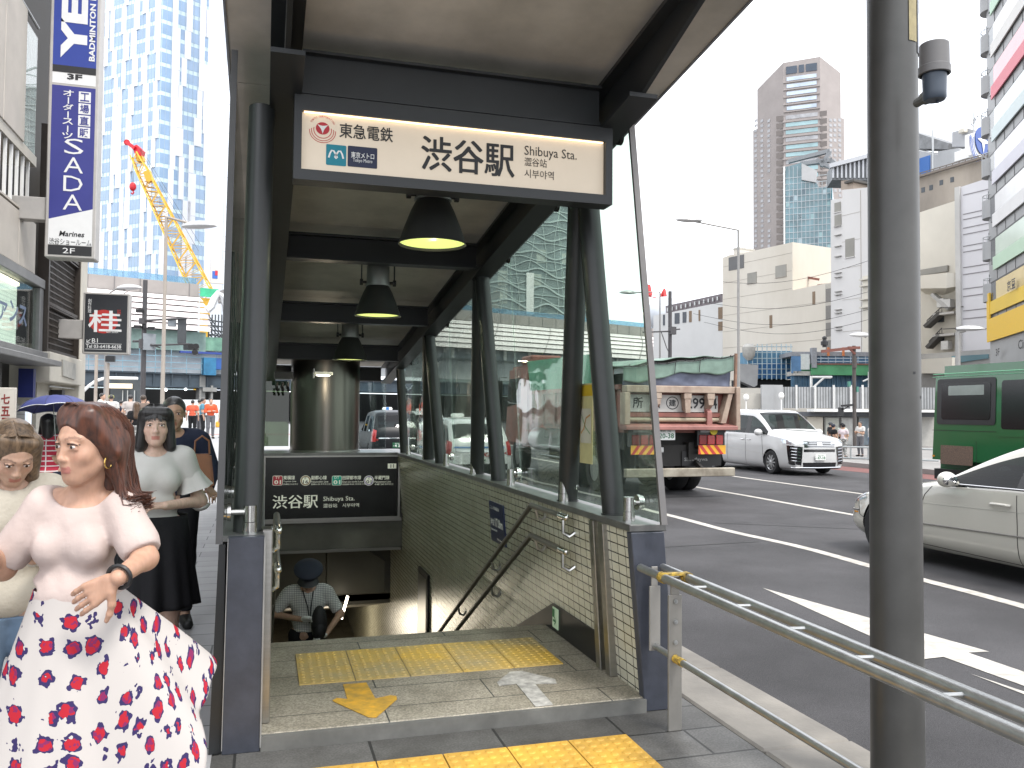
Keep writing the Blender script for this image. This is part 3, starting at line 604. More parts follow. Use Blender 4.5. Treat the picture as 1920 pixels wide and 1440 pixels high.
# ---------------------------------------------------------------- bell lamps
def lamps():
 sh = mat('black_lamp_shade', (.030, .031, .029), .45, 0, .2); inn = mat('lamp_reflector', (.7, .72, .5), .35, 0, .05); gl = emitmat('lamp_glow', (.88, 1, .30), .38); hb = emitmat('lamp_bulb', (1, 1, .55), 2.2); alu = mat('dull_aluminium', (.34, .34, .33), .45, .7, .12)
 proto = None
 labs = ['large bell lamp hanging nearest, just below the lit station sign', 'middle bell lamp on a bracket under the station roof', 'farthest bell lamp hanging in front of the steel column']
 O = empty('bell_lamp', (0, 0, 0), 0, labs[0], 'ceiling lamp', 'bell lamps under the entrance roof')
 m = MB(); m.lathe([(.085, .245), (.088, .235), (.115, .18), (.15, .09), (.178, .005), (.182, 0), (.178, -.004), (.172, .006), (.145, .088), (.11, .178), (.08, .236)], (0, 0, 0), 40, caps=False); m.build('lamp_shade', sh, O, smooth=True)
 m = MB(); m.lathe([(.171, .010), (.143, .09), (.107, .178), (.075, .232), (.01, .234)], (0, 0, 0), 40); m.build('reflector', gl, O, smooth=True)
 m = MB(); m.sphere((0, 0, .12), (.05, .05, .075), 16, 10); m.build('bulb', hb, O, smooth=True)
 m = MB(); m.lathe([(.02, .405), (.082, .40), (.088, .392), (.088, .25), (.10, .246), (.10, .236)], (0, 0, 0), 32); m.build('housing', alu, O, smooth=True)
 m = MB()
 for s_ in (-1, 1):
  m.tube([(s_*.09, 0, .265), (s_*.125, 0, .265)], .012, 8); m.cyl((s_*.118, 0, .265), (s_*.14, 0, .265), .026, 12); m.cbox((s_*.128, 0, .40), (.008, .03, .30))
 m.cbox((0, 0, .55), (.262, .03, .008)); m.cyl((0, 0, .55), (0, 0, .60), .03, 10); m.tube([(.0, 0, .55), (.012, 0, .48), (0, .0, .40)], .013, 8); m.build('bracket', M_black, O)
 for i, (x, y, z, w) in enumerate(((.925, 4.82, 2.528, 1.1), (.925, 7.28, 2.377, 1.1), (.934, 9.8, 2.143, 1.1))):
  o = O if i == 0 else copy_tree(O); o.location = (x, y, z); o.scale = (w, w, 1.08); o['label'] = labs[i]
  pl = bpy.data.lights.new('lamp_light', 'POINT'); pl.energy = 7; pl.color = (1, .97, .60); pl.shadow_soft_size = .05
  po = bpy.data.objects.new('lamp_light', pl); COL.objects.link(po); po.parent = o; po.location = (0, 0, .04)
lamps()
# ---------------------------------------------------------------- rails and small things on the walls
def rails():
 O = empty('stair_handrail', (1.85, 5.6, 0), 0, 'double steel handrail running down the right tiled wall', 'handrail', 'stair handrails'); K = Matrix.Translation((-1.85, -5.6, 0))
 def build(O, K, x, wallx, y0, flip):
  for zt in (.905, .695):
   pts = [(x, y0, zt), (x, y0+.70, zt)]+[(x, y0+.70+1.0*k, zt-.53*k) for k in range(1, 8)]
   m = MB(); m.tube(pts, .019, 12); o = m.build('rail', mat('dull_rail', (.16, .155, .14), .35, .8, .2), O, smooth=True); o.matrix_parent_inverse = K
   m = MB(); m.tube([(x, y0-.015, zt), (x, y0+.1, zt)], .0215, 12); m.sphere((x, y0-.015, zt), .0215, 10, 8); m.tube([(x, y0+.04, zt-.02), (x, y0+.04, zt-.10), (x+.5*(wallx-x), y0+.035, zt-.125), (wallx, y0+.03, zt-.10)], .014, 8); o = m.build('rail_end', M_polish, O, smooth=True); o.matrix_parent_inverse = K
   for k in (.45, 1.6, 2.8, 4.0, 5.2):
    yy = y0+.15+k; z = zt if yy < y0+.70 else zt-.53*(yy-y0-.70)
    m = MB(); m.tube([(x, yy, z-.015), (x+.2*(wallx-x), yy, z-.075), (x+.7*(wallx-x), yy, z-.09), (wallx, yy, z-.055)], .011, 8); m.cyl((wallx, yy, z-.055), (wallx-.008*(1 if wallx > x else -1), yy, z-.055), .028, 10); o = m.build('bracket', M_steel, O, smooth=True); o.matrix_parent_inverse = K
 build(O, K, 1.80, 1.875, 4.93, 1)
 O2 = empty('stair_handrail', (.06, 5.6, 0), 0, 'steel handrail ends on the left wall behind the shutter guide', 'handrail', 'stair handrails'); build(O2, Matrix.Translation((-.06, -5.6, 0)), .085, .0, 4.75, -1)
 m = MB(); m.tube([(.9, 10.4, -1.55), (.9, 13.6, -3.25)], .02, 10); m.tube([(.9, 10.4, -1.8), (.9, 13.6, -3.5)], .015, 10)
 for k in range(4): m.cyl((.9, 10.45+k*.95, -2.6-.53*k*.95), (.9, 10.45+k*.95, -1.58-.53*k*.95), .018, 10)
 tag(m.build('centre_handrail', M_polish, smooth=True), 'centre handrail deep down in the stairwell', 'handrail')
 # blue elevation sign and framed poster on the tiled wall
 blue = mat('wall_sign_blue', (.018, .028, .085), .35, 0, .1)
 def wall_thing(name, label, cat, y0, y1, z0, z1, m_, th=.012, off=.0):
  # plane follows the lean of the wall
  def xx(z): return (xr(z) if z > .07 else 1.952)-off
  O = MB(); O.hexa([(xx(z0)-th, y0, z0), (xx(z0), y0, z0), (xx(z0), y1, z0), (xx(z0)-th, y1, z0), (xx(z1)-th, y0, z1), (xx(z1), y0, z1), (xx(z1), y1, z1), (xx(z1)-th, y1, z1)])
  return tag(O.build(name, m_), label, cat), xx
 o, xx = wall_thing('elevation_sign', 'small dark blue elevation sign reading 17.8m on the tiled wall', 'sign', 6.58, 7.02, .46, .80, blue)
 zd = Vector((xx(.80)-xx(.46), 0, .34)).normalized(); xd = (0, -1, 0)
 W = lambda a, z: (xx(z)-.013, 7.02-a*.44, z)
 T = [tfit('ここの海抜は', M_wink, W(.10, .735), W(.75, .765), xd, zd), tfit('海抜', M_wink, W(.08, .60), W(.36, .655), xd, zd, .02), tfit('17.8m', M_wink, W(.40, .595), W(.93, .67), xd, zd, .03), tfit('Above sea level', M_wink, W(.08, .555), W(.5, .575), xd, zd), tfit('渋谷区 Shibuya City', M_wink, W(.45, .485), W(.93, .505), xd, zd)]
 join_meshes('lettering', T, o)
 o, xx = wall_thing('framed_poster', 'dark framed poster low on the tiled stair wall', 'poster', 10.1, 10.75, -1.5, -.42, M_black, .03)
 m = MB(); m.box((1.915, 10.15, -1.44), (1.921, 10.7, -.48)); m.build('poster_sheet', mat('dim_poster', (.10, .10, .085), .3, 0, .3, 4), o)
 m = MB(); m.box((1.906, 5.36, .10), (1.911, 5.47, .235)); o = tag(m.build('exit_sign', mat('exit_sign_face', (.42, .55, .38), .4, 0, 0, emit=.12)), 'tiny green running-man exit sign on the black skirting', 'sign')
 g = mat('exit_green', (.01, .17, .05), .5, 0, 0); T = [rectM(g, (1.905, 5.465, .17), (1.905, 5.42, .225), xd, Z), ribbonM(g, [(-.03, 0), (.02, 0)], .008, xd, Z, (1.905, 5.415, .15)), ribbonM(g, [(.0, .025), (.025, 0), (0, -.025)], .006, xd, Z, (1.905, 5.415, .15))]; join_meshes('pictogram', T, o)
 # device cluster and spotlight by the column
 m = MB(); m.box((.12, 11.5, 1.98), (.36, 11.75, 2.07));
 for i in range(3): m.tube([(.16+.07*i, 11.6, 1.93), (.15+.07*i, 11.6, 1.87), (.165+.07*i, 11.55, 1.82)], .02, 8)
 tag(m.build('cable_box', M_black), 'black cable box with drooping plugs left of the column', 'junction box')
 m = MB(); m.box((.60, 11.1, 2.02), (.85, 11.35, 2.06)); m.box((.605, 11.1, 1.98), (.615, 11.35, 2.10)); o = tag(m.build('downlight', M_steel), 'small steel downlight at the top of the column', 'lamp')
 m = MB(); m.cyl((.73, 11.22, 2.018), (.73, 11.22, 2.012), .09, 16); m.build('lens', emitmat('downlight_glow', (1, .97, .85), 3), o)
 pl = bpy.data.lights.new('downlight_light', 'POINT'); pl.energy = 3; pl.color = (1, .85, .62); po = bpy.data.objects.new('downlight_light', pl); COL.objects.link(po); po.location = (.73, 11.22, 1.95)
 # glowing bar added as a bright reflection deep inside
 m = MB(); a = at(640, 1185, y=13.0); m.bar(at(640, 1160, y=12.9), at(652, 1118, y=12.9), .05, .03); tag(m.build('tunnel_glint_bar', emitmat('tunnel_glint', (1, .88, .68), 5)), 'bright slanting tube light down in the tunnel', 'lamp')
 pl = bpy.data.lights.new('tunnel_fill_light', 'POINT'); pl.energy = 26; pl.color = (1, .88, .68); po = bpy.data.objects.new('tunnel_fill_light', pl); COL.objects.link(po); po.location = (.9, 15.5, -2.3); pl.shadow_soft_size = .4  # unseen fill light added to brighten the tunnel
rails()
# ---------------------------------------------------------------- arrows stuck on the landing
def floor_arrow(pts, m_, label):
 m = MB(); m.prism([(x, y, FL+.002) for x, y in pts], (0, 0, .002)); return tag(m.build('floor_arrow', m_, normals=True), label, 'floor marking', 'direction arrows stuck on the landing')
ya = mat('orange_yellow_sticker', (.66, .36, .03), .6, 0, .3, 14, dirt=(.42, .26, .05), bump=.1)
wa = mat('worn_white_sticker', (.55, .54, .50), .6, 0, .35, 22, dirt=(.30, .29, .27), bump=.1)
floor_arrow([(.435, 4.68), (.435, 4.44), (.385, 4.47), (.36, 4.44), (.37, 4.41), (.51, 4.15), (.545, 4.14), (.68, 4.37), (.685, 4.42), (.655, 4.44), (.575, 4.41), (.56, 4.68)], ya, 'orange arrow sticker pointing out of the stairs')
floor_arrow([(1.335, 4.085), (1.43, 4.085), (1.442, 4.42), (1.56, 4.40), (1.575, 4.47), (1.44, 4.66), (1.37, 4.66), (1.25, 4.50), (1.245, 4.44), (1.345, 4.45)], wa, 'worn white arrow sticker pointing into the stairs')
# ================================================================ vehicles
from mathutils.bvhtree import BVHTree
def carpaint(name, c, r=.25): return mat(name, c, r, 0, .03, 2, coat=1, spec=.5)
def subsurf(me, lv):
 o = bpy.data.objects.new('tmp', me); COL.objects.link(o); md = o.modifiers.new('s', 'SUBSURF'); md.levels = lv; r = evaluated(o); bpy.data.objects.remove(o); return r
def cut(me, cutters):
 o = bpy.data.objects.new('tmp', me); COL.objects.link(o); cs = []
 for c in cutters:
  co = bpy.data.objects.new('cut', c); COL.objects.link(co); md = o.modifiers.new('b', 'BOOLEAN'); md.operation = 'DIFFERENCE'; md.solver = 'EXACT'; md.object = co; cs.append(co)
 r = evaluated(o); bpy.data.objects.remove(o)
 for co in cs: bpy.data.objects.remove(co)
 return r
def split_mats(me, names, parent):
 "one object per material slot"
 out = {}
 for i, nm in enumerate(names):
  if nm is None: continue
  bm = bmesh.new(); bm.from_mesh(me)
  bmesh.ops.delete(bm, geom=[f for f in bm.faces if f.material_index != i], context='FACES')
  if not bm.faces: bm.free(); continue
  for f in bm.faces: f.material_index = 0; f.smooth = True
  m2 = bpy.data.meshes.new(nm); bm.to_mesh(m2); bm.free(); m2.materials.append(me.materials[i])
  if 'side' in nm:
   for sx in (-1, 1):
    bm = bmesh.new(); bm.from_mesh(m2); bmesh.ops.delete(bm, geom=[v for v in bm.verts if v.co.x*sx < 0], context='VERTS'); m3 = m2.copy(); bm.to_mesh(m3); bm.free(); link(nm, m3, parent)
  else: out[nm] = link(nm, m2, parent)
 return out
class Car:
 "local frame: nose at y=0, tail at y=-L, x across, z up from the road"
 def __init__(s, root, st, paint, axles, wr, glass_from, roof_from, roof_to, tail_to, pillars=(), sill=.16, wheel_w=.2, rim='spoke', clear=.0):
  s.root = root; V = []; n = len(st)
  m = MB()
  for (d, zb_, zbt, zt, wb, wrf, wm) in st:
   zm = lerp(zb_, zbt, .5)
   half = [(0, zb_), (wm*.86, zb_), (wm*.985, zb_+.09), (wm, zm), (wb+.01, zbt-.03), (wb, zbt), (wrf+.02 if zt-zbt > .25 else wb-.03, zt-.085 if zt-zbt > .25 else lerp(zbt, zt, .4)), (wrf-.03, zt-.035 if zt-zbt > .25 else lerp(zbt, zt, .75)), (wrf*.7, zt-.006), (0, zt)]
   V.append([(-x, -d, z) for x, z in half]+[(x, -d, z) for x, z in half[-2:0:-1]])
  k = len(V[0])
  vs = [p for r in V for p in r]; fs = []; mi = []
  for i in range(n-1):
   for j in range(k):
    j2 = (j+1) % k; jj = j if j < 9 else k-1-j     # strip index on the half
    d0, d1 = st[i][0], st[i+1][0]; mid = (d0+d1)/2
    fs.append((i*k+j, i*k+j2, (i+1)*k+j2, (i+1)*k+j)); g = 0
    if jj == 5 and glass_from < mid < tail_to: g = 1
    if jj in (7, 8) and (glass_from < mid < roof_from): g = 2
    if jj in (7, 8) and roof_to < mid < tail_to: g = 3
    for a, b in pillars:
     if jj == 5 and a <= mid <= b: g = 4
    if jj in (0,): g = 4
    mi.append(g)
  fs.append(tuple(range(k-1, -1, -1))); mi.append(0); fs.append(tuple((n-1)*k+j for j in range(k))); mi.append(0)
  me = bpy.data.meshes.new('body'); me.from_pydata(vs, [], fs)
  for q in (paint, M_tint, M_wind, M_tint, M_black): me.materials.append(q)
  me.polygons.foreach_set('material_index', mi)
  bm = bmesh.new(); bm.from_mesh(me); bmesh.ops.recalc_face_normals(bm, faces=bm.faces)
  cl = bm.edges.layers.float.new('crease_edge')
  for e in bm.edges:
   a, b = e.verts; ja, jb = a.index % k, b.index % k
   ja = ja if ja < 10 else k-ja; jb = jb if jb < 10 else k-jb
   if ja == jb == 5: e[cl] = .55
   if ja == jb and ja in (1,): e[cl] = .5
  bm.to_mesh(me); bm.free()
  me = subsurf(me, 3); s.full = BVHTree.FromPolygons([v.co for v in me.vertices], [p.vertices for p in me.polygons])
  cs = []
  for d in axles:
   for sx in (-1, 1):
    c = MB(); c.cyl((sx*(st[3][6]-.26), -d, wr), (sx*(st[3][6]+.2), -d, wr), wr+.045, 28); cs.append(c.mesh('c', M_black))
  me = cut(me, cs)
  while len(me.materials) > 5: me.materials.pop()
  s.parts = split_mats(me, ['body', 'side_window', 'windscreen', 'rear_window', 'underbody'], root)
  W = st[3][6]
  for d in axles:
   for sx in (-1, 1):
    w = empty('wheel', (sx*(W-.115), -d, wr)); w.parent = root
    t = MB(); t.lathe([(wr*.66, -.1), (wr*.9, -.105), (wr*.98, -.085), (wr, -.05), (wr, .05), (wr*.98, .085), (wr*.9, .105), (wr*.66, .1)], (0, 0, 0), 36, 'X', caps=False); t.build('tyre', M_rubber, w, smooth=True)
    r = MB(); o = .085*sx
    r.lathe([(wr*.68, o), (wr*.64, o-.012*sx), (wr*.62, o-.06*sx)], (0, 0, 0), 32, 'X', caps=False); r.lathe([(wr*.15, o-.0*sx), (wr*.1, o+.01*sx), (0.005, o+.012*sx)], (0, 0, 0), 16, 'X')
    ns = 10 if rim == 'spoke' else 5
    for q in range(ns):
     a = 2*math.pi*q/ns; ca, sa = math.cos(a), math.sin(a)
     r.bar((o-.006*sx, ca*wr*.1, sa*wr*.1), (o-.012*sx, ca*wr*.65, sa*wr*.65), .035 if rim == 'spoke' else .07, .025, (1, 0, 0))
    r.build('rim', M_rim, w, smooth=True); b = MB(); b.lathe([(wr*.64, o-.075*sx), (.01, o-.07*sx)], (0, 0, 0), 24, 'X'); b.build('brake_disc', M_black, w)
  ins = MB(); ins.box((-W+.2, -st[-1][0]+.4, .25), (W-.2, -st[0][0]-.9, .62));
  for d in (roof_from+.35, roof_from+1.25):
   for sx in (-.36, .36):
    ins.cbox((sx, -d, .78), (.46, .14, .62)); ins.cbox((sx, -d, 1.16), (.25, .1, .2))
  ins.build('seats', mat('dark_seat_fabric', (.03, .03, .032), .8, 0, .1), root)
 def hit(s, p, dr):
  h = s.full.ray_cast(Vector(p), Vector(dr)); return h[0], h[1]
 def line(s, name, pts, r, m_, side=-1, n=5, axis='x'):
  "thin line following the bodywork; pts are (y,z) seen from the side or (x,z) seen from the end"
  out = []
  for (a0, b0), (a1, b1) in zip(pts[:-1], pts[1:]):
   for i in range(9):
    a, b = lerp(a0, a1, i/8), lerp(b0, b1, i/8)
    p, nn = s.hit((side*3, a, b), (-side, 0, 0)) if axis == 'x' else s.hit((a, 3, b), (0, -1, 0))
    if p is not None: out.append(p+nn*r*.25)
  if len(out) > 2: m = MB(); m.tube(out, r, 5); return m.build(name, m_, s.root, smooth=True)
 def patch(s, name, poly, m_, side=None, off=.004, cuts=4, zdir=False):
  "panel wrapped on the bodywork: poly as (y,z) from the side (side=+-1) or (x,z) from the front (side None)"
  bm = bmesh.new(); vs = [bm.verts.new((a, b, 0)) for a, b in poly]; f = bm.faces.new(vs)
  bmesh.ops.triangulate(bm, faces=[f]); bmesh.ops.subdivide_edges(bm, edges=bm.edges, cuts=cuts, use_grid_fill=True)
  bad = []
  for v in bm.verts:
   a, b = v.co.x, v.co.y
   if side == 'back': p, nn = s.hit((a, -9, b), (0, 1, 0))
   elif side is None: p, nn = s.hit((a, 3, b), (0, -1, 0))
   else: p, nn = s.hit((side*3, a, b), (-side, 0, 0))
   if p is None: bad.append(v)
   else: v.co = p+nn*off
  bmesh.ops.delete(bm, geom=bad, context='VERTS'); bmesh.ops.recalc_face_normals(bm, faces=bm.faces)
  me = bpy.data.meshes.new(name); bm.to_mesh(me); bm.free(); me.materials.append(m_)
  for p in me.polygons: p.use_smooth = True
  return link(name, me, s.root)
M_wind = glassmat('windscreen_glass', (.34, .42, .42), 1.1); M_rim = mat('alloy_rim', (.5, .5, .5), .3, .9, .05)
M_seam = mat('panel_gap', (.01, .01, .01), .6, 0, 0); M_chrome = mat('chrome', (.75, .75, .76), .08, 1, 0); M_lens = mat('headlamp_lens', (.55, .6, .65), .08, .6, .1, coat=1)
M_red = mat('tail_lamp_red', (.42, .012, .012), .15, 0, .1, coat=1); M_plate = mat('number_plate', (.78, .79, .76), .4, 0, .03); M_gplate = mat('green_plate', (.01, .10, .045), .4, 0, .05); M_pg = mat('plate_green', (.01, .13, .05), .5, 0, 0)
def plate(root, c, xd, W=.33, H=.165, main='47-18', top='品川 330', green=False, sub='さ'):
 xd = Vector(xd); o = empty('number_plate', c); o.parent = root
 n = xd.cross(Vector(Z)); a = Vector((0, 0, 0))-xd*W/2-Vector(Z)*H/2; b = xd*W/2+Vector(Z)*H/2
 me = rectM(M_gplate if green else M_plate, a, b, xd, Z, off=0, th=.008, bev=.012); link('plate', me, o)
 ink = M_wink if green else M_pg
 q = lambda x, z: xd*(x*W)+Vector(Z)*(z*H)
 T = [tfit(main, ink, q(-.30, -.36), q(.44, .12), xd, Z, .02, off=.009), tfit(sub, ink, q(-.45, -.24), q(-.34, -.02), xd, Z, off=.009), tfit(top, ink, q(-.26, .2), q(.28, .4), xd, Z, off=.009)]
 join_meshes('lettering', T, o); return o
def sedan():
 R_ = empty('white_sedan', (8.02, 9.30, -.13), 0, 'pearl white saloon car in the lane at the right edge', 'car')
 st = [(0, .26, .50, .56, .50, .42, .58), (.06, .22, .56, .64, .70, .58, .74), (.28, .19, .66, .74, .80, .70, .85), (.75, .17, .775, .845, .86, .76, .905), (1.25, .17, .845, .925, .875, .78, .91), (1.62, .17, .90, .99, .88, .78, .91), (1.72, .17, .91, 1.04, .88, .77, .91),
  (2.15, .17, .925, 1.27, .878, .68, .91), (2.55, .17, .935, 1.42, .875, .615, .91), (2.68, .17, .935, 1.44, .875, .61, .91), (2.78, .17, .935, 1.455, .875, .61, .91), (3.3, .17, .94, 1.47, .87, .61, .905), (3.8, .18, .95, 1.42, .865, .615, .90), (4.2, .2, .96, 1.20, .85, .65, .885), (4.45, .22, .97, 1.02, .83, .72, .87), (4.8, .27, .92, .97, .72, .62, .78)]
 pw = carpaint('pearl_white_paint', (.50, .48, .425))
 c = Car(R_, st, pw, (.80, 3.75), .325, 1.72, 2.55, 3.8, 4.2, pillars=((2.66, 2.79),), rim='five')
 c.line('door_seam', [(-1.33, .24), (-1.38, .50), (-1.50, .80), (-1.60, .90)], .004, M_seam); c.line('door_seam', [(-2.72, .2), (-2.72, .6), (-2.70, .90)], .004, M_seam)
 c.line('door_seam', [(-1.34, .24), (-2.72, .215), (-3.4, .22)], .004, M_seam)
 c.line('side_moulding', [(-1.38, .47), (-2.7, .50), (-3.6, .51)], .010, mat('moulding_grey', (.20, .19, .175), .4, 0, .1)); c.line('window_trim', [(-1.75, .945), (-2.6, .955), (-3.7, .965)], .008, M_chrome)
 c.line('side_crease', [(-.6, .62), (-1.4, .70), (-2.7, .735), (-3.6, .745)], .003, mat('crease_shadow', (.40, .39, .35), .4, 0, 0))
 c.patch('headlamp', [(-.12, .56), (-.12, .66), (-.42, .72), (-.48, .66)], M_lens, -1); c.patch('headlamp', [(.45, .54), (.45, .64), (.74, .66), (.78, .56)], M_lens); c.patch('headlamp', [(-.45, .54), (-.45, .64), (-.74, .66), (-.78, .56)], M_lens)
 c.line('bumper_seam', [(-.3, .60), (-.36, .45), (-.52, .40)], .004, M_seam); c.line('bumper_strip', [(-.10, .49), (-.34, .50)], .011, mat('moulding_grey', (.2, .19, .18)))
 c.patch('side_marker', [(-.20, .455), (-.20, .475), (-.32, .48), (-.32, .46)], mat('amber_lens', (.6, .25, .03), .2), -1)
 h = MB(); p, n_ = c.hit((-3, -2.52, .79), (1, 0, 0));
 h.tube([p+Vector((-.004, .115, 0)), p+Vector((-.035, .09, .004)), p+Vector((-.04, 0, .006)), p+Vector((-.035, -.09, .004)), p+Vector((-.004, -.115, 0))], .015, 8); h.build('door_handle', pw, R_, smooth=True)
 h = MB(); h.sphere((p.x+.012, p.y, p.z-.012), (.014, .085, .03), 14, 8); h.build('handle_recess', mat('recess_grey', (.30, .29, .27), .4, 0, 0), R_, smooth=True)
 b = MB(); b.sphere((-.985, -1.92, 1.0), (.115, .075, .085), 16, 10); b.tube([(-.86, -1.93, .955), (-.93, -1.93, .975)], .03, 8); b.build('mirror', pw, R_, smooth=True)
 b = MB(); b.sphere((-.985, -1.965, 1.0), (.095, .04, .068), 16, 10); b.build('mirror_glass', M_chrome, R_, smooth=True)
sedan()
def minivan():
 R_ = empty('white_minivan', (14.72, 19.95, -.13), math.pi, 'big white minivan with chrome grille waiting in the oncoming lane', 'minivan')
 st = [(0, .22, .80, .90, .62, .52, .66), (.05, .19, .90, .97, .80, .66, .82), (.22, .17, 1.0, 1.05, .86, .74, .90), (.7, .16, 1.06, 1.12, .89, .78, .925), (1.0, .16, 1.09, 1.17, .90, .80, .925), (1.12, .16, 1.10, 1.24, .90, .80, .925), (1.5, .16, 1.11, 1.53, .90, .755, .925), (1.95, .16, 1.12, 1.80, .90, .735, .925), (2.08, .16, 1.12, 1.82, .90, .735, .925), (2.2, .16, 1.12, 1.835, .90, .735, .925), (3.0, .16, 1.13, 1.86, .90, .735, .925), (3.1, .16, 1.13, 1.86, .90, .735, .925), (4.2, .18, 1.13, 1.84, .89, .73, .915), (4.7, .2, 1.12, 1.72, .88, .73, .90), (4.93, .25, 1.05, 1.2, .80, .7, .84)]
 pw = carpaint('bright_white_paint', (.56, .56, .555)); c = Car(R_, st, pw, (.98, 3.98), .335, 1.12, 1.95, 4.2, 4.8, pillars=((2.06, 2.21), (2.98, 3.12)))
 blk = mat('gloss_black_trim', (.012, .012, .014), .15, 0, .1, coat=1)
 # the car has turned half round: its own right side (+x) faces the camera
 for sx in (1, -1):
  c.patch('headlamp', [(sx*.36, .86), (sx*.38, .93), (sx*.86, 1.0), (sx*.88, .91)], M_lens)
  c.patch('headlamp', [(-.06, .86), (-.06, .95), (-.55, 1.02), (-.42, .90)], M_lens, sx)
  c.patch('air_intake', [(sx*.60, .30), (sx*.56, .80), (sx*.86, .84), (sx*.86, .34)], blk, cuts=5); c.patch('air_intake', [(-.05, .30), (-.05, .82), (-.26, .84), (-.18, .32)], blk, sx)
  for k in range(5):
   z = .40+.085*k; c.line('intake_fin', [(sx*.60, z), (sx*.84, z+.03)], .009, M_chrome, axis='y')
  c.line('intake_trim', [(sx*.59, .28), (sx*.545, .8)], .014, M_chrome, axis='y')
 c.patch('grille', [(-.48, .78), (-.5, .955), (.5, .955), (.48, .78)], blk, cuts=6)
 for k in range(4): c.line('grille_bar', [(-.49, .80+.045*k), (0, .795+.045*k), (.49, .80+.045*k)], .010, M_chrome, axis='y')
 c.patch('emblem', [(-.085, .83), (-.065, .92), (.065, .92), (.085, .83)], M_chrome, off=.02); c.patch('lower_grille', [(-.5, .66), (-.5, .735), (.5, .735), (.5, .66)], blk); c.patch('lower_grille', [(-.52, .26), (-.54, .37), (.54, .37), (.52, .26)], blk)
 c.line('bumper_trim', [(-.8, .235), (0, .225), (.8, .235)], .016, M_chrome, axis='y')
 plate(R_, (0, .035, .52), (-1, 0, 0), main='47-18', top='品川 302')
 for s_ in (1,):
  c.line('door_seam', [(-1.32, .25), (-1.36, .7), (-1.42, 1.07)], .005, M_seam, s_); c.line('door_seam', [(-2.26, .23), (-2.26, 1.09)], .005, M_seam, s_); c.line('door_seam', [(-3.3, .3), (-3.3, 1.09)], .005, M_seam, s_)
  for y in (-2.08, -2.42):
   p, n_ = c.hit((3*s_, y, .95), (-s_, 0, 0)); h = MB(); h.tube([p+Vector((0, .1, 0)), p+Vector((.03, .08, 0)), p+Vector((.03, -.08, 0)), p+Vector((0, -.1, 0))], .013, 8); h.build('door_handle', M_chrome, R_, smooth=True)
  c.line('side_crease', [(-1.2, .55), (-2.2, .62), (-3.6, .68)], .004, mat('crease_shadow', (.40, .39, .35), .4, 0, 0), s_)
 for sx in (1, -1):
  b = MB(); b.sphere((sx*1.02, -1.42, 1.17), (.13, .085, .10), 16, 10); b.tube([(sx*.88, -1.43, 1.12), (sx*.95, -1.43, 1.14)], .03, 8); b.build('mirror', pw, R_, smooth=True)
 w = MB(); w.tube([(-.7, -1.03, 1.20), (.3, -1.12, 1.255)], .008, 5); w.build('wiper', M_black, R_)
minivan()
def taxi(name, loc, rz, paint, label, green, main, top, lamp=True, stripe=None, brand=None, lampcol=None):
 R_ = empty(name, loc, rz, label, 'taxi')
 st = [(0, .25, .70, .78, .58, .5, .62), (.08, .2, .80, .86, .74, .62, .78), (.3, .18, .88, .94, .80, .68, .83), (.7, .17, .95, 1.01, .82, .72, .845), (.9, .17, .97, 1.05, .82, .72, .845), (1.3, .17, 1.0, 1.40, .82, .67, .845), (1.65, .17, 1.0, 1.66, .82, .66, .845), (1.78, .17, 1.0, 1.68, .82, .66, .845), (1.9, .17, 1.0, 1.70, .82, .66, .845), (2.9, .17, 1.02, 1.74, .82, .66, .845), (3.0, .17, 1.02, 1.74, .82, .66, .845), (3.8, .19, 1.03, 1.70, .81, .66, .84), (3.95, .2, 1.03, 1.64, .80, .65, .835), (4.28, .22, 1.02, 1.14, .79, .66, .825), (4.36, .28, .85, .95, .76, .62, .80)]
 c = Car(R_, st, paint, (.85, 3.55), .31, .9, 1.65, 3.95, 4.28, pillars=((1.76, 1.91), (2.88, 3.02)), rim='five')
 for sx in (1, -1):
  c.patch('tail_lamp', [(sx*.70, .72), (sx*.66, 1.08), (sx*.76, 1.12), (sx*.785, .74)], M_red, 'back', .012); c.patch('tail_lamp', [(-4.15, .72), (-4.12, 1.06), (-4.28, 1.04), (-4.36, .72)], M_red, sx, .008)
 p, n_ = c.hit((0, -9, .62), (0, 1, 0)); plate(R_, (p.x, p.y-.02, .62), (1, 0, 0), main=main, top=top, green=green)
 c.patch('trunk_trim', [(-.6, .82), (-.6, .86), (.6, .86), (.6, .82)], M_chrome, 'back', .01); c.patch('bumper_reflector', [(-.7, .34), (-.7, .50), (.7, .50), (.7, .34)], M_black, 'back', .006)
 if lamp:
  b = MB(); b.cbox((0, -1.9, 1.78), (.34, .16, .12)); o = b.build('roof_lamp', mat('taxi_lamp', (.7, .7, .68), .3, 0, .05, emit=.3), R_, bevel=.03, seg=3)
  if lampcol: b = MB(); b.cbox((0, -1.9, 1.79), (.1, .17, .09)); b.build('lamp_badge', lampcol, R_)
 if stripe:
  for sx in (-1, 1): c.patch('side_stripe', [(-.9, .78), (-.9, .84), (-4.1, .90), (-4.1, .84)], stripe, sx)
  c.patch('side_stripe', [(-.62, .92), (-.62, .96), (.62, .96), (.62, .92)], stripe, 'back', .008)
 if brand:
  T = [tfit(brand, M_red, (.05, p.y-.035, .70), (.55, p.y-.035, .80), (1, 0, 0), Z, .03, shear=.2)]; join_meshes('lettering', T, R_)
 return R_
pk = mat('black_taxi_paint', (.008, .009, .011), .35, 0, .1, 3, spec=.25); tw = carpaint('white_taxi_paint', (.72, .73, .73)); sb = mat('stripe_blue', (.03, .20, .55), .4, 0, 0)
taxi('taxi', (4.1, 31.2, -.13), 0, pk, 'black taxi with green plate seen past the steel column', True, '4 35', '品川 500', lampcol=sb)
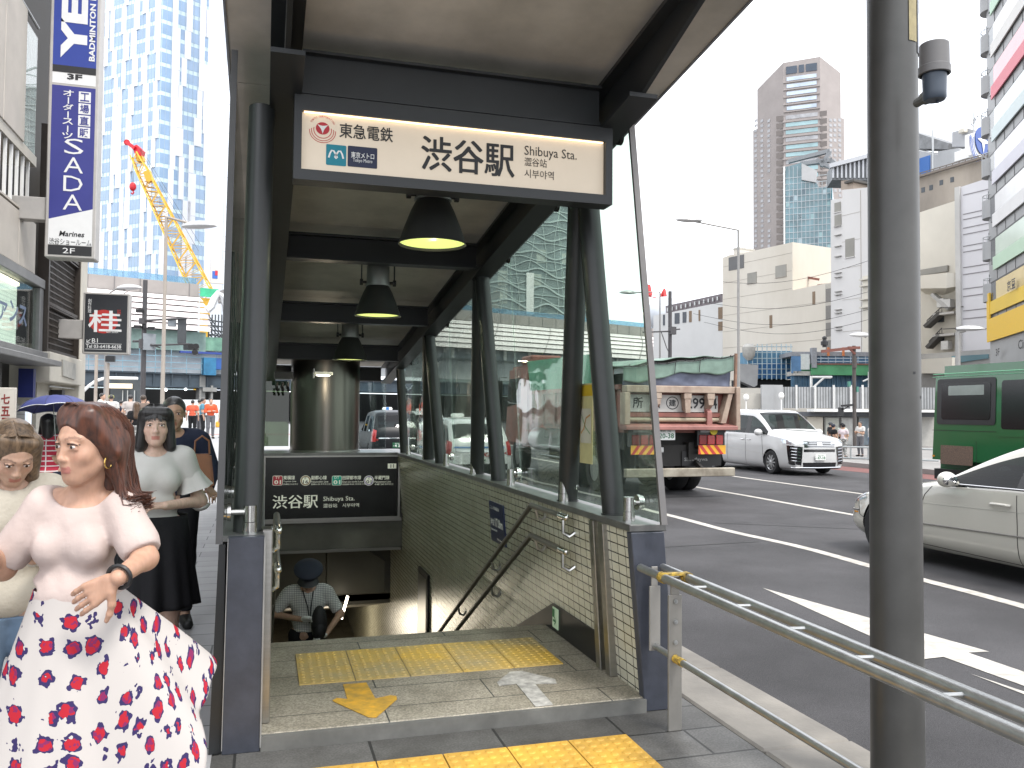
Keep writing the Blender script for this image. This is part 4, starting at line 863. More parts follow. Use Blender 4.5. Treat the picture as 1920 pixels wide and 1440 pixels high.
tx = taxi('taxi', (4.95, 23.9, -.13), 0, tw, 'white taxi with blue stripe seen through the side glass', False, '50-14', '品川 330', stripe=sb, brand='KMX'); tx.scale = (1, 1, .9)
taxi('taxi', (6.9, 40.5, -.13), 0, tw, 'far white taxi ahead behind the glass and posts', False, '31-07', '練馬 501', lampcol=M_red)
# ---------------------------------------------------------------- dump truck
def truck():
 R_ = empty('dump_truck', (8.0, 15.2, -.13), 0, 'weathered red dump truck with tarpaulin load and white number board', 'dump truck')
 red = mat('weathered_red_paint', (.23, .075, .058), .55, 0, .35, 2.5, dirt=(.16, .065, .05)); pale = mat('faded_cream_paint', (.37, .30, .235), .6, 0, .3, 3, dirt=(.26, .18, .14)); grime = mat('grimy_chassis', (.03, .028, .026), .7, 0, .3, 3)
 pink = mat('faded_pink_red', (.32, .14, .12), .55, 0, .3, 3)
 B = lambda name, m_, f, **k: (lambda mb: (f(mb), mb.build(name, m_, R_, **k))[1])(MB())
 # bed: side walls, floor, front wall
 def bed(m):
  m.box((-1.2, .25, 1.42), (-1.14, 6.2, 2.18)); m.box((1.14, .25, 1.42), (1.2, 6.2, 2.18)); m.box((-1.14, .25, 1.30), (1.14, 6.2, 1.44)); m.box((-1.2, 6.2, 1.3), (1.2, 6.3, 3.1))
  for k in range(7): m.box((-1.25, .5+.9*k, 1.36), (-1.2, .62+.9*k, 2.18)); m.box((1.2, .5+.9*k, 1.36), (1.25, .62+.9*k, 2.18))
  m.box((-1.26, .25, 2.16), (-1.12, 6.2, 2.26)); m.box((1.12, .25, 2.16), (1.26, 6.2, 2.26))
 B('bed', red, bed)
 B('bed_extension', mat('green_extension_board', (.10, .30, .19), .6, 0, .25, 3), lambda m: (m.hexa([(-1.2, 1.2, 2.26), (-1.14, 1.2, 2.26), (-1.14, 6.2, 2.26), (-1.2, 6.2, 2.26), (-1.3, 1.6, 2.95), (-1.25, 1.6, 2.95), (-1.25, 6.2, 3.05), (-1.3, 6.2, 3.05)]), m.hexa([(1.14, 1.2, 2.26), (1.2, 1.2, 2.26), (1.2, 6.2, 2.26), (1.14, 6.2, 2.26), (1.14, 1.6, 2.75), (1.2, 1.6, 2.75), (1.2, 6.2, 2.75), (1.14, 6.2, 2.75)])))
 # tailgate: deep cream frame round a recessed red panel
 tg = empty('tailgate', (0, 0, 0)); tg.parent = R_
 m = MB(); m.box((-1.2, -.02, 2.10), (1.2, .22, 2.24)); m.hexa([(-1.24, -.02, 1.46), (-1.12, -.02, 1.46), (-1.12, .22, 1.46), (-1.24, .22, 1.46), (-1.24, -.02, 2.10), (-1.12, -.02, 2.10), (-1.12, .22, 2.10), (-1.24, .22, 2.10)]); m.box((1.20, -.06, 1.36), (1.30, .24, 2.24)); m.build('tailgate_frame', pale, tg, bevel=.012)
 m = MB(); m.hexa([(.88, .0, 1.5), (1.0, .0, 1.5), (1.0, .2, 1.5), (.88, .2, 1.5), (1.06, .0, 2.1), (1.16, .0, 2.1), (1.16, .2, 2.1), (1.06, .2, 2.1)]); m.build('gate_brace', pale, tg)
 m = MB(); m.box((-1.12, .22, 1.46), (1.2, .26, 2.12)); m.box((-1.1, .12, 1.62), (1.0, .2, 1.70)); m.build('gate_panel', red, tg)
 m = MB(); m.hexa([(-1.24, -.10, 1.36), (1.22, -.10, 1.36), (1.22, .25, 1.36), (-1.24, .25, 1.36), (-1.24, -.10, 1.44), (1.22, -.10, 1.44), (1.22, .25, 1.50), (-1.24, .25, 1.50)]); m.build('gate_sill', pink, tg, bevel=.01)
 m = MB(); m.cyl((-1.1, .14, 1.56), (1.05, .14, 1.56), .045, 12); m.build('hinge_bar', mat('dusty_bar', (.33, .28, .2), .7, 0, .2), tg, smooth=True)
 m = MB(); m.box((-1.05, .185, 1.72), (.92, .20, 2.06)); bd = m.build('number_board', mat('board_white', (.5, .49, .46), .6, 0, .12, 5), tg)
 T = []
 def tt(b, x0, x1, z0=1.79, z1=2.01, bold=.02): T.append(tfit(b, M_ink, (x0, .185, z0), (x1, .185, z1), X, Z, bold))
 tt('所', -.98, -.76); tt('沢', -.60, -.38); tt('建', -.19, -.03, 1.83, 1.97); T.append(ellM(M_ink, (-.11, .185, 1.90), .14, .13, X, Z, inner=.86, off=.003)); tt('299', .20, .62); tt('4', .78, .9)
 join_meshes('lettering', T, bd)
 for x in (-.52, .14, .66):
  m = MB(); m.box((x-.085, -.01, 1.98), (x+.085, .14, 2.10)); m.hexa([(x-.055, -.005, 1.70 if x > .1 and x < .2 else 1.86), (x+.055, -.005, 1.70 if .1 < x < .2 else 1.86), (x+.055, .16, 1.76), (x-.055, .16, 1.76), (x-.07, -.005, 1.98), (x+.07, -.005, 1.98), (x+.07, .16, 1.98), (x-.07, .16, 1.98)]); m.build('gate_hook', pale, tg, bevel=.008)
 for x in (-.56, .66):
  m = MB(); m.hexa([(x-.06, .05, 1.46), (x+.06, .05, 1.46), (x+.06, .2, 1.46), (x-.06, .2, 1.46), (x-.05, .05, 1.72), (x+.05, .05, 1.72), (x+.05, .18, 1.86), (x-.05, .18, 1.86)]); m.build('gate_rib', pink, tg)
 # tarpaulin over the load: sags between hooks, blue flap behind
 def sheet(name, m_, f, nu=30, nv=10):
  P = [[f(i/nu, j/nv) for j in range(nv+1)] for i in range(nu+1)]; mb = MB(); mb.grid(P); o = mb.build(name, m_, R_, smooth=True); md = o.modifiers.new('t', 'SOLIDIFY'); md.thickness = .012; return o
 top = lambda u: 2.60+.27*u-.03*math.sin(u*math.pi*4)**2
 rt_ = lambda a, b: .05*math.sin(7*a+3*b)+.03*math.sin(15*a-5*b+1)
 sheet('tarpaulin', mat('green_tarpaulin', (.17, .25, .205), .5, 0, .3, 3), lambda u, v: (lerp(-1.22, 1.24, u), .10-.0*v+.04*rt_(u*2, v), lerp(top(u), top(u)-.27-.05*math.sin(u*9), v)))
 sheet('tarpaulin', mat('blue_tarpaulin', (.12, .14, .20), .45, 0, .35, 2.4, dirt=(.08, .09, .13)), lambda u, v: (lerp(-1.2, 1.2, u), .16+.11*rt_(u*2.3, v*2)+.03*v, lerp(top(u)-.20, 2.24, v)), 40, 14)
 sheet('tarpaulin', mat('green_tarpaulin', (.14, .36, .25)), lambda u, v: (lerp(-1.26, 1.22, u), lerp(.12, 6.2, v), lerp(top(u), 2.9, v)+.08*math.sin(u*math.pi)+.02*rt_(u*3, v*5)))
 m = MB(); pts = [(lerp(-1.22, 1.24, i/24), .08, top(i/24)+.012) for i in range(25)]; m.tube(pts, .012, 6)
 for i in range(1, 24, 2): m.tube([pts[i], (pts[i][0]+.02, .06, pts[i][2]+.035)], .008, 5)
 for x in (-.6, -.1, .45): m.tube([(x, .06, top((x+1.22)/2.46)), (x-.03, .05, top((x+1.22)/2.46)-.24)], .008, 5)
 m.build('rope', M_ink, R_)
 m = MB(); m.cyl((1.27, .1, 2.2), (1.29, .1, 2.93), .035, 8); m.build('corner_pole', mat('rusty_pole', (.22, .13, .09), .8, 0, .4, 8), R_)
 # chassis and wheels
 B('chassis', grime, lambda m: (m.box((-.45, .3, .75), (-.32, 8.6, 1.1)), m.box((.32, .3, .75), (.45, 8.6, 1.1)), m.box((-1.0, .55, .95), (1.0, 1.2, 1.30)), m.box((-.8, .4, .62), (.35, .48, 1.05)), m.box((-.9, 3.6, .5), (.9, 5.5, 1.1)), m.box((-1.0, 1.2, 1.05), (1.0, 6, 1.28))))
 def tyre(x, y, r=.5, w=.27):
  o = empty('wheel', (x, y, r)); o.parent = R_
  t = MB(); t.lathe([(r*.55, -w/2), (r*.93, -w/2), (r, -w/2+.05), (r, w/2-.05), (r*.93, w/2), (r*.55, w/2)], (0, 0, 0), 36, 'X', caps=False); t.build('tyre', M_rubber, o, smooth=True)
  t = MB(); t.lathe([(r*.56, w/2-.02), (r*.5, w/2-.06), (.08, w/2-.05), (.01, w/2-.03)], (0, 0, 0), 24, 'X'); t.lathe([(r*.56, -w/2+.02), (r*.5, -w/2+.06), (.08, -w/2+.05), (.01, -w/2+.03)], (0, 0, 0), 24, 'X'); t.build('rim', mat('steel_rim', (.4, .4, .4), .4, .7, .2), o, smooth=True)
 for y in (1.75, 3.05):
  for x in (-1.04, -.74, .74, 1.04): tyre(x, y)
 for x in (-1.0, 1.0): tyre(x, 7.6)
 for sx in (-1, 1):
  m = MB(); m.box((sx*.9-.32, .95, .36), (sx*.9+.32, .975, 1.0)); o = m.build('mud_flap', M_black, R_)
  if sx > 0: join_meshes('lettering', [tfit('ShinMaywa', mat('flap_grey', (.35, .35, .34), .5, 0, 0), (.25, .36, .70), (.78, .36, .79), X, Z, .02)], R_)
 m = MB(); m.box((.2, .365, .62), (1.1, .38, .92)); m.build('rear_guard', M_black, R_)
 B('bumper_bar', mat('dirty_galvanised_bar', (.36, .33, .27), .55, .4, .3, 3, dirt=(.2, .17, .13)), lambda m: m.box((-1.22, -.05, .43), (1.18, .08, .60)), bevel=.012)
 for x in (-.55, .5): B('bumper_bracket', grime, lambda m: m.bar((x, .05, .55), (x, .9, .95), .06, .1))
 for sx in (-1, 1):
  x0 = sx*.74-.31; lm = empty('tail_lamp', (0, 0, 0)); lm.parent = R_
  m = MB(); m.box((x0, .14, 1.02), (x0+.62, .28, 1.40)); m.build('lamp_housing', M_black, lm)
  for k in range(3): m = MB(); m.box((x0+.03+.19*k, .118, 1.06), (x0+.20+.19*k, .141, 1.26)); m.build('lens', M_red if k != 0 else mat('dim_red_lens', (.22, .012, .012), .2), lm, bevel=.012)
  m = MB(); m.box((x0+.06, .12, 1.31), (x0+.44, .139, 1.39)); m.build('label_plate', mat('grey_label', (.4, .4, .4)), lm)
  hz = MB(); hz.box((x0, .10, .87), (x0+.62, .115, 1.05)); ho = hz.build('hazard_plate', mat('hazard_yellow', (.78, .40, .03), .4, 0, .1, 6), R_)
  T = []
  for k in range(4):
   xa = x0-.02+.17*k; mb = MB(); w = .085; lo = max(x0, xa);
   mb.prism([(min(max(q, x0), x0+.62), .099, z) for q, z in ((xa, .87), (xa+w, .87), (xa+w+(.15 if sx < 0 else -.15), 1.05), (xa+(.15 if sx < 0 else -.15), 1.05))], (0, -.002, 0)); T.append(mb.mesh('s', mat('hazard_red', (.48, .04, .035), .4, 0, .1)))
  join_meshes('stripes', T, ho)
 m = MB(); m.cyl((.78, .11, 1.345), (.78, .10, 1.345), .085, 20); o = m.build('round_sticker', mat('sticker_yellow', (.72, .58, .03), .5, 0, .05), R_)
 plate(R_, (-.34, .05, 1.27), X, .44, .22, '20-38', '所沢 100', sub='う')
 for x in (-.26, .4): m = MB(); m.box((x-.06, .38, .90), (x+.06, .395, 1.0)); m.build('reflector', M_wink, R_, bevel=.01)
 # cab
 cb = empty('cab', (0, 0, 0)); cb.parent = R_
 m = MB(); m.hexa([(-1.2, 6.5, .75), (1.2, 6.5, .75), (1.2, 8.75, .75), (-1.2, 8.75, .75), (-1.15, 6.5, 3.0), (1.15, 6.5, 3.0), (1.15, 8.45, 3.0), (-1.15, 8.45, 3.0)]); m.build('cab_shell', red, cb, bevel=.1, seg=3, smooth=True)
 m = MB(); m.hexa([(-1.19, 7.2, 1.95), (-1.17, 7.2, 1.95), (-1.17, 8.5, 1.85), (-1.19, 8.5, 1.85), (-1.172, 7.2, 2.65), (-1.15, 7.2, 2.65), (-1.15, 8.3, 2.65), (-1.172, 8.3, 2.65)]); m.build('side_window', M_tint, cb)
 m = MB(); m.cbox((-1.42, 8.55, 2.35), (.2, .1, .5)); m.tube([(-1.2, 8.5, 2.7), (-1.42, 8.55, 2.7), (-1.42, 8.55, 2.1), (-1.2, 8.5, 2.05)], .015, 6); m.build('mirror', M_black, cb)
 m = MB(); m.box((-1.1, 6.5, 3.0), (-.2, 7.4, 3.25)); m.build('wind_deflector', red, cb, bevel=.05)
 m = MB(); m.cyl((-.9, 5.6, 1.0), (-.9, 6.4, 1.0), .3, 16); m.build('fuel_tank', M_galv, R_, smooth=True)
 m = MB(); m.tube([(-1.12, 3.9, .6), (-1.12, 5.6, .6)], .03, 6); m.tube([(-1.12, 3.9, .85), (-1.12, 5.6, .85)], .03, 6); m.build('side_guard', M_galv, R_)
truck()
# ---------------------------------------------------------------- green bus
def bus():
 x0, x1, y0, y1 = 15.0, 17.1, 9.6, 16.42
 R_ = empty('green_bus', (16.05, 13., -.13), 0, 'green minibus with dark framed windows at the right edge', 'bus'); K = Matrix.Translation((-16.05, -13, .13))
 def p(o): o.matrix_parent_inverse = K; return o
 gp = carpaint('bus_green_paint', (.004, .095, .026), .3)
 m = MB(); m.hexa([(x0, y0, .30), (x1, y0, .30), (x1, y1, .30), (x0, y1, .30), (x0+.10, y0, 2.72), (x1-.1, y0, 2.72), (x1-.1, y1-.06, 2.72), (x0+.1, y1-.06, 2.72)])
 p(m.build('body', gp, R_, bevel=.24, seg=6, smooth=True, normals=True))
 m = MB(); m.box((x0+.15, y0+.15, -.02+.1), (x1-.15, y1-.15, .32)); p(m.build('underbody', M_black, R_))
 sx = lambda z: x0+.10*(z-.30)/2.42
 def side_panel(name, ya, yb, za, zb_, m_, off, th=.01, r=.07, loc=None):
  q = []
  for cy, cz, t0 in ((yb-r, zb_-r, 0), (ya+r, zb_-r, 90), (ya+r, za+r, 180), (yb-r, za+r, 270)):
   for k in range(5): a = math.radians(t0+22.5*k); yy, zz = cy+r*math.cos(a), cz+r*math.sin(a); q.append((sx(zz)-off, yy, zz))
  mb = MB(); mb.prism(q, (-th, 0, 0)); return p(mb.build(name, m_, R_, normals=True))
 z = -.13*0
 bg_ = mat('bus_window_black', (.008, .009, .010), .2, 0, 0)
 side_panel('window_frame', 14.42, 16.06, 1.36, 2.40, M_black, .002, .012)
 side_panel('window', 14.55, 15.92, 1.47, 2.30, bg_, .015, .006)
 side_panel('painted_reflection', 14.72, 15.72, 2.02, 2.24, mat('pale_reflection', (.22, .25, .23), .2, 0, .15, 2), .022, .002, .02)  # pale panel painted on the window as a reflection
 side_panel('emergency_door', 13.35, 14.38, 1.12, 2.42, gp, .003, .012); side_panel('door_window', 13.50, 14.26, 1.28, 2.32, bg_, .016, .008)
 side_panel('window_frame', 10.2, 13.25, 1.36, 2.40, M_black, .002, .012); side_panel('window', 10.3, 13.1, 1.47, 2.30, bg_, .015, .006)
 side_panel('engine_grille', 15.0, 15.92, .45, .88, mat('brown_mesh_grille', (.13, .085, .06), .7, 0, .4, 40), .002, .01, .02)
 side_panel('side_marker', 16.1, 16.17, .60, .64, mat('amber_lens', (.6, .25, .03), .2), .003, .008, .01)
 m = MB(); m.tube([(sx(2.52)-.004, 16.2, 2.52), (sx(2.52)-.004, 9.7, 2.52)], .012, 6); m.tube([(sx(2.46)-.004, 16.22, 2.455), (sx(2.46)-.004, 9.7, 2.455)], .008, 6); p(m.build('gutter', mat('pale_green_gutter', (.12, .36, .2), .3, 0, .1), R_))
 m = MB(); m.tube([(sx(1.22)-.003, 16.2, 1.22), (sx(1.22)-.003, 14.4, 1.22)], .005, 5); m.tube([(sx(.40)-.003, 14.9, .40), (sx(.4)-.003, 14.9, 1.0)], .004, 5); p(m.build('panel_seam', M_seam, R_))
 for yy in (14.2, 10.9):
  for xx in (15.16, 16.94):
   w = empty('wheel', (xx, yy, .28)); w.parent = R_; w.matrix_parent_inverse = K
   t = MB(); r = .40; t.lathe([(r*.55, -.11), (r*.95, -.11), (r, -.07), (r, .07), (r*.95, .11), (r*.55, .11)], (0, 0, 0), 30, 'X', caps=False); t.build('tyre', M_rubber, w, smooth=True)
   t = MB(); t.lathe([(r*.56, -.1), (r*.4, -.06), (.02, -.08)], (0, 0, 0), 20, 'X'); t.build('rim', M_rim, w, smooth=True)
bus()
# ================================================================ buildings and far structures
class Face:
 "upright plane through the point seen at u0 at depth d0, running in the direction ang (degrees clockwise from +Y)"
 def __init__(s, u0, d0, ang):
  s.o = at(u0, 770, d=d0); a = math.radians(ang); s.x = Vector((math.sin(a), math.cos(a), 0)); n = Vector((s.x.y, -s.x.x, 0))
  s.n = n if n.dot(Vector((s.o.x, s.o.y, 0))) < 0 else -n       # towards the viewer
 def p(s, u, v, off=0):
  w = Vector(fw)+Vector(rt)*((u-960)/FPX)+Vector(up)*((720-v)/FPX); c = Vector((0, 0, EYE)); o = s.o+s.n*off
  t = (o-c).dot(s.n)/w.dot(s.n); return c+w*t
 def s_(s, u): return (s.p(u, 770)-s.o).dot(s.x)
 def q(s, a, z, off=0): r = s.o+s.x*a+s.n*off; return Vector((r.x, r.y, z))
 def poly(s, uv, depth, mb=None, off=0):
  mb = mb or MB(); mb.prism([s.p(u, v, off) for u, v in uv], -s.n*depth); return mb
 def slab(s, a0, a1, z0, z1, off, depth, mb=None):
  "rectangle on the face from a0 to a1 along it; front at off, going back by depth"
  mb = mb or MB(); P = [s.q(a0, z0, off), s.q(a1, z0, off), s.q(a1, z1, off), s.q(a0, z1, off)]; mb.prism(P, -s.n*depth); return mb
 def rect(s, u0, v0, u1, v1, off, depth, mb=None):
  "rectangle whose size is measured at its middle"
  um, vm = (u0+u1)/2, (v0+v1)/2; a0, a1 = s.s_(u0), s.s_(u1); z0, z1 = s.p(um, v1)[2], s.p(um, v0)[2]
  return s.slab(a0, a1, z0, z1, off, depth, mb)
def thing(name, label, cat, group=None): return empty(name, (0, 0, 0), 0, label, cat, group)
def facadewin(root, F, a0, a1, z0, z1, n, rows, w, h, frame, pane, off=.02, name='window', mx=None, count=[0]):
 for r in range(rows):
  for c in range(n):
   ac = lerp(a0, a1, (c+.5)/n); zc = lerp(z0, z1, (r+.5)/rows)
   f = F.slab(ac-w/2, ac+w/2, zc-h/2, zc+h/2, off, .1).build(name, frame, root)
   F.slab(ac-w/2+.06, ac+w/2-.06, zc-h/2+.06, zc+h/2-.06, off+.01, .02).build('pane', pane, f)
M_winD = mat('dark_far_window', (.05, .06, .07), .12, 0, .2, .3); M_winB = mat('sky_blue_window', (.16, .25, .36), .08, 0, .15, .05, spec=.8); M_winT = mat('teal_window', (.10, .19, .22), .08, 0, .3, .08, spec=.8)
# ---------------------------------------------------------------- shop building on the left
def left_building():
 F = Face(60, 14.4, 0); x0 = -3.3
 F.o = Vector((x0, 12, 0)); F.x = Vector((0, 1, 0)); F.n = Vector((1, 0, 0))
 R_ = thing('shop_building', 'beige shop building with balconies and lit showroom left of the pavement', 'building')
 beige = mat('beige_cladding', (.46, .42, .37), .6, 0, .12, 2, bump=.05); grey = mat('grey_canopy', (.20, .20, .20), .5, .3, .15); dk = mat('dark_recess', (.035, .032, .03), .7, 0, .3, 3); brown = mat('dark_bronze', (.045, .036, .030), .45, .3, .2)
 cream = mat('cream_render', (.50, .47, .41), .7, 0, .12, 1.5, bump=.1)
 Bx = lambda name, m_, *bs, **k: (lambda mb: ([mb.box(a, b) for a, b in bs], mb.build(name, m_, R_, **k))[1])(MB())
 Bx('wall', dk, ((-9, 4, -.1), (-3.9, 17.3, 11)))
 Bx('side_pilaster', cream, ((-3.9, 16.85, -.1), (-3.22, 17.35, 6.0)), bevel=.01)
 Bx('ground_wall', cream, ((-3.9, 15.1, -.1), (-3.5, 16.85, 2.6)))
 # upper balcony: panels, glass and underside
 ym = 13.95
 Bx('balcony_slab', cream, ((-3.9, 6, 5.15), (-3.32, ym, 5.3)))
 Bx('balcony_parapet', beige, ((-3.42, 6, 5.3), (-3.3, 10.4, 7.2)), ((-3.42, 10.42, 5.3), (-3.3, 12.2, 7.2)), ((-3.42, 12.22, 5.3), (-3.3, 13.2, 7.2)), bevel=.006)
 Bx('balcony_glass', glassmat('frosted_balcony_pane', (.75, .82, .80), 1, 0, .35, (.7, .72, .68)), ((-3.36, 13.22, 5.3), (-3.345, ym, 7.1)))
 m = MB(); m.tube([(-3.34, 6, 7.25), (-3.34, ym, 7.25)], .02, 6); m.build('balcony_rail', M_galv, R_)
 Bx('balcony_parapet', beige, ((-3.42, 6, 3.55), (-3.3, 11.5, 4.3)), ((-3.42, 11.52, 3.55), (-3.3, 13.05, 4.3)), ((-3.42, 13.07, 3.55), (-3.3, ym, 4.3)), bevel=.006)
 Bx('balcony_parapet', beige, ((-3.42, 6, 4.33), (-3.3, ym-.3, 4.36)))
 for k in range(9):
  y = 11.4+.28*k; m = MB(); m.box((-3.38, y, 4.36), (-3.34, y+.03, 5.16)); m.build('baluster', M_white, R_)
 m = MB()
 for k in range(14): m.box((-3.88, 6+.6*k, 4.3), (-3.86, 6.03+.6*k, 5.2))
 for k in range(4): m.box((-3.88, 6, 4.4+.2*k), (-3.86, 14, 4.42+.2*k))
 m.build('mesh_screen', brown, R_)
 # lit showroom window with blind and warm light line
 Bx('showroom_frame', grey, ((-3.45, 6, 3.4), (-3.28, 14.5, 3.54)), ((-3.45, 6, 2.28), (-3.22, 14.5, 2.42)), ((-3.4, 14.3, 2.42), (-3.3, 14.5, 3.4)), bevel=.008)
 blind = brickmat('self_lit_blind', (.62, .66, .60), (.66, .69, .62), (.42, .45, .42), 9, .06, .008, 'YZ', .5, 0, .3)
 b_ = blind.node_tree.nodes['Principled BSDF']; b_.inputs['Emission Color'].default_value = (.75, .85, .75, 1); b_.inputs['Emission Strength'].default_value = .45  # room light is put into the blind as its own glow
 Bx('showroom_back', blind, ((-3.56, 6, 2.42), (-3.48, 13.75, 3.4)))
 Bx('showroom_window', glassmat('showroom_pane', (.9, .95, .92), .8), ((-3.36, 6, 2.42), (-3.35, 14.3, 3.4)))
 Bx('showroom_light', emitmat('warm_cove', (1, .86, .62), 2.2), ((-3.48, 6, 3.33), (-3.44, 13.7, 3.38)))
 # reflected text painted on the window as lettering
 T = [tfit('直ファンス', mat('reflected_navy', (.10, .14, .22), .5, 0, .1), (-3.345, 11.4, 2.72), (-3.345, 13.75, 3.08), (0, 1, 0), Z, .02)]
 # the letters face the room so that they read as in the photo
 join_meshes('lettering', T, R_)
 Bx('canopy', grey, ((-3.6, 6, 2.2), (-2.98, 14.3, 2.28)), bevel=.01)
 # bronze lattice screen
 l = MB(); ya, yb_ = 14.6, 16.8
 for z0, z1 in ((2.5, 3.16), (3.24, 4.1), (4.2, 6.)):
  l.box((-3.36, ya, z0-.05), (-3.26, yb_, z0)); l.box((-3.36, ya, z1), (-3.26, yb_, z1+.02))
  k = 0
  y = ya
  while y < yb_: l.box((-3.345, y, z0), (-3.325, y+.02, z1)); y += .085
  z = z0
  while z < z1: l.box((-3.35, ya, z), (-3.32, yb_, z+.022)); z += .1
 l.box((-3.4, ya-.08, 2.4), (-3.24, ya, 6)); l.box((-3.4, yb_, 2.4), (-3.24, yb_+.05, 6)); l.build('lattice_screen', brown, R_)
 Bx('fascia_block', cream, ((-3.6, 14.5, 1.98), (-3.18, 16.84, 2.44)), bevel=.012)
 m = MB(); m.prism([(-3.18, 15.2, 2.36), (-3.18, 15.25, 2.10), (-3.18, 16.2, 2.06), (-3.18, 16.2, 2.34)], (.025, 0, 0)); m.build('plaque', mat('pale_plaque', (.36, .35, .32), .5, 0, .2, 6), R_, normals=True)
 Bx('shop_front', mat('dark_shop_front', (.06, .058, .055), .5, 0, .3, 2), ((-3.9, 6, -.1), (-3.5, 13.2, 2.2)))
 Bx('shop_shutter', brickmat('slatted_shutter', (.14, .14, .135), (.16, .16, .15), (.05, .05, .05), 9, .07, .01, 'YZ', .5, 0, .5), ((-3.5, 11.8, .1), (-3.44, 14.2, 1.62)))
 Bx('blue_panel', mat('deep_blue_panel', (.015, .025, .16), .4, 0, .1), ((-3.5, 14.02, 1.72), (-3.3, 14.16, 2.15)))
 Bx('lit_panel', mat('small_lit_panel', (.6, .65, .72), .4, 0, .1, emit=.5), ((-3.5, 14.2, 1.30), (-3.4, 14.4, 1.62)))
 Bx('wall_lamp', M_black, ((-3.48, 15.9, 1.72), (-3.3, 16.1, 1.88)))
 m = MB(); m.tube([(-3.3, 15.0, 1.92), (-3.3, 17.3, 1.92)], .012, 6); m.build('conduit', M_galv, R_)
 # vertical signs hung off the facade
 def hung(name, label, u0, v0, u1, v1, y, th, frame, face, arm):
  O = empty(name, (0, 0, 0), 0, label, 'sign'); a, b = at(u0, v1, y=y), at(u1, v0, y=y)
  um = (u0+u1)/2; zlo, zhi = at(um, v1, y=y)[2], at(um, v0, y=y)[2]; X0, X1 = at(u0, (v0+v1)/2, y=y)[0], at(u1, (v0+v1)/2, y=y)[0]
  m = MB(); m.box((X0, y+.01, zlo), (X1, y+th, zhi)); m.build('sign_box', frame, O, bevel=.012)
  for z in arm: m = MB(); m.box((-3.5, y+.06, z-.16), (X0, y+th-.05, z+.16)); m.build('bracket', frame, O, bevel=.01)
  return O, X0, X1, zlo, zhi
 sil = mat('silver_sign_frame', (.42, .40, .38), .45, .4, .1, 4)
 y = 13.; O, X0, X1, z0, z1 = hung('hanging_sign', 'tall blue vertical sign with white shop lettering above the pavement', 92, -260, 187, 484, y, .32, sil, None, (4.35,))
 W = X1-X0; e = .045; vz = lambda v: at(139, v, y=y)[2]; vx = lambda u, v: at(u, v, y=y)[0]
 navy = mat('sign_indigo', (.030, .034, .20), .4, 0, .06, 3); blue = mat('sign_blue', (.022, .045, .26), .4, 0, .06, 3); wh = mat('sign_white', (.66, .66, .66), .5, 0, .04); bk = M_ink
 T = []
 R = lambda m_, xa, za, xb, zb_, off=.002: T.append(rectM(m_, (xa, y+.01, za), (xb, y+.01, zb_), X, Z, off))
 xa, xb = X0+e, X1-e
 R(blue, xa, vz(133)+.0, xb, vz(-250)); R(bk, xa, vz(137), xb, vz(124), .0025); R(wh, xa, vz(158), xb, vz(138)); R(navy, xa, vz(457), xb, vz(162)); R(bk, xa, vz(479), xb, vz(461))
 mb = MB(); mb.prism([(xa, y+.0075, vz(413)), (xb, y+.0075, vz(390)), (xb, y+.0075, vz(460)), (xa, y+.0075, vz(460))], (0, -.001, 0)); T.append(mb.mesh('w', wh))
 def t(b, fx0, v1, fx1, v0, m_=wh, bold=0, off=.006, xd=X, zd=Z, shear=0): T.append(tfit(b, m_, (lerp(X0, X1, fx0), y+.01, vz(v1)), (lerp(X0, X1, fx1), y+.01, vz(v0)), xd, zd, bold, off, shear))
 t('3F', .36, 149.5, .66, 138.5, bk, .04); t('2F', .36, 475.5, .60, 465.5)
 for i, ch in enumerate('SADA'): t(ch, .34, 289+35*i, .72, 260+35*i, bold=-.005)
 for i, ch in enumerate('オーダースーツ'):
  if ch == 'ー': R(wh, lerp(X0, X1, .385), vz(182+13.3*i), lerp(X0, X1, .41), vz(170+13.3*i), .006)
  else: t(ch, .29, 181+13.3*i, .50, 169.5+13.3*i, bold=.015)
 for i, ch in enumerate('工場直販'):
  R(wh, lerp(X0, X1, .60), vz(190+22.3*i), lerp(X0, X1, .84), vz(170+22.3*i), .004); t(ch, .63, 188+22.3*i, .81, 172+22.3*i, navy, .02, .0065)
 t('Marines', .28, 444, .78, 434, bk, .02, shear=.2); t('渋谷ショールーム', .09, 460, .92, 448, bk, 0)
 # upper panel reads upwards
 u_ = lambda fx, v: (lerp(X0, X1, fx), y+.01, vz(v))
 T.append(tfit('YEM', wh, u_(.74, 110), u_(.22, -70), Z, (-1, 0, 0), .05, .006)); T.append(tfit('BADMINTON PRO·SHOP', wh, u_(.90, 111), u_(.78, -90), Z, (-1, 0, 0), .03, .006))
 join_meshes('lettering', T, O)
 y = 15.6; O, X0, X1, z0, z1 = hung('hanging_sign', 'black restaurant sign with a red disc and white brush character', 155, 549, 243, 664, y, .22, sil, None, (2.9,))
 vz2 = lambda v: at(199, v, y=y)[2]; vx2 = lambda u: at(u, 607, y=y)[0]; T = []; sblk = mat('sign_black', (.014, .015, .02), .35, 0, .1)
 T.append(rectM(sblk, (X0+.03, y+.01, z0+.035), (X1-.04, y+.01, z1-.03), X, Z, .002)); c = (vx2(194), y+.01, vz2(603)); T.append(ellM(mat('sign_disc_red', (.40, .025, .02), .5, 0, .1), c, .22, .20, X, Z, off=.004))
 def t2(b, u0, v1, u1, v0, m_=wh, bold=0, off=.007): T.append(tfit(b, m_, (vx2(u0), y+.01, vz2(v1)), (vx2(u1), y+.01, vz2(v0)), X, Z, bold, off))
 t2('桂', 165, 623, 228, 582, bold=.012)
 for i, ch in enumerate('創作料理'): t2(ch, 164, 568+6.5*i, 170.5, 561.5+6.5*i)
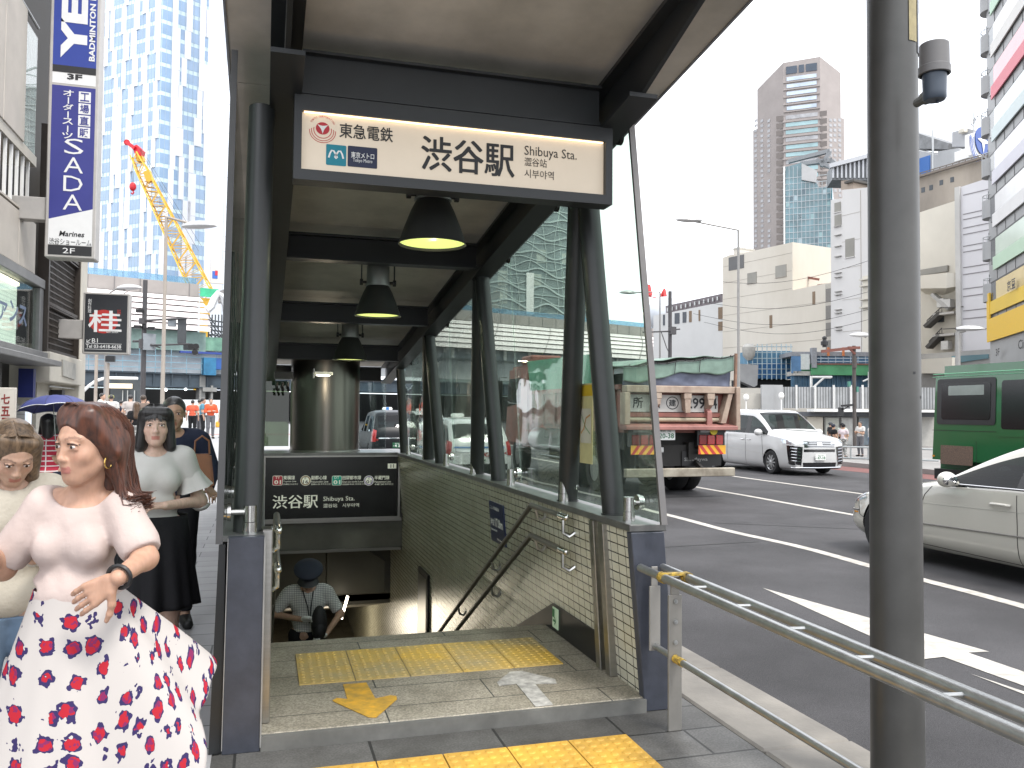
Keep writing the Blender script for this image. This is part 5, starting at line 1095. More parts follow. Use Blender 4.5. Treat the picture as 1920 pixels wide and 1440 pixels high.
 t2('美味', 219, 590, 226, 579, mat('sign_disc_red', (.4, .02, .02))); t2('KATSURA', 200, 624, 222, 620); t2('↙B1', 163, 643, 184, 635); t2('Tel 03-6418-6638', 162, 653, 228, 646.5, bold=.01)
 for v in (644.5, 655): T.append(rectM(wh, (vx2(161), y+.01, vz2(v+.4)), (vx2(229), y+.01, vz2(v-.3)), X, Z, .005))
 join_meshes('lettering', T, O)
 # poster board by the shutter
 y = 10.3; m = MB(); a, b = at(-20, 830, y=y), at(31, 727, y=y); m.box((a.x, y, .9), (b.x, y+.03, b.z)); o = tag(m.build('poster_board', mat('cream_poster', (.60, .56, .50), .6, 0, .08, 5), bevel=.006), 'cream poster board with vertical dark red characters at the left edge', 'poster')
 T = [tfit(ch, mat('poster_red_brown', (.22, .025, .02), .5, 0, 0), (at(2, v+18, y=y)[0], y, at(10, v+18, y=y)[2]), (at(19, v, y=y)[0], y, at(10, v, y=y)[2]), X, Z, .03) for ch, v in (('七', 739), ('五', 762), ('三', 783))]; join_meshes('lettering', T, o)
left_building()
# ---------------------------------------------------------------- tall tower on the left, white fins over glass bands
def tower():
 R_ = thing('office_tower', 'tall pale blue glass tower with staggered white panels', 'building')
 D = 260.; FR = Face(288, D, 62); FL = Face(288, D, -46)
 fl = 4.55; zt = 190; nb = 42
 base = mat('tower_spandrel', (.62, .74, .76), .25, 0, .08, .3); win = mat('tower_window', (.30, .42, .58), .12, 0, .14, .12, spec=.8); fin = mat('tower_white_panel', (.80, .80, .82), .5, 0, .03)
 aR, aL = 30.5, 52
 # solid core: a prism on the plan of the two faces
 c0 = FR.q(0, 0); c1 = FR.q(aR, 0); c2 = FL.q(aL, 0); c3 = c1+(c2-c0)
 m = MB(); m.prism([(p.x, p.y, 0) for p in (c0, c1, c3, c2)], (0, 0, zt)); m.build('spandrel_wall', base, R_, normals=True)
 for k in range(8, nb):
  z = k*fl
  FR.slab(.1, aR, z+1.25, z+fl-.05, .05, .3).build('window_band', win, R_); FL.slab(.1, aL, z+1.25, z+fl-.05, .05, .3).build('window_band', win, R_)
 mu = MB()
 for F, a in ((FR, aR), (FL, aL)):
  x = 1.45
  while x < a: F.slab(x, x+.09, 30, zt, .12, .1, mu); x += 1.45
 mu.build('mullions', mat('tower_mullion', (.42, .52, .58), .4, 0, 0), R_)
 r2 = random.Random(4); cols = {}; rest = MB(); n = 0
 for F, a, step in ((FR, aR, 4.4), (FL, aL, 4.9)):
  x = 1.8
  while x < a-1:
   z = 8*fl-r2.choice((0, 1, 2))*fl; dx = 0
   while z < zt:
    h = fl*r2.choice((2, 2, 3)); dx = max(-1.4, min(1.4, dx+r2.choice((-1, 1))*r2.choice((.9, 1.5)))); w = r2.choice((1.7, 2.0, 2.5))
    mb = F.slab(x+dx, min(a, x+dx+w), z, min(zt, z+h-.08), .35, .28)
    if n < 100 and 40 < z < 135: mb.build('white_panel', fin, R_); n += 1
    else: F.slab(x+dx, min(a, x+dx+w), z, min(zt, z+h-.08), .35, .28, rest)
    z += h
   x += step
 tag(rest.build('white_panel_rows', fin, R_), kind='stuff')
 # neighbouring slab with a mirror-smooth skin, right of the tower
 S_ = thing('white_glass_tower', 'slim white glass tower close behind the left edge of the entrance', 'building')
 F = Face(412, 235, 62); F.slab(0, 14, 0, 190, 0, 12).build('wall', mat('white_glass_skin', (.66, .70, .76), .12, 0, .06, .05, spec=.8), S_)
 m = MB()
 for k in range(45): F.slab(0, 14, 4.2*k, 4.2*k+.12, .05, .1, m)
 for k in range(6): F.slab(k*2.4, k*2.4+.1, 0, 190, .06, .1, m)
 m.build('joints', mat('skin_joint', (.40, .43, .47), .5, 0, 0), S_)
tower()
# ---------------------------------------------------------------- elevated station with pink-white louvred shell
def viaduct():
 V = Face(260, 105, 69); q = V.q; s0, s1 = V.s_(60), V.s_(386); s2, s3 = V.s_(446), V.s_(1372)
 R_ = thing('elevated_station', 'elevated station with curved pinkish white louvred shell over the road', 'station')
 Vd = V.o[2]*0
 zv = lambda v: EYE+(770-v)*105/FPX+.05
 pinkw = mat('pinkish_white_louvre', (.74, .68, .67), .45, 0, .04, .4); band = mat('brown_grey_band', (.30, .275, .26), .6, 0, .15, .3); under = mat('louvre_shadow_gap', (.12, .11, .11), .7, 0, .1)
 zb0, zt0 = zv(617), zv(541)
 for a0, a1 in ((s0, s1), (s2, s3)):
  n = 6; R = zt0-zb0
  for k in range(n):
   t0, t1 = k/n, (k+1)/n
   z0, z1 = zb0+R*t0, zb0+R*t1
   o0, o1 = 1.0-4.6*t0**2.2, 1.0-4.6*t1**2.2
   cut0 = 0 if a1 < 20 else 1
   e0, e1 = (a1-9*t0**2*0, a1-0) if not cut0 else (a1-7*t0**1.6, a1-7*t1**1.6)
   m = MB(); P = [q(a0, z0, o0+.25), q(e0, z0, o0+.25), q(e1, z1-.12, o1+.05), q(a0, z1-.12, o1+.05)]; m.prism(P, -V.n*.2); m.build('louvre', pinkw, R_)
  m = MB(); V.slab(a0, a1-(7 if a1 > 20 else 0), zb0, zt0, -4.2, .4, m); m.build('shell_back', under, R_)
  a1b = a1-(16 if a1 > 20 else 0); m = V.slab(a0, a1b, zt0, zv(515), -4.0, 5); m;m.cur = 1; x = a0
  while x < a1b: V.slab(x, x+.12, zt0, zv(515), -3.95, .1, m); x += 3.1
  m.build('roof_band', [band, mat('band_joint', (.16, .15, .15), .6, 0, 0)], R_)
  V.slab(a0, a1b, zv(515), zv(500), -5.2, .05).build('glass_parapet', glassmat('blue_parapet', (.55, .75, .88), 1.2, 0, .3, (.35, .5, .6)), R_)
  # joints running over the louvres
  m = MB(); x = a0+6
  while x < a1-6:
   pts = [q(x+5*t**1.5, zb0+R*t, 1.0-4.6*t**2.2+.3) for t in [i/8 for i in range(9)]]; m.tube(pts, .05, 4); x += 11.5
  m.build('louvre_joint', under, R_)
 # glazed side below the shell, greenish construction level, deck and girder
 V.slab(s2, s3-1, zv(640), zb0, -.6, .3).build('window_strip', mat('grey_glass_strip', (.30, .33, .36), .15, 0, .25, .3), R_)
 V.slab(s0, s1, zv(655), zb0, -.6, .3).build('netting', mat('grey_green_netting', (.30, .42, .38), .7, 0, .3, .5), R_)
 for a0, a1 in ((s2, s3-1),):
  x = a0+3
  while x < a1: V.poly([(0, 0)]*0 or [(900, 0)]*0, .1) if False else V.slab(x, x+.5, zv(640), zb0, -.3, .25).build('window_frame', M_white, R_); x += 5.2
 deck = mat('construction_panel', (.36, .40, .44), .7, 0, .3, .3); blueg = mat('girder_blue_black', (.045, .065, .085), .5, 0, .3, .6)
 V.slab(s0, V.s_(470), zv(700), zv(652), -1.5, .4).build('hoarding', deck, R_); V.slab(V.s_(470), s3-4, zv(690), zv(640), -1.5, .4).build('hoarding', mat('pale_grey_hoarding', (.42, .44, .45), .7, 0, .15, .3), R_)
 V.slab(s0, s3+30, zv(726), zv(700), .2, 9).build('girder', blueg, R_)
 m = MB(); x = s0
 while x < s3+28: V.slab(x, x+.15, zv(726), zv(700), .4, .2, m); x += 2.2
 V.slab(s0, s3+30, zv(702), zv(699), .5, .3, m); V.slab(s0, s3+30, zv(727), zv(725), .5, .3, m); m.build('girder_ribs', blueg, R_)
 # scaffold rails along the deck
 sc = mat('scaffold_blue_grey', (.20, .34, .42), .5, .3, .2); m = MB()
 for v in (668, 680, 691): m.tube([q(s0, zv(v), .8), q(s1+10, zv(v), .8)], .06, 4)
 x = s0
 while x < s1+10: m.tube([q(x, zv(700), .8), q(x, zv(655), .8)], .05, 4); x += 1.9
 m.build('scaffold', sc, R_)
 V.slab(V.s_(375), V.s_(398), zv(702), zv(668), 1.2, 1.2).build('blue_sheet', mat('bright_blue_sheet', (.03, .17, .32), .6, 0, .3, 1), R_); V.slab(V.s_(398), V.s_(424), zv(690), zv(668), 1.0, 1.0).build('blue_sheet', mat('cobalt_sheet', (.03, .11, .36), .6, 0, .2, 1), R_)
 V.slab(V.s_(330), V.s_(432), zv(661), zv(657), 1.3, .4).build('blue_beam', mat('deep_blue_beam', (.03, .06, .26), .5, 0, .1), R_)
 m = MB(); V.slab(V.s_(372), V.s_(383), zv(770), zv(700), .3, 1.5, m); V.slab(V.s_(392), V.s_(396), zv(775), zv(722), .6, 1, m); V.slab(V.s_(376), V.s_(402), zv(734), zv(726), .8, 1.5, m); m.build('pier', mat('pier_grey', (.25, .25, .24), .7, 0, .2, .5), R_)
 V.slab(s0, s3+30, -1, 4.6, -18, .5).build('underside_shade', mat('underpass_shade', (.012, .013, .014), .8, 0, .4, .2), R_)  # near-black sheet stands in for the shade under the bridge
 # white arch rib and lattice in the gap
 wr = mat('white_arch_rib', (.62, .63, .64), .4, .1, .1); m = MB()
 pts = [V.p(388, 582, 1.5), V.p(396, 575, 1.5), V.p(402, 560, 1.5), V.p(409, 551, 1.5), V.p(417, 556, 1.5), V.p(424, 574, 1.5), V.p(427, 600, 1.5), V.p(428, 650, 1.5)]; m.tube(pts, .5, 8); m.build('arch_rib', wr, R_, smooth=True)
 m = MB();
 for i in range(7): m.tube([V.p(390+6*i, 660, -2), V.p(392+6*i, 590, -2)], .12, 4); m.tube([V.p(390, 600+9*i, -2.2), V.p(430, 606+9*i, -2.2)], .12, 4); m.tube([V.p(390, 590+9*i, -2.2), V.p(425, 640+4*i, -2.2)], .09, 4)
 m.build('arch_lattice', mat('dark_lattice', (.10, .11, .12), .5, .3, .2), R_)
 V.slab(V.s_(376), V.s_(410), zv(545), zv(528), -1, .2).build('green_netting', mat('green_safety_net', (.05, .42, .22), .7, 0, .2, 1), R_)
 V.slab(V.s_(370), V.s_(430), zv(652), zv(625), -1, .2).build('green_netting', mat('green_safety_net_pale', (.24, .46, .34), .7, 0, .3, 1), R_)
 # lights under the bridge
 for u, v in ((311, 731), (348, 730)):
  m = MB(); c = V.p(u, v, -6); m.sphere(c, .18, 8, 6); tag(m.build('bridge_lamp', emitmat('bridge_lamp_glow', (.9, .95, 1), 4)), 'small white lamp glowing under the %s of the bridge' % ('near end' if u < 330 else 'middle part'), 'lamp')
viaduct()
# ---------------------------------------------------------------- yellow crawler crane
def crane():
 R_ = thing('lattice_crane', 'yellow lattice boom crane with red head leaning over the station', 'crane')
 d0 = 150.; A, B_ = at(385, 560, d=d0), at(252, 290, d=d0+6); ye = mat('crane_yellow', (.62, .36, .03), .5, 0, .1); rd = mat('crane_red', (.62, .02, .035), .4, 0, .05)
 ax = (B_-A).normalized(); sx = Vector(rt); sx = (sx-ax*sx.dot(ax)).normalized(); sy = ax.cross(sx); Ln = (B_-A).length; n = 20
 def w(t): return 1.35*lerp(1.25, .62, t)*(1 if t < .93 else .8)
 m = MB(); C = [[A+ax*Ln*(i/n)+sx*i0*w(i/n)+sy*j0*w(i/n)*.8 for i0, j0 in ((-1, -1), (1, -1), (1, 1), (-1, 1))] for i in range(n+1)]
 for i in range(n):
  for k in range(4):
   m.tube([C[i][k], C[i+1][k]], .17, 4); a, b = (C[i][k], C[i+1][(k+1) % 4]) if i % 2 else (C[i+1][k], C[i][(k+1) % 4]); m.tube([a, b], .09, 4); m.tube([C[i][k], C[i][(k+1) % 4]], .05, 4)
 m.build('boom', ye, R_)
 H = at(252, 290, d=d0+6); m = MB(); P = [at(u, v, d=d0+6) for u, v in ((247, 275), (256, 271), (267, 282), (264, 293), (254, 291))]; m.prism(P, Vector(fw)*1.4); m.cyl(at(238, 267, d=d0+5.6), at(238, 267, d=d0+7), .55, 14); m.bar(at(238, 267, d=d0+6), at(254, 279, d=d0+6), 1.2, .65); m.build('head', rd, R_, normals=True)
 m = MB(); P = [at(u, v, d=d0+6) for u, v in ((253, 291), (266, 292), (268, 301), (257, 303))]; m.prism(P, Vector(fw)*1.2); P = [at(u, v, d=d0+4) for u, v in ((268, 322), (279, 318), (286, 338), (275, 343))]; m.prism(P, Vector(fw)*.9); m.build('sheave_frame', ye, R_, normals=True)
 m = MB(); m.tube([at(243, 272, d=d0+6), at(248, 343, d=d0+6)], .045, 4); m.tube([at(247, 272, d=d0+6), at(250, 343, d=d0+6)], .045, 4)
 m.tube([at(262, 280, d=d0+6), at(372, 470, d=d0+1)], .04, 4); m.tube([at(264, 278, d=d0+6), at(378, 462, d=d0+1)], .04, 4); m.build('cable', mat('crane_cable', (.05, .05, .05), .6, 0, 0), R_)
 m = MB(); c = at(249, 350, d=d0+6); m.sphere(c, (.62, .45, .82), 12, 8); m.tube([c-Vector((0, 0, .7)), c+Vector((.18, 0, -1.1)), c+Vector((0, 0, -1.4)), c+Vector((-.26, 0, -1.2))], .15, 6); m.build('hook_block', rd, R_, smooth=True)
 m = MB()
 for i in range(9): m.tube([at(272+3.2*i, 340+9.5*i, d=d0+3.5), at(285+4*i, 343+9*i, d=d0+3.5)], .09, 4)
 m.build('ladder', mat('rusty_ladder', (.28, .14, .04), .6, 0, .2), R_)
 m = MB(); m.box((A.x-1.6, A.y-1.5, .3), (A.x+1.6, A.y+1.5, A.z-9)); m.bar((A.x, A.y, A.z-9), A, 1.6, 1.6); m.build('crane_base', ye, R_)
 # a pale hoarding sign beside it
 F = Face(400, 120, 75); o = tag(F.rect(390, 486, 415, 531, 0, .4).build('site_sign', mat('cream_site_sign', (.60, .56, .50), .6, 0, .05)), 'cream site sign panel beside the crane boom', 'sign')
 F.rect(393, 508, 403, 522, .05, .1).build('blue_square', mat('cobalt_square', (.04, .13, .45), .5, 0, .1), o); F.rect(398, 507, 403, 516, .09, .1).build('red_square', mat('signal_red', (.5, .03, .05), .5, 0, .1), o)
crane()
# ================================================================ buildings on the right
def right_side():
 # ---- hotel tower far away: chamfered brown-grey shaft with a narrower crown
 R_ = thing('hotel_tower', 'tall brown grey tower with chamfered corners and pale window bands', 'building')
 tw_ = mat('hotel_wall', (.31, .275, .26), .7, 0, .10, .15); lite = mat('hotel_pale_window', (.36, .36, .37), .3, 0, .3, .4); teal = mat('hotel_teal_band', (.30, .44, .46), .15, 0, .25, .1); sky_ = mat('hotel_sky_band', (.50, .58, .68), .15, 0, .25, .15); dark = mat('hotel_recess', (.15, .13, .12), .6, 0, .2)
 D = 400.; FC = Face(1506, D, 128); FLc = Face(1471, 0, 0);
 B = FC.p(1471, 770); C_ = FC.p(1541, 770)
 def chamfer(P, u, dd, ang): F = Face(960, 1, ang); F.o = Vector((P.x, P.y, 0)); n = F.n; F.n = n if n.dot(P) < 0 else -n; return F
 FL = chamfer(B, 0, 0, 128-180+42); FR = chamfer(C_, 0, 0, 128-48)
 A = FL.p(1413, 770); Dd = FR.p(1586, 770); back = Vector((C_.x+B.x, C_.y+B.y, 0)).normalized()*30
 zset = FC.p(1506, 216).z; ztop = FC.p(1506, 112).z
 m = MB(); m.prism([(p.x, p.y, 0) for p in (A, B, C_, Dd, Dd+back, A+back)], (0, 0, zset)); m.build('wall', tw_, R_, normals=True)
 ins = Vector((fw[0], fw[1], 0))*1.2; A2, D2 = FL.p(1421, 770), FR.p(1580, 770); B2, C2 = B+ins*.2, C_+ins*.2
 m = MB(); vs = [A2, B2, C2, D2, D2+back*.8, A2+back*.8]; hs = [ztop-7, ztop, ztop+.5, ztop-5, ztop-6, ztop-8]
 m.add([(p.x, p.y, zset-.1) for p in vs]+[(p.x, p.y, h) for p, h in zip(vs, hs)], [(i, (i+1) % 6, 6+(i+1) % 6, 6+i) for i in range(6)]+[(6, 7, 8, 9, 10, 11)]); m.build('crown', tw_, R_, normals=True)
 wb = FC.s_(1475); we = FC.s_(1536)
 for v in (144.5, 158, 172, 185.5, 200): FC.slab(wb+.5, we-.5, FC.p(1506, v+3.4).z, FC.p(1506, v-3.4).z, .1, .3).build('window_band', sky_, R_)
 for a, b in ((.02, .36), (.42, .58), (.64, .98)): FC.slab(lerp(wb, we, a), lerp(wb, we, b), FC.p(1506, 135).z, FC.p(1506, 121).z, .1, .3).build('crown_window', mat('hotel_dark_glass', (.05, .07, .10), .15, 0, .2, .2), R_)
 for v in (150.5, 164.5, 178.5, 192.5, 206): FC.slab(wb-1, we+1, FC.p(1506, v+1.2).z, FC.p(1506, v-1.2).z, .35, .5).build('ledge', tw_, R_)
 v = 217.; k = 0
 while v < 475:
  z0, z1 = FC.p(1506, v+3.6).z, FC.p(1506, v-3.6).z
  FC.slab(wb, we, z0, z1, .15, .3).build('window_band', teal if k % 3 else lite, R_)
  FC.slab(wb-1.2, we+1.2, z0-1.5, z0-.6, .45, .5).build('ledge', tw_, R_)
  for u in (1463.5, 1546.5):
   a = FC.s_(u); FC.slab(a-1.6, a+1.6, z0-.3, z1+.3, .08, .2).build('recess', dark, R_)
  v += 14.1; k += 1
 r2 = random.Random(9); n = 0; rest = MB()
 for F, us in ((FL, (1418, 1430, 1443)), (FR, (1560, 1568, 1577))):
  for u in us:
   v = 226.
   while v < 470:
    if r2.random() < .93:
     a = F.s_(u); z = F.p(u, v).z; mb = F.slab(a-.9, a+.9, z-.7, z+.7, .12, .2)
     if n < 60: mb.build('window', lite, R_); n += 1
     else: F.slab(a-.9, a+.9, z-.7, z+.7, .12, .2, rest)
    v += 9.4
 tag(rest.build('window_rows', lite, R_), kind='stuff')
 # ---- blue-green glass office block with stepped top
 R_ = thing('glass_office', 'teal glass office block with stepped top below the hotel tower', 'building')
 F = Face(1520, 175, 128); F.poly([(1473, 560), (1561, 560), (1561, 347), (1536, 352), (1530, 342), (1503, 337), (1503, 305), (1473, 313)], 20).build('wall', mat('teal_curtain_wall', (.11, .21, .245), .10, 0, .45, .35, spec=.8), R_, normals=True)
 m = MB()
 for i in range(12): F.rect(1473+7.8*i, 340 if i > 3 else 312, 1473.8+7.8*i, 560, .06, .1, m)
 for i in range(20): F.rect(1473, 330+11.5*i, 1561, 330.9+11.5*i, .07, .1, m)
 m.build('mullions', mat('pale_mullion', (.42, .46, .48), .4, .3, 0), R_)
 r3 = random.Random(3)
 for i in range(26):
  u, v = 1474+7.8*r3.randrange(11), 331+11.5*r3.randrange(2, 18); F.rect(u+.9, v+1, u+7, v+10.5, .03, .08).build('bright_pane', mat('bright_pane_%d' % (i % 3), [(.30, .40, .44), (.05, .10, .13), (.22, .36, .38)][i % 3], .1, 0, .1, spec=.8), R_)
 F.poly([(1503, 306), (1503, 337), (1530, 342), (1532, 320)], 1.2, off=.5).build('top_panel', mat('grey_top_panel', (.42, .42, .42), .6, 0, .1, .4), R_, normals=True); F.rect(1470.5, 313, 1473.2, 560, .3, 3).build('edge_fin', M_white, R_)
 m = MB()
 for a, b in (((1478, 303), (1556, 283)), ((1500, 308), (1560, 300)), ((1540, 312), (1556, 284)), ((1530, 300), (1590, 330)), ((1556, 300), (1600, 338))): m.bar(F.p(*a, -3), F.p(*b, -3), 1.0, .8)
 m.build('roof_truss', mat('grey_roof_steel', (.20, .21, .22), .5, .2, .2), R_)
 R_ = thing('roof_structure', 'grey steel roof structure behind the white tower block', 'building')
 F = Face(1600, 160, 118); F.poly([(1560, 337), (1560, 308), (1640, 286), (1720, 270), (1720, 340)], 6).build('wall', mat('grey_louvred_wall', (.24, .25, .26), .6, .1, .3, .4), R_, normals=True)
 m = MB()
 for i in range(10): m.bar(F.p(1562+8*i, 334, .3), F.p(1562+8*i, 309-2.2*i, .3), .5, .3)
 m.bar(F.p(1555, 312, .5), F.p(1720, 268, .5), 1, .8); m.build('frame', mat('pale_roof_steel', (.42, .43, .45), .5, .2, .1), R_)
 # ---- old cream department store
 cream = mat('weathered_cream_wall', (.60, .565, .50), .75, 0, .12, .12, dirt=(.52, .475, .40), stretch=(1, 1, .35)); joint = mat('cream_joint', (.34, .31, .27), .7, 0, 0); wind = mat('dusty_grey_window', (.25, .24, .21), .4, 0, .15, .4)
 R_ = thing('old_department_store', 'weathered cream windowless department store block with flat stepped roof', 'building')
 F = Face(1486, 110, -13); S_ = Face(1486, 110, 77)
 F.poly([(1355, 800), (1560, 800), (1560, 529), (1486, 544), (1486, 454), (1397, 474), (1368, 478), (1355, 483)], 12).build('wall', cream, R_, normals=True)
 S_.poly([(1486.2, 545), (1533, 535), (1533, 461), (1486.2, 454)], 8).build('side_wall', cream, R_, normals=True)
 m = MB()
 for k in range(11):
  z = 4+2.35*k
  if z < F.p(1400, 480).z: F.slab(F.s_(1356), F.s_(1485.5 if z > F.p(1520, 540).z else 1549), z, z+.05, .02, .05, m)
 m.build('wall_joints', joint, R_)
 for u0, v0, u1, v1 in ((1402, 511, 1419.5, 531), (1455, 497, 1475.5, 519)):
  f = F.rect(u0, v0, u1, v1, .05, .1).build('window', wind, R_); F.rect(u0-.5, v1, u1+.5, v1+1, .12, .2).build('sill', joint, R_)
 F.rect(1367, 480, 1395.5, 505, .06, .1).build('dark_panel', mat('dark_grey_panel', (.12, .12, .12), .6, 0, .15, .3), R_)
 for u, v0, v1 in ((1443.5, 591, 615), (1524.5, 546.5, 570.5)): F.rect(u, v0, u+5, v1, .05, .1).build('window', mat('brown_slot', (.20, .14, .09), .6, 0, .2), R_)
 F.rect(1549, 532, 1560, 660, .04, .08).build('recess_strip', mat('pale_recess', (.45, .42, .37), .7, 0, .1), R_)
 for v0, v1 in ((541, 565), (573, 599), (605, 631), (638, 660)): F.rect(1550, v0, 1559.6, v1, .08, .1).build('opening', mat('grey_opening', (.19, .18, .165), .6, 0, .15), R_)
 F.rect(1366, 463, 1376, 482, -1, 3).build('chimney', mat('pale_chimney', (.50, .48, .44), .7, 0, .1), R_); F.rect(1365.5, 463, 1376.5, 466, -.9, 3.2).build('chimney_cap', M_conc, R_)
 for i in range(5): F.rect(1503+11*i, 529-1.5*i, 1512+11*i, 539-1.5*i, -3, 2).build('roof_tank', mat('rusty_roof_plant', (.20, .085, .065), .7, 0, .3, .6), R_)
 m = MB(); m.bar(F.p(1501, 518, -3), F.p(1535, 524, -3), .3, .3); m.build('roof_pipe', mat('rusty_roof_plant', (.2, .08, .06)), R_)
 R_ = thing('low_annex', 'low white annex with dark slot windows left of the cream store', 'building')
 F = Face(1355, 122, -30); white = mat('annex_white', (.58, .58, .57), .7, 0, .08, .2); F.poly([(1225, 800), (1356, 800), (1356, 566), (1225, 592)], 10).build('wall', white, R_, normals=True)
 for u, w, v0, v1, d in ((1243, 3.5, 590, 610, 1), (1265, 9, 587, 607, 1), (1280, 7, 585, 605, 1), (1292, 5, 583, 604, 0), (1310, 3, 581, 602, 0), (1347, 8, 576, 598, 0), (1347, 8, 603, 620, 0)): F.rect(u, v0, u+w, v1, .06, .1).build('window', mat('annex_dark_window', (.06, .07, .085), .3, 0, .2) if d else mat('brown_slot', (.2, .14, .09)), R_)
 m = MB(); m.bar(F.p(1250, 581, -2), F.p(1356, 558, -2), .5, 1.2); m.build('roof_plant', mat('purple_grey_plant', (.15, .13, .14), .6, 0, .3, .6), R_)
 for i in range(12): m = MB(); m.bar(F.p(1252+8.5*i, 584-1.9*i, -1.5), F.p(1252+8.5*i, 577-1.9*i, -1.5), .2, .2); m.build('roof_post', M_galv, R_)
 m = MB(); m.sphere(F.p(1246, 590, -5), (2.9, 2.9, 2.9), 24, 14); tag(m.build('dome', mat('pale_dome', (.55, .58, .62), .4, 0, .05), smooth=True), 'pale round dome half hidden behind the white annex', 'building')
 m = MB(); b_ = F.p(1232, 580, -6); m.tube([F.p(1229, 580, -6), F.p(1246, 545, -6), F.p(1250, 580, -6)], .45, 5); m.tube([F.p(1238, 562, -6), F.p(1248, 562, -6)], .35, 5); m.tube([F.p(1218, 555, -6), F.p(1214, 535, -6)], .5, 5); m.tube([F.p(1218, 556, -6), F.p(1238, 560, -6)], .12, 4); m.cyl(F.p(1240, 600, -6), F.p(1240, 575, -6), .8, 8); tag(m.build('tower_crane', mat('crane_red_far', (.60, .05, .05), .5, 0, .1)), 'small red crane far behind the white annex', 'crane')
 # ---- white tower block left of the pole
 R_ = thing('white_block', 'plain white tower block with few windows left of the big pole', 'building')
 wb_ = mat('plain_white_wall', (.60, .585, .57), .7, 0, .08, .15, stretch=(1, 1, .3)); cr2 = mat('cream_wall_tone', (.60, .565, .49), .7, 0, .1, .15)
 F = Face(1600, 96, -13); F.poly([(1558, 800), (1662, 800), (1662, 347), (1640, 350), (1579, 356), (1579, 372), (1558, 375)], 2.6).build('wall', wb_, R_, normals=True)
 F.poly([(1617, 790), (1660, 790), (1660, 511), (1617, 518)], .5, off=.5).build('cream_wing', cr2, R_, normals=True)
 for u0, v0, u1, v1 in ((1567, 379, 1579, 397), (1567, 402, 1580, 424), (1587, 447, 1604, 482)): F.rect(u0, v0, u1, v1, .05, .1).build('window', wind, R_); F.rect(u0-.6, v1, u1+.6, v1+1.2, .15, .2).build('sill', wb_, R_)
 for v in (423, 440, 461, 480, 511, 519, 546, 552, 580, 586, 612, 618): F.rect(1568, v, 1580, v+1.2, .25, .3).build('ledge', mat('ledge_grey', (.34, .33, .31), .6, 0, .1), R_)
 for v in (523, 535, 560, 575): F.rect(1621, v, 1642, v+2.5, .8, .5).build('ledge', cr2, R_)
 m = MB();
 for v in (400, 450, 500, 560, 620): F.rect(1581, v, 1616, v+.5, .03, .05, m)
 F.rect(1616, 356, 1616.6, 660, .04, .05, m); m.build('wall_joints', joint, R_)
 F.poly([(1577, 356), (1577, 339), (1600, 337), (1600, 355)], 4, off=-1).build('roof_house', mat('brown_grey_house', (.33, .27, .22), .7, 0, .2, .4), R_, normals=True); F.rect(1580, 336, 1598, 340, -.5, 4).build('roof_cap', mat('dark_cap', (.06, .055, .05), .6), R_)
 # ---- stained block right of the pole with white panels and stair
 R_ = thing('stained_block', 'stained beige block with panelled wall and outside stair right of the pole', 'building')
 F = Face(1790, 118, -11); br = mat('stained_brown_wall', (.30, .265, .225), .8, 0, .3, .15, dirt=(.17, .15, .13), stretch=(1, 1, .5)); F.poly([(1690, 440), (1875, 440), (1875, 290), (1725, 334), (1690, 344)], 10).build('wall', br, R_, normals=True)
 for u, v in ((1731.5, 350.5), (1746.5, 346), (1766, 336.5), (1786.5, 331)): F.rect(u, v, u+6.6, v+9.5, .05, .1).build('window', M_winD, R_)
 m = MB(); m.bar(F.p(1690, 341, .5), F.p(1875, 286, .5), .5, .35); m.bar(F.p(1690, 335, .5), F.p(1875, 280, .5), .12, .12)
 for i in range(15): m.bar(F.p(1690+12*i, 341-3.6*i, .5), F.p(1690+12*i, 335-3.6*i, .5), .1, .1)
 m.build('parapet_rail', mat('rust_grey_rail', (.17, .145, .125), .7, 0, .2), R_)
 F2 = Face(1790, 104, -11); F2.poly([(1690, 800), (1805, 800), (1805, 372), (1725, 398), (1690, 410)], 8).build('lower_wall', cr2, R_, normals=True)
 F3 = Face(1830, 100, -11); F3.poly([(1797, 800), (1880, 800), (1880, 325), (1797, 352)], 5).build('panel_wall', mat('lilac_white_panels', (.60, .59, .61), .6, 0, .05, .2), R_, normals=True)
 m = MB()
 for v in (366, 402, 412, 428, 440, 462, 473, 502, 515, 542, 556, 583, 598, 620):
  a, b = F3.p(1806, v, .03), F3.p(1878, v-13, .03); m.bar(a, Vector((b.x, b.y, a.z)), .04, .10)
 m.build('panel_joints', mat('panel_joint_grey', (.22, .21, .22), .6, 0, 0), R_)
 m = MB(); F3.rect(1797, 350, 1806, 660, .3, 3, m); m.build('corner_pier', mat('grey_white_pier', (.50, .49, .47), .7, 0, .15, .3), R_)
 # bulging balcony, stair, plant
 m = MB(); P0 = [F2.p(u, v, o) for u, v, o in ((1722, 517, .1), (1722, 517, 1.4), (1775, 511, 2.2), (1800, 511, 1.2), (1803, 512, .1))]; P1 = [F2.p(u, v, o) for u, v, o in ((1722, 541, .1), (1722, 541, 1.4), (1775, 540, 2.2), (1800, 536, 1.2), (1803, 536, .1))]; P2 = [F2.p(u, v, .1) for u, v in ((1735, 551), (1740, 552), (1770, 553), (1785, 548), (1790, 545))]
 m.grid([P2, P1, P0]); m.build('bulging_balcony', cr2, R_, normals=True); F2.rect(1724, 502, 1782, 513, .3, .3).build('balcony_window', wind, R_)
 st = mat('stair_dark_steel', (.085, .08, .075), .6, .2, .2);
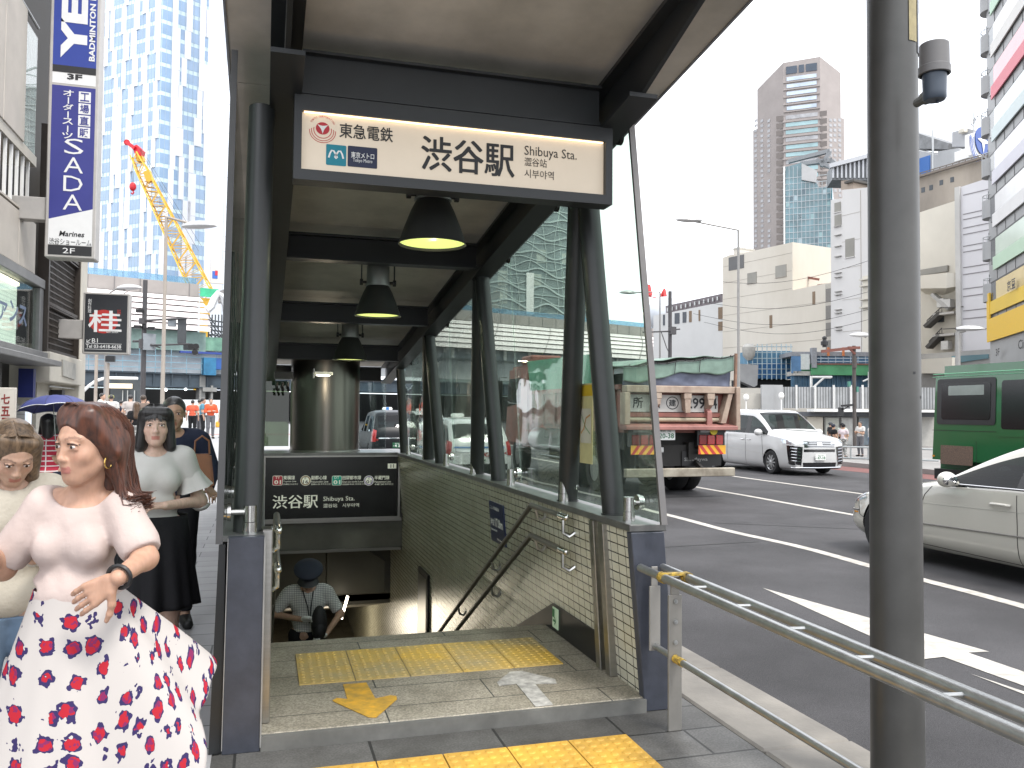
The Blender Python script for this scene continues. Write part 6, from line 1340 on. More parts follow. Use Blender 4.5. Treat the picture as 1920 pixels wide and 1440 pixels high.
 for (a, b) in (((1738, 613), (1766, 587)), ((1742, 652), (1766, 627))):
  m = MB(); m.bar(F2.p(*a, 1), F2.p(*b, 1), 1.2, .4); m.bar(F2.p(a[0], a[1]-12, 1), F2.p(b[0], b[1]-12, 1), .1, .1)
  for i in range(6): t = i/5; m.bar(F2.p(lerp(a[0], b[0], t), lerp(a[1], b[1], t), 1), F2.p(lerp(a[0], b[0], t), lerp(a[1], b[1], t)-12, 1), .06, .06)
  m.build('stair_flight', st, R_)
 for v in (587, 627): F2.rect(1766, v, 1806, v+4, 1.6, 1.6).build('landing', mat('pale_landing', (.45, .43, .40), .7, 0, .15), R_); m = MB(); m.bar(F2.p(1768, v-10, 1.6), F2.p(1806, v-12, 1.6), .1, .1); m.build('landing_rail', st, R_)
 m = MB(); m.bar(F2.p(1750, 552, 1), F2.p(1782, 580, 1), .9, .4); m.build('stair_flight', mat('pale_stair', (.42, .41, .39), .6, .2, .1), R_)
 for v in (590, 628): F2.rect(1760, v+2, 1772, v+14, .3, .3).build('door_recess', M_winD, R_)
 for u, v in ((1772, 561), (1784, 562), (1779, 640), (1820, 634), (1836, 634)): F2.rect(u, v, u+13, v+16, 1.4, .9).build('condenser_unit', mat('aircon_white', (.56, .55, .52), .6, 0, .1), R_)
 F3.poly([(1725, 800), (1880, 800), (1880, 653), (1725, 664)], 1, off=3).build('low_wing', mat('grey_low_wing', (.30, .295, .285), .7, 0, .25, .3), R_, normals=True)
 m = F3.poly([(1784, 682), (1852, 672), (1852, 664), (1784, 668)], .2, off=3.2); m.build('shop_glass', M_winT, R_, normals=True)
 F3.poly([(1720, 700), (1785, 700), (1785, 670), (1720, 674)], 1, off=4).build('cream_parapet', cr2, R_, normals=True)
 # roof clutter of the block behind and the round emblem board
 R_ = thing('rooftop_block', 'grey rooftop rooms with blue panel above the stained block', 'building')
 F = Face(1790, 150, -6); gr = mat('roof_grey', (.40, .41, .42), .6, 0, .12, .3); F.poly([(1700, 350), (1850, 350), (1850, 300), (1796, 278), (1758, 284), (1758, 290), (1700, 277)], 8).build('wall', gr, R_, normals=True)
 F.poly([(1700, 278), (1700, 243), (1778, 268), (1778, 280)], 4, off=-3).build('upper_room', mat('dark_roof_grey', (.20, .205, .21), .6, 0, .4, .5), R_, normals=True); F.poly([(1785, 275), (1785, 248), (1812, 240), (1825, 244), (1825, 275)], 5, off=-2).build('lift_house', mat('mid_roof_grey', (.36, .365, .38), .6, 0, .1, .3), R_, normals=True)
 F.rect(1718, 295, 1749, 326, .3, .5).build('blue_panel', mat('roof_blue', (.05, .15, .42), .5, 0, .1), R_); F.rect(1796, 280, 1822, 298, .2, 4).build('white_room', M_white, R_); F.rect(1795, 238, 1805, 245, -1, 3).build('water_tank', cr2, R_)
 m = MB(); m.tube([F.p(1749, 326, 2), F.p(1749, 244, 2)], .2, 5); m.tube([F.p(1826, 244, 2), F.p(1826, 210, 2)], .15, 5); m.build('mast', M_galv, R_)
 E_ = thing('emblem_board', 'white rooftop board with blue star emblem and rings', 'sign'); F = Face(1838, 125, 70); F.poly([(1817, 291), (1817, 252), (1870, 236), (1870, 284)], .6).build('board', M_white, E_, normals=True)
 bl = mat('emblem_blue', (.02, .07, .30), .4, 0, 0); c = F.p(1841, 265, .05); xd = F.x; k_ = (F.p(1851, 265)-F.p(1841, 265)).length/10
 xd = xd if xd.dot(Vector(rt)) > 0 else -xd
 T = [ellM(bl, c, 13*k_, 12*k_, xd, Z, off=.05, th=.1)]
 for r_ in (17, 20, 22.5): T.append(ellM(bl, c-Vector((0, 0, 2*k_)), r_*k_, (r_-1)*k_, xd, Z, inner=.93, a0=170, a1=370, off=.1))
 mb = MB(); pts = []; nn = xd.cross(Vector(Z))
 for i in range(8): a = math.pi/2+i*math.pi/4; r_ = (10.5 if i % 2 == 0 else 3.2)*k_; pts.append(c+xd*(r_*math.cos(a))+Vector(Z)*(r_*math.sin(a))+nn*.2)
 mb.prism(pts, nn*.05); T.append(mb.mesh('s', M_wink))
 for i, ch in enumerate('TOKYU GROUP'):
  a = math.radians(150-12.5*i); p = c+xd*(21*k_*math.cos(a))+Vector(Z)*(20*k_*math.sin(a))+nn*.1
  if ch != ' ': T.append(text_mesh(ch, 5.2*k_, M_ink, plane_M(p, xd*math.sin(a)-Vector(Z)*math.cos(a), xd*math.cos(a)+Vector(Z)*math.sin(a)), 'CENTER', depth=.02))
 join_meshes('lettering', T, E_)
 # ---- corner building with round balconies and coloured sign bands
 R_ = thing('corner_building', 'grey corner building with round balconies and coloured sign bands at the right edge', 'building')
 F = Face(1858, 66, 33); gm = mat('grey_metal_panel', (.30, .30, .30), .45, .2, .12, .4); aR = F.s_(2010); sg = -1 if aR < 0 else 1
 F.slab(0, aR, -.1, 60, 0, 14).build('wall', gm, R_, normals=True)
 vz = lambda v: F.p(1860, v).z; H = vz(205)-vz(285); zf0 = vz(613)
 pal = [((.62, .42, .04), '8'), ((.42, .56, .42), 'g'), ((.64, .63, .62), 'r'), ((.58, .57, .62), 'w'), ((.55, .62, .62), 'p'), ((.62, .16, .20), 'k'), ((.60, .58, .55), 'b'), ((.42, .58, .44), 'n')]
 for k in range(9):
  z = zf0+H*k; col, _ = pal[k % len(pal)]
  F.slab(sg*2.4, aR, z+H*.50, z+H*1.0, .12, .1).build('glass_band', mat('pale_sign_glass_%d' % k, tuple(lerp(c_, .55, .35) for c_ in col), .2, 0, .15, .2), R_, normals=True)
  F.slab(sg*1.0, sg*2.3, z+H*.45, z+H*1.0, .10, .1).build('dark_window', M_winD, R_, normals=True)
  F.slab(sg*1.9 if k != 0 else sg*.1, aR, z+H*.28, z+H*.58, .2, .1).build('sign_band', mat('sign_band_%d' % k, col, .5, 0, .08, .3), R_, normals=True)
  m = MB(); F.slab(0, aR, z+H*.03, z+H*.06, .03, .06, m)
  for i in range(6): F.slab(sg*2.4*i, sg*(2.4*i+.06), z, z+H*.27, .03, .06, m)
  m.build('panel_joints', mat('joint_dark', (.10, .10, .10), .6, 0, 0), R_, normals=True)
  c = F.q(-sg*.2, 0, -.6); mb = MB(); zz = z+H*.62; r_ = 1.0
  mb.lathe([(r_*.2, zz-.02), (r_, zz), (r_, zz+H*.42)], (c.x, c.y, 0), 24); mb.build('round_balcony', gm, R_, smooth=True)
  mb = MB(); mb.tube([(c.x+r_*.95*math.cos(t), c.y+r_*.95*math.sin(t), zz+H*.55) for t in [2*math.pi*i/16 for i in range(17)]], .04, 5)
  for i in range(8): t = 2*math.pi*i/8; mb.tube([(c.x+r_*.95*math.cos(t), c.y+r_*.95*math.sin(t), zz+H*.4), (c.x+r_*.95*math.cos(t), c.y+r_*.95*math.sin(t), zz+H*.55)], .03, 4)
  mb.build('balcony_rail', M_galv, R_)
 yel = mat('sign_yellow', (.64, .40, .03), .5, 0, .06); F.slab(sg*.05, aR, zf0-H*.35, zf0+H*.18, .24, .12).build('sign_band', yel, R_, normals=True); F.slab(sg*.05, sg*.9, zf0+H*.18, zf0+H*.8, .24, .12).build('sign_band', yel, R_, normals=True)
 xd = F.x if F.x.dot(Vector(rt)) > 0 else -F.x
 def tx(b, u0, v1, u1, v0, m_, bold=.02): a = F.p(u0, v1, .4); c = F.p(u1, v1, .4); hh = (v1-v0)*(c-Vector((0, 0, EYE))).length/FPX; return tfit(b, m_, a, Vector((c.x, c.y, a.z+hh)), xd, Z, bold)
 T = [tx('Cine', 1909, 656, 1930, 640, M_ink), tx('3F', 1867, 668, 1874, 656, M_ink), tx('京豆', 1888, 548, 1904, 530, M_ink)]
 join_meshes('lettering', T, R_)
right_side()

def glass_tower():  # added stand-in tower; ripple of the side panes is shaped into its lines
 R_ = thing('stand_in_glass_tower', 'grey green glass tower with rippled facade lines, seen through the side glass', 'building'); F = Face(980, 190, 100); a0, a1 = F.s_(790), F.s_(1112); zt, zl = F.p(980, 250).z, 3.
 F.slab(a0, a1, zl, zt, 0, 8).build('wall', mat('rippled_glass', (.22, .27, .27), .12, 0, .35, .12, spec=.8), R_)
 m = MB()
 for i in range(34):
  z = lerp(20, zt, i/34); m.tube([F.q(lerp(a0, a1, t), z+5*(1-t)+.9*math.sin(9*t*3+i*1.3)*math.sin(2*t+i), .1) for t in [k/60 for k in range(61)]], .12 if i % 3 else .25, 4)
 for i in range(13):
  x = lerp(a0, a1, i/13); m.tube([F.q(x+.012*(z-20)*2+.7*math.sin(z*.25+i*2), z, .1) for z in np.linspace(20, zt, 50)], .12, 4)
 m.build('rippled_mullions', mat('rippled_mullion', (.40, .46, .45), .4, .2, 0), R_)
 F.rect(985, 512, 999, 590, .4, .3).build('white_fin', M_white, R_)
 r3 = random.Random(8)
 for i in range(14): u, v = r3.uniform(850, 1090), r3.uniform(390, 560); F.rect(u, v, u+r3.uniform(12, 26), v+r3.uniform(16, 34), .06, .08).build('bright_pane', mat('rippled_bright_pane', (.42, .46, .42), .2, 0, .2, .3), R_)
glass_tower()
# ================================================================ street furniture
def furniture():
 grey = mat('pole_grey_paint', (.24, .235, .225), .42, .1, .1, 5); tan = mat('pole_tan_paint', (.33, .29, .25), .5, 0, .1, 3); dkp = mat('pole_dark_brown', (.055, .052, .055), .5, .1, .2, 3)
 # ---- foreground pole on the kerb
 O = empty('utility_pole', (2.53, 2.93, 0), 0, 'thick grey steel pole standing on the kerb in the right foreground', 'pole'); K = Matrix.Translation((-2.53, -2.93, 0))
 def b(mb, n_, m_, **k): o = mb.build(n_, m_, O, **k); o.matrix_parent_inverse = K; return o
 cx, cy, r = 2.53, 2.93, .101
 fp = mat('foreground_pole_paint', (.062, .061, .058), .4, .1, .25, 3, bump=.02, bscale=35)
 m = MB(); m.lathe([(r+.004, .012), (r+.002, .6), (r, 1.5), (r-.002, 4.6)], (cx, cy, 0), 48); b(m, 'shaft', fp, smooth=True)
 def wrap(name, a0, a1, z0, z1, m_, off=.002):
  mb = MB(); P = [[(cx+(r+off)*math.cos(math.radians(a)), cy+(r+off)*math.sin(math.radians(a)), z) for a in np.linspace(a0, a1, 9)] for z in (z0, z1)]; mb.grid(P); return b(mb, name, m_, smooth=True)
 wrap('sticker', -92, -66, 3.10, 3.6, mat('faded_yellow_sticker', (.30, .25, .13), .6, 0, .25, 20)); wrap('sticker', -60, -5, 3.06, 3.6, mat('pale_grey_sticker', (.26, .27, .30), .6, 0, .15, 18)); wrap('sticker_mark', -45, -35, 3.24, 3.34, M_ink, .003); wrap('sticker_mark', -46, -40, 3.165, 3.19, M_ink, .003)
 for a, z, s_ in ((-100, .62, .02), (-60, 1.62, .012), (-88, 1.72, .01)): wrap('scuff', a, a+7, z, z+s_, M_ink, .001)
 m = MB(); m.bar((cx+.10, cy-.03, 0), (cx+.10, cy-.03, .33), .018, .012); m.sphere((cx+.10, cy-.03, .33), .011, 8, 6); b(m, 'cable_strap', M_galv)
 # device on the pole
 c = at(1752, 135, d=3.15); zt_, zb_ = at(1752, 82, d=3.15).z, at(1752, 189, d=3.15).z
 D = empty('pole_sensor', (c.x, c.y, zb_), 0, 'grey capped photo sensor fixed to the side of the big pole', 'sensor'); KD = Matrix.Translation((-c.x, -c.y, -zb_)); H = zt_-zb_
 def bd(mb, n_, m_, **k): o = mb.build(n_, m_, D, **k); o.matrix_parent_inverse = KD
 m = MB(); m.lathe([(.001, zt_), (.048, zt_), (.0515, zt_-.004), (.0525, zt_-.085), (.056, zt_-.088), (.056, zt_-.115), (.05, zt_-.117), (.046, zt_-.10)], (c.x, c.y, 0), 32, caps=False); bd(m, 'cap', mat('sensor_cap', (.13, .125, .125), .5, 0, .08), smooth=True)
 m = MB(); m.lathe([(.043, zt_-.10), (.041, zb_+.03), (.041, zb_+.008), (.035, zb_), (.001, zb_)], (c.x, c.y, 0), 28); m.cyl((c.x+.012, c.y, zb_+.004), (c.x+.012, c.y, zb_-.008), .006, 8); bd(m, 'sensor_body', mat('sensor_blue_grey', (.045, .06, .085), .45, 0, .1), smooth=True)
 m = MB(); d_ = Vector((cx-c.x, cy-c.y, 0)); d_.normalize(); m.cyl(Vector((c.x, c.y, zb_+.04)), Vector((c.x, c.y, zb_+.04))+d_*.085, .026, 14); m.cyl(Vector((c.x, c.y, zb_+.04))+d_*.07, Vector((c.x, c.y, zb_+.05))+d_*.16, .018, 10); bd(m, 'arm', mat('sensor_arm', (.12, .12, .11), .5, 0, .2))
 # ---- guard rail
 G = empty('guard_rail', (1.93, 3.8, 0), 0, 'galvanised double tube guard rail along the kerb', 'guard rail'); K2 = Matrix.Translation((-1.93, -3.8, 0))
 def g(mb, n_, **k): o = mb.build(n_, k.pop('mt', M_galv), G, **k); o.matrix_parent_inverse = K2
 A, B_ = Vector((1.885, 4.03, .752)), Vector((1.80, .4, .752)); off = Vector((.118, -.02, .0)); L_ = Vector((1.955, 4.02, .352)); L2 = Vector((1.93, .4, .352))
 jn = .935
 for o in (Vector((0, 0, 0)), off):
  q = A.lerp(B_, .075)+o
  m = MB(); m.tube([A+o, q], .0205, 14); g(m, 'top_tube', smooth=True); m = MB(); m.tube([q+(B_-A)*.006, B_+o], .0215, 14); g(m, 'top_tube', smooth=True)
 m = MB(); m.tube([L_, L2], .0165, 12); g(m, 'lower_tube', smooth=True)
 for k in range(8):
  p = A.lerp(B_, .14+.105*k); m = MB(); m.tube([p, p+off], .007, 8); g(m, 'cross_pin')
 hz = mat('worn_hazard_tape', (.60, .40, .06), .6, 0, .5, 40, dirt=(.03, .03, .03))
 q = A.lerp(B_, .075); m = MB(); m.tube([q-Vector((0, -.02, 0)), q+Vector((0, -.02, 0))], .027, 12); m.bar(q+Vector((.0, 0, .018)), q+off+Vector((0, 0, .018)), .04, .012); m.tube([q+off-Vector((0, -.02, 0)), q+off+Vector((0, -.02, 0))], .027, 12); g(m, 'joint_band', mt=hz)
 lp = L_.lerp(L2, .068); m = MB(); m.tube([lp, lp+(L2-L_)*.022], .0205, 12); g(m, 'joint_band', mt=hz)
 pp = mat('post_plate_grey', (.26, .25, .23), .5, .4, .12, 8)
 for y, zlo, x in ((3.785, 0, 1.955), (1.4, 0, 1.91)):
  m = MB(); m.box((x-.036, y-.008, zlo), (x+.036, y+.006, .66)); m.box((x-.022, y-.006, .66), (x+.024, y+.004, .75)); g(m, 'post_plate', mt=pp, bevel=.002)
  for z in (.43, .53, .63): m = MB(); m.cyl((x, y-.008, z), (x, y-.016, z), .011, 10); m.cyl((x, y-.016, z), (x, y-.018, z), .005, 6); g(m, 'bolt', mt=M_galv)
 m = MB(); m.box((1.925, 4.0, .33), (1.985, 4.012, .66)); m.box((1.935, 4.0, .66), (1.97, 4.01, .76)); g(m, 'post_plate', mt=mat('pale_plate_grey', (.33, .32, .30), .5, .3, .1, 6), bevel=.002)
 # ---- street lamps
 def lamp(name, label, ub, ut, vt, d, r0, head_u, head_v, m_, group=None, curve=False, vb=None):
  base = at(ub, 770, d=d); top = at(ut, vt, d=d); hd = at(head_u, head_v, d=d)
  O = empty(name, (base.x, base.y, 0), 0, label, 'street lamp', group); K = Matrix.Translation((-base.x, -base.y, 0)); hd = Vector((hd.x, hd.y, hd.z)); top = Vector((base.x, base.y, top.z))
  m = MB(); m.cyl((base.x, base.y, -.13), top, r0, 14, r0*.7); o = m.build('pole', m_, O, smooth=True); o.matrix_parent_inverse = K
  m = MB(); h2 = hd-(hd-top).normalized()*.3
  m.tube([top-Vector((0, 0, .8)), top.lerp(h2, .15)+Vector((0, 0, .25)), top.lerp(h2, .5)+Vector((0, 0, .3)), h2] if curve else [top, h2], r0*.55, 8); o = m.build('arm', m_, O, smooth=True); o.matrix_parent_inverse = K
  m = MB(); ax = Vector((hd.x-top.x, hd.y-top.y, 0)).normalized(); sy = Vector((-ax.y, ax.x, 0)); s_ = min(r0*6.5, .62)
  P = []
  for i in range(9):
   t = i/8; w = math.sin(math.pi*min(1, .08+t*.92))**.6; P.append([hd+ax*(t-.5)*s_*2.6+sy*(math.cos(a)*w*s_*.45)+Vector((0, 0, math.sin(a)*w*s_*(.38 if math.sin(a) > 0 else .18))) for a in [2*math.pi*k/10 for k in range(11)]])
  m.grid(P); o = m.build('lamp_head', mat('lamp_head_grey', (.42, .42, .42), .35, .3, .1), O, smooth=True); o.matrix_parent_inverse = K; return O
 lamp('street_lamp', 'tall grey street lamp rising behind the dump truck', 1385, 1385, 429, 46, .09, 1290, 413, grey)
 lamp('street_lamp', 'distant thin street lamp beside the dark pole, seen at the glass edge', 1237, 1237, 546, 80, .10, 1176, 549, grey)
 lamp('street_lamp', 'slim tan street lamp on the left crossing with arm to the right', 304, 306, 404, 31.5, .085, 376, 424, tan)
 lamp('street_lamp', 'small curved lamp partly hidden behind the black restaurant sign', 196, 196, 560, 42, .08, 244, 540, grey, curve=True)
 lamp('street_lamp', 'low curved street lamp left of the big pole by the fence', 1642, 1642, 640, 42, .07, 1612, 629, grey, curve=True)
 lamp('street_lamp', 'stubby street lamp above the green bus roof', 1797, 1797, 622, 50, .19, 1820, 617, grey)
 # ---- plain posts on the crossing
 for u, vt, d, w, lab in ((178.5, 655, 42, .08, 'thin tan post behind the black restaurant sign'), (200, 680, 40, .085, 'tan post with a small dark box near the kiosk')):
  p = at(u, 770, d=d); z = at(u, vt, d=d).z; m = MB(); m.cyl((p.x, p.y, 0), (p.x, p.y, z), w, 12); o = tag(m.build('signal_post', tan, smooth=True), lab, 'post')
  if u == 200: c = at(207, 673, d=d); m = MB(); m.cbox(c, (.4, .3, .28)); m.build('control_box', M_black, o)
 # ---- dark signal pole with arms and signals (left)
 d = 36; p = at(267, 770, d=d); T_ = empty('traffic_signal', (p.x, p.y, 0), 0, 'dark signal pole with two arms and a lit green light on the left crossing', 'traffic signal'); K = Matrix.Translation((-p.x, -p.y, 0))
 def ts(mb, n_, m_, par=T_, **k): o = mb.build(n_, m_, par, **k); o.matrix_parent_inverse = K; return o
 Q = lambda u, v, dd=0: at(u, v, d=d+dd)
 m = MB(); m.cyl((p.x, p.y, 0), (p.x, p.y, Q(267, 524).z), .115, 14, .095); ts(m, 'pole', dkp, smooth=True)
 m = MB(); m.tube([Q(267, 601), Q(350, 597)], .045, 8); m.tube([Q(267, 648), Q(355, 645)], .04, 8); m.tube([Q(267, 640), Q(300, 652)], .03, 6); ts(m, 'arm', dkp)
 for v in (602, 641, 648): m = MB(); c = Q(267, v); m.lathe([(.15, -.12), (.15, .12)], c, 12); ts(m, 'clamp', dkp)
 m = MB(); m.box(Q(332, 645)-Vector((0, 0, 0)), Q(349, 596)+Vector((0, .3, 0))); ts(m, 'signal_head', mat('signal_black', (.05, .055, .06), .5, 0, .15), bevel=.05)
 m = MB(); m.box(Q(314, 612), Q(330, 597)+Vector((0, .25, 0))); ts(m, 'sign_back', mat('sign_back_grey', (.22, .24, .26), .5, .2, .1), bevel=.03)
 hd = MB(); hd.box(Q(343, 656)+Vector((0, .05, 0)), Q(372, 644)+Vector((0, .3, 0))); h_ = ts(hd, 'signal_head', mat('signal_black', (.05, .055, .06)), bevel=.03)
 for u, m_ in ((348, emitmat('signal_green', (.02, .9, .42), 3.2)), (359, M_black), (368, M_black)): m = MB(); m.sphere(Q(u, 650)+Vector((0, .03, 0)), (.105, .05, .105), 14, 10); o = m.build('lens', m_, h_); o.matrix_parent_inverse = K
 for u in (359, 368, 366): m = MB(); c = Q(u, 650 if u != 366 else 661); m.cyl(c+Vector((0, -.18, 0)), c+Vector((0, .1, 0)), .125, 14, .12); ts(m, 'visor', M_black)
 for u, v in ((258, 613), (284, 616), (262, 583)): m = MB(); c = Q(u, v); m.cbox(c, (.28, .3, .13)); m.tube([c, Q(267, v)], .03, 5); ts(m, 'camera', M_black)
 m = MB(); m.cbox(Q(280, 641), (.5, .1, .7), .4); ts(m, 'sign_back', mat('sign_back_grey', (.22, .24, .26)))
 m = MB(); m.tube([Q(249, 640), Q(267, 640)], .05, 6); ts(m, 'arm', dkp)
 # ---- dark pole on the right behind the truck
 d = 50; p = at(1256, 770, d=d); O = empty('utility_pole', (p.x, p.y, 0), 0, 'plain dark pole with a crossbar right of the glass edge', 'pole'); K = Matrix.Translation((-p.x, -p.y, 0))
 Q = lambda u, v, dd=0: at(u, v, d=d+dd)
 m = MB(); m.cyl((p.x, p.y, -.13), (p.x, p.y, Q(1256, 545).z), .11, 14); o = m.build('shaft', dkp, O, smooth=True); o.matrix_parent_inverse = K
 m = MB(); m.tube([Q(1205, 623), Q(1262, 621)], .045, 6); m.tube([Q(1256, 619), Q(1275, 617)], .04, 6); m.tube([Q(1240, 623), Q(1246, 640), Q(1250, 652), Q(1254, 660)], .03, 5); m.cbox(Q(1261, 620), (.35, .3, .45)); o = m.build('crossbar', dkp, O); o.matrix_parent_inverse = K
 # ---- right: rusty post with bracket arm, camera and hanging signal box
 d = 40; p = at(1602, 770, d=d); O = empty('camera_post', (p.x, p.y, 0), 0, 'dark brown post with red bracket arm carrying a camera', 'post'); K = Matrix.Translation((-p.x, -p.y, 0)); Q = lambda u, v, dd=0: at(u, v, d=d+dd); rb = mat('red_brown_bracket', (.16, .055, .04), .6, 0, .25); bw = mat('dark_brown_post', (.065, .055, .05), .6, 0, .2)
 def cp(mb, n_, m_, **k): o = mb.build(n_, m_, O, **k); o.matrix_parent_inverse = K
 m = MB(); m.cyl((p.x, p.y, 0), (p.x, p.y, Q(1602, 648).z), .085, 12); m.cyl(Q(1602, 690), Q(1602, 670), .11, 12); cp(m, 'shaft', bw, smooth=True)
 m = MB(); m.bar(Q(1540, 659), Q(1604, 652), .12, .14); m.tube([Q(1591, 651), Q(1603, 664)], .06, 6); m.bar(Q(1590, 652), Q(1612, 652), .16, .12); cp(m, 'bracket_arm', rb)
 m = MB(); c = Q(1546, 653); m.lathe([(.10, .05), (.10, .12), (.17, .15), (.17, .32), (.1, .36), (.08, .42), (.11, .45), (.11, .52), (.04, .58)], c, 14); cp(m, 'camera', M_black, smooth=True)
 m = MB(); m.bar(Q(1577, 761), Q(1603, 759), .1, .1); m.box(Q(1576, 780), Q(1584, 764)+Vector((0, .25, 0))); m.tube([Q(1581, 768), Q(1592, 761)], .03, 5); cp(m, 'signal_box', M_black)
 for v, u in ((730, 1607), (720, 1592)): m = MB(); c = Q(u, v); m.cbox(c, (.12, .1, .25)); cp(m, 'junction_box', mat('teal_box', (.05, .18, .14), .5))
 # ---- railway viaduct remains, scaffold, fence on the right
 R_ = thing('railway_bridge', 'blue and green steel railway bridge under repair behind the fence', 'bridge'); F = Face(1560, 74, 108); bl = mat('bridge_blue_sheet', (.09, .20, .36), .6, 0, .35, .8); gr = mat('bridge_green_girder', (.07, .26, .12), .55, 0, .25, .6); db = mat('bridge_dark_blue', (.06, .13, .20), .55, 0, .35, 1)
 F.rect(1485, 660, 1720, 668, 0, 4).build('parapet', mat('bridge_grey_beam', (.24, .25, .27), .6, 0, .2), R_); F.rect(1523, 668, 1720, 684, -.3, .3).build('blue_panel', bl, R_); F.rect(1519, 684, 1720, 704, .4, 3).build('green_girder', gr, R_); F.rect(1519, 682, 1720, 685, .5, .4).build('girder_flange', mat('rust_flange', (.16, .08, .06), .7, 0, .3), R_); F.rect(1488, 704, 1720, 733, -.4, .4).build('dark_girder', db, R_)
 m = MB()
 for i in range(26): F.rect(1490+9*i, 704, 1491.2+9*i, 733, -.2, .2, m)
 m.build('girder_ribs', db, R_)
 for u in (1549, 1577, 1629): F.rect(u, 652, u+3.5, 668, .5, .2).build('orange_stub', mat('orange_primer', (.50, .16, .05), .6, 0, .1), R_)
 F.rect(1501, 664, 1517, 693, .2, .3).build('white_panel', mat('torn_white_panel', (.55, .58, .56), .6, 0, .1), R_); F.rect(1519, 653, 1528, 690, .6, .6).build('grey_post', mat('bridge_grey_beam', (.24, .25, .27)), R_); F.rect(1485, 668, 1502, 700, .1, .3).build('blue_panel', bl, R_); F.rect(1487, 696, 1520, 704, .1, 2).build('ledge_beam', M_conc, R_)
 m = MB()
 for v in (672, 678): m.tube([F.p(1523, v, .3), F.p(1720, v, .3)], .05, 5)
 for i in range(14): m.tube([F.p(1525+14*i, 668, .3), F.p(1525+14*i, 684, .3)], .04, 5)
 m.build('railing', mat('pale_blue_rail', (.35, .42, .48), .5, .2, .1), R_)
 m = MB(); m.tube([F.p(1521, 735, 1), F.p(1521, 705, 1)], .12, 6); m.tube([F.p(1521, 730, 1), F.p(1545, 708, 1), F.p(1558, 708, 1)], .10, 6); m.tube([F.p(1521, 707, 1), F.p(1560, 707, 1)], .10, 6); m.build('white_outrigger', M_white, R_); m = MB(); m.tube([F.p(1630, 733, 1), F.p(1630, 697, 1)], .12, 6); m.tube([F.p(1618, 715, 1), F.p(1640, 705, 1)], .08, 6); m.build('white_outrigger', M_white, R_)
 S_ = thing('scaffolding', 'blue sheeted scaffolding in front of the cream store', 'scaffolding'); F = Face(1445, 78, 108); F.rect(1402, 658, 1486, 684, 0, 3).build('upper_sheet', mat('scaffold_sheet_pale', (.10, .24, .36), .6, 0, .3, .6), S_); F.rect(1408, 680, 1486, 710, .3, 3).build('lower_sheet', mat('scaffold_sheet_blue', (.04, .16, .36), .6, 0, .3, .6), S_)
 m = MB()
 for i in range(10): m.tube([F.p(1402+9*i, 712, .6), F.p(1402+9*i, 645, .6)], .05, 5)
 for v in (650, 661, 672, 682, 692, 702): m.tube([F.p(1402, v, .6), F.p(1486, v, .6)], .045, 5)
 m.build('tubes', mat('scaffold_tube', (.34, .42, .45), .4, .5, .1), S_)
 F.poly([(1386, 682), (1422, 684), (1420, 722), (1414, 726), (1388, 714)], 2, off=1).build('grey_tarpaulin', mat('grey_tarp', (.33, .33, .33), .6, 0, .2, .6), S_, normals=True); F.rect(1388, 712, 1660, 726, -.5, 3).build('dark_underside', mat('underpass_shade', (.012, .013, .014)), S_)  # last strip: near-black colour stands in for shade underneath
 m = MB(); c = F.p(1404, 655, 1); m.lathe([(.2, -1), (.55, -.6), (.6, .2), (.3, .5)], c, 14); m.build('round_tank', M_conc, S_, smooth=True)
 Fn = thing('noise_fence', 'grey ribbed steel fence with pale posts behind the far pavement', 'fence'); F = Face(1560, 54, 112); rib = brickmat('ribbed_fence', (.33, .34, .35), (.37, .38, .39), (.15, .155, .16), .16, 40, .035, 'XZ', .5, 0, .5);
 F.rect(1466, 726, 1760, 766, 0, .1).build('panel', rib, Fn)
 for u in (1491, 1526, 1561, 1593, 1615, 1640): F.rect(u, 722, u+3.4, 768, .15, .12).build('post', mat('fence_post_pale', (.56, .56, .55), .5, 0, .08), Fn)
 F.rect(1425, 722, 1448, 775, .6, .4).build('grey_board', mat('grey_hoarding_board', (.32, .325, .33), .6, 0, .12, .6), Fn); F.rect(1448, 722, 1466, 772, .3, .4).build('grey_board', mat('grey_hoarding_board2', (.36, .365, .37), .6, 0, .1, .6), Fn); F.rect(1386, 738, 1426, 800, .2, .5).build('beige_board', mat('beige_hoarding', (.40, .38, .34), .6, 0, .12, .6), Fn)
 for u, v in ((1399, 745), (1465, 742)): m = MB(); c = F.p(u, v, 1.2); m.sphere(c, (.18, .18, .22), 12, 8); m.tube([c, F.p(u, v+40, 1.2)], .035, 5); m.build('floodlight', M_white, Fn)
 # ---- notice boards and canopy
 N_ = thing('notice_boards', 'row of framed notice boards under a thin white canopy', 'notice board'); F = Face(1570, 43, 114); F.rect(1516, 768, 1760, 772.5, 1.2, 1.6).build('canopy', M_white, N_); F.rect(1480, 773, 1760, 781, .5, .6).build('canopy_shadow_strip', mat('canopy_shade_grey', (.06, .065, .075), .5, 0, .2), N_)  # dark strip painted in as the shade under the canopy
 F.rect(1480, 781, 1760, 850, -.3, .2).build('back_wall', mat('pale_board_wall', (.42, .41, .38), .6, 0, .1), N_)
 for i, (u0, u1) in enumerate(((1545, 1573), (1575, 1606), (1609, 1640))):
  f = F.rect(u0, 782, u1, 836, .1, .2).build('board_frame', mat('board_frame_grey', (.25, .25, .24), .5, .3, .1), N_); F.rect(u0+2, 784, u1-2, 834, .13, .02).build('board_sheet', mat('board_sheet_%d' % i, ((.44, .45, .40), (.46, .46, .44), (.20, .24, .27))[i], .4, 0, .25, 3), f)
 F.rect(1514, 782, 1542, 836, .1, .2).build('poster', mat('cream_poster_sheet', (.58, .54, .46), .5, 0, .1, 2), N_)
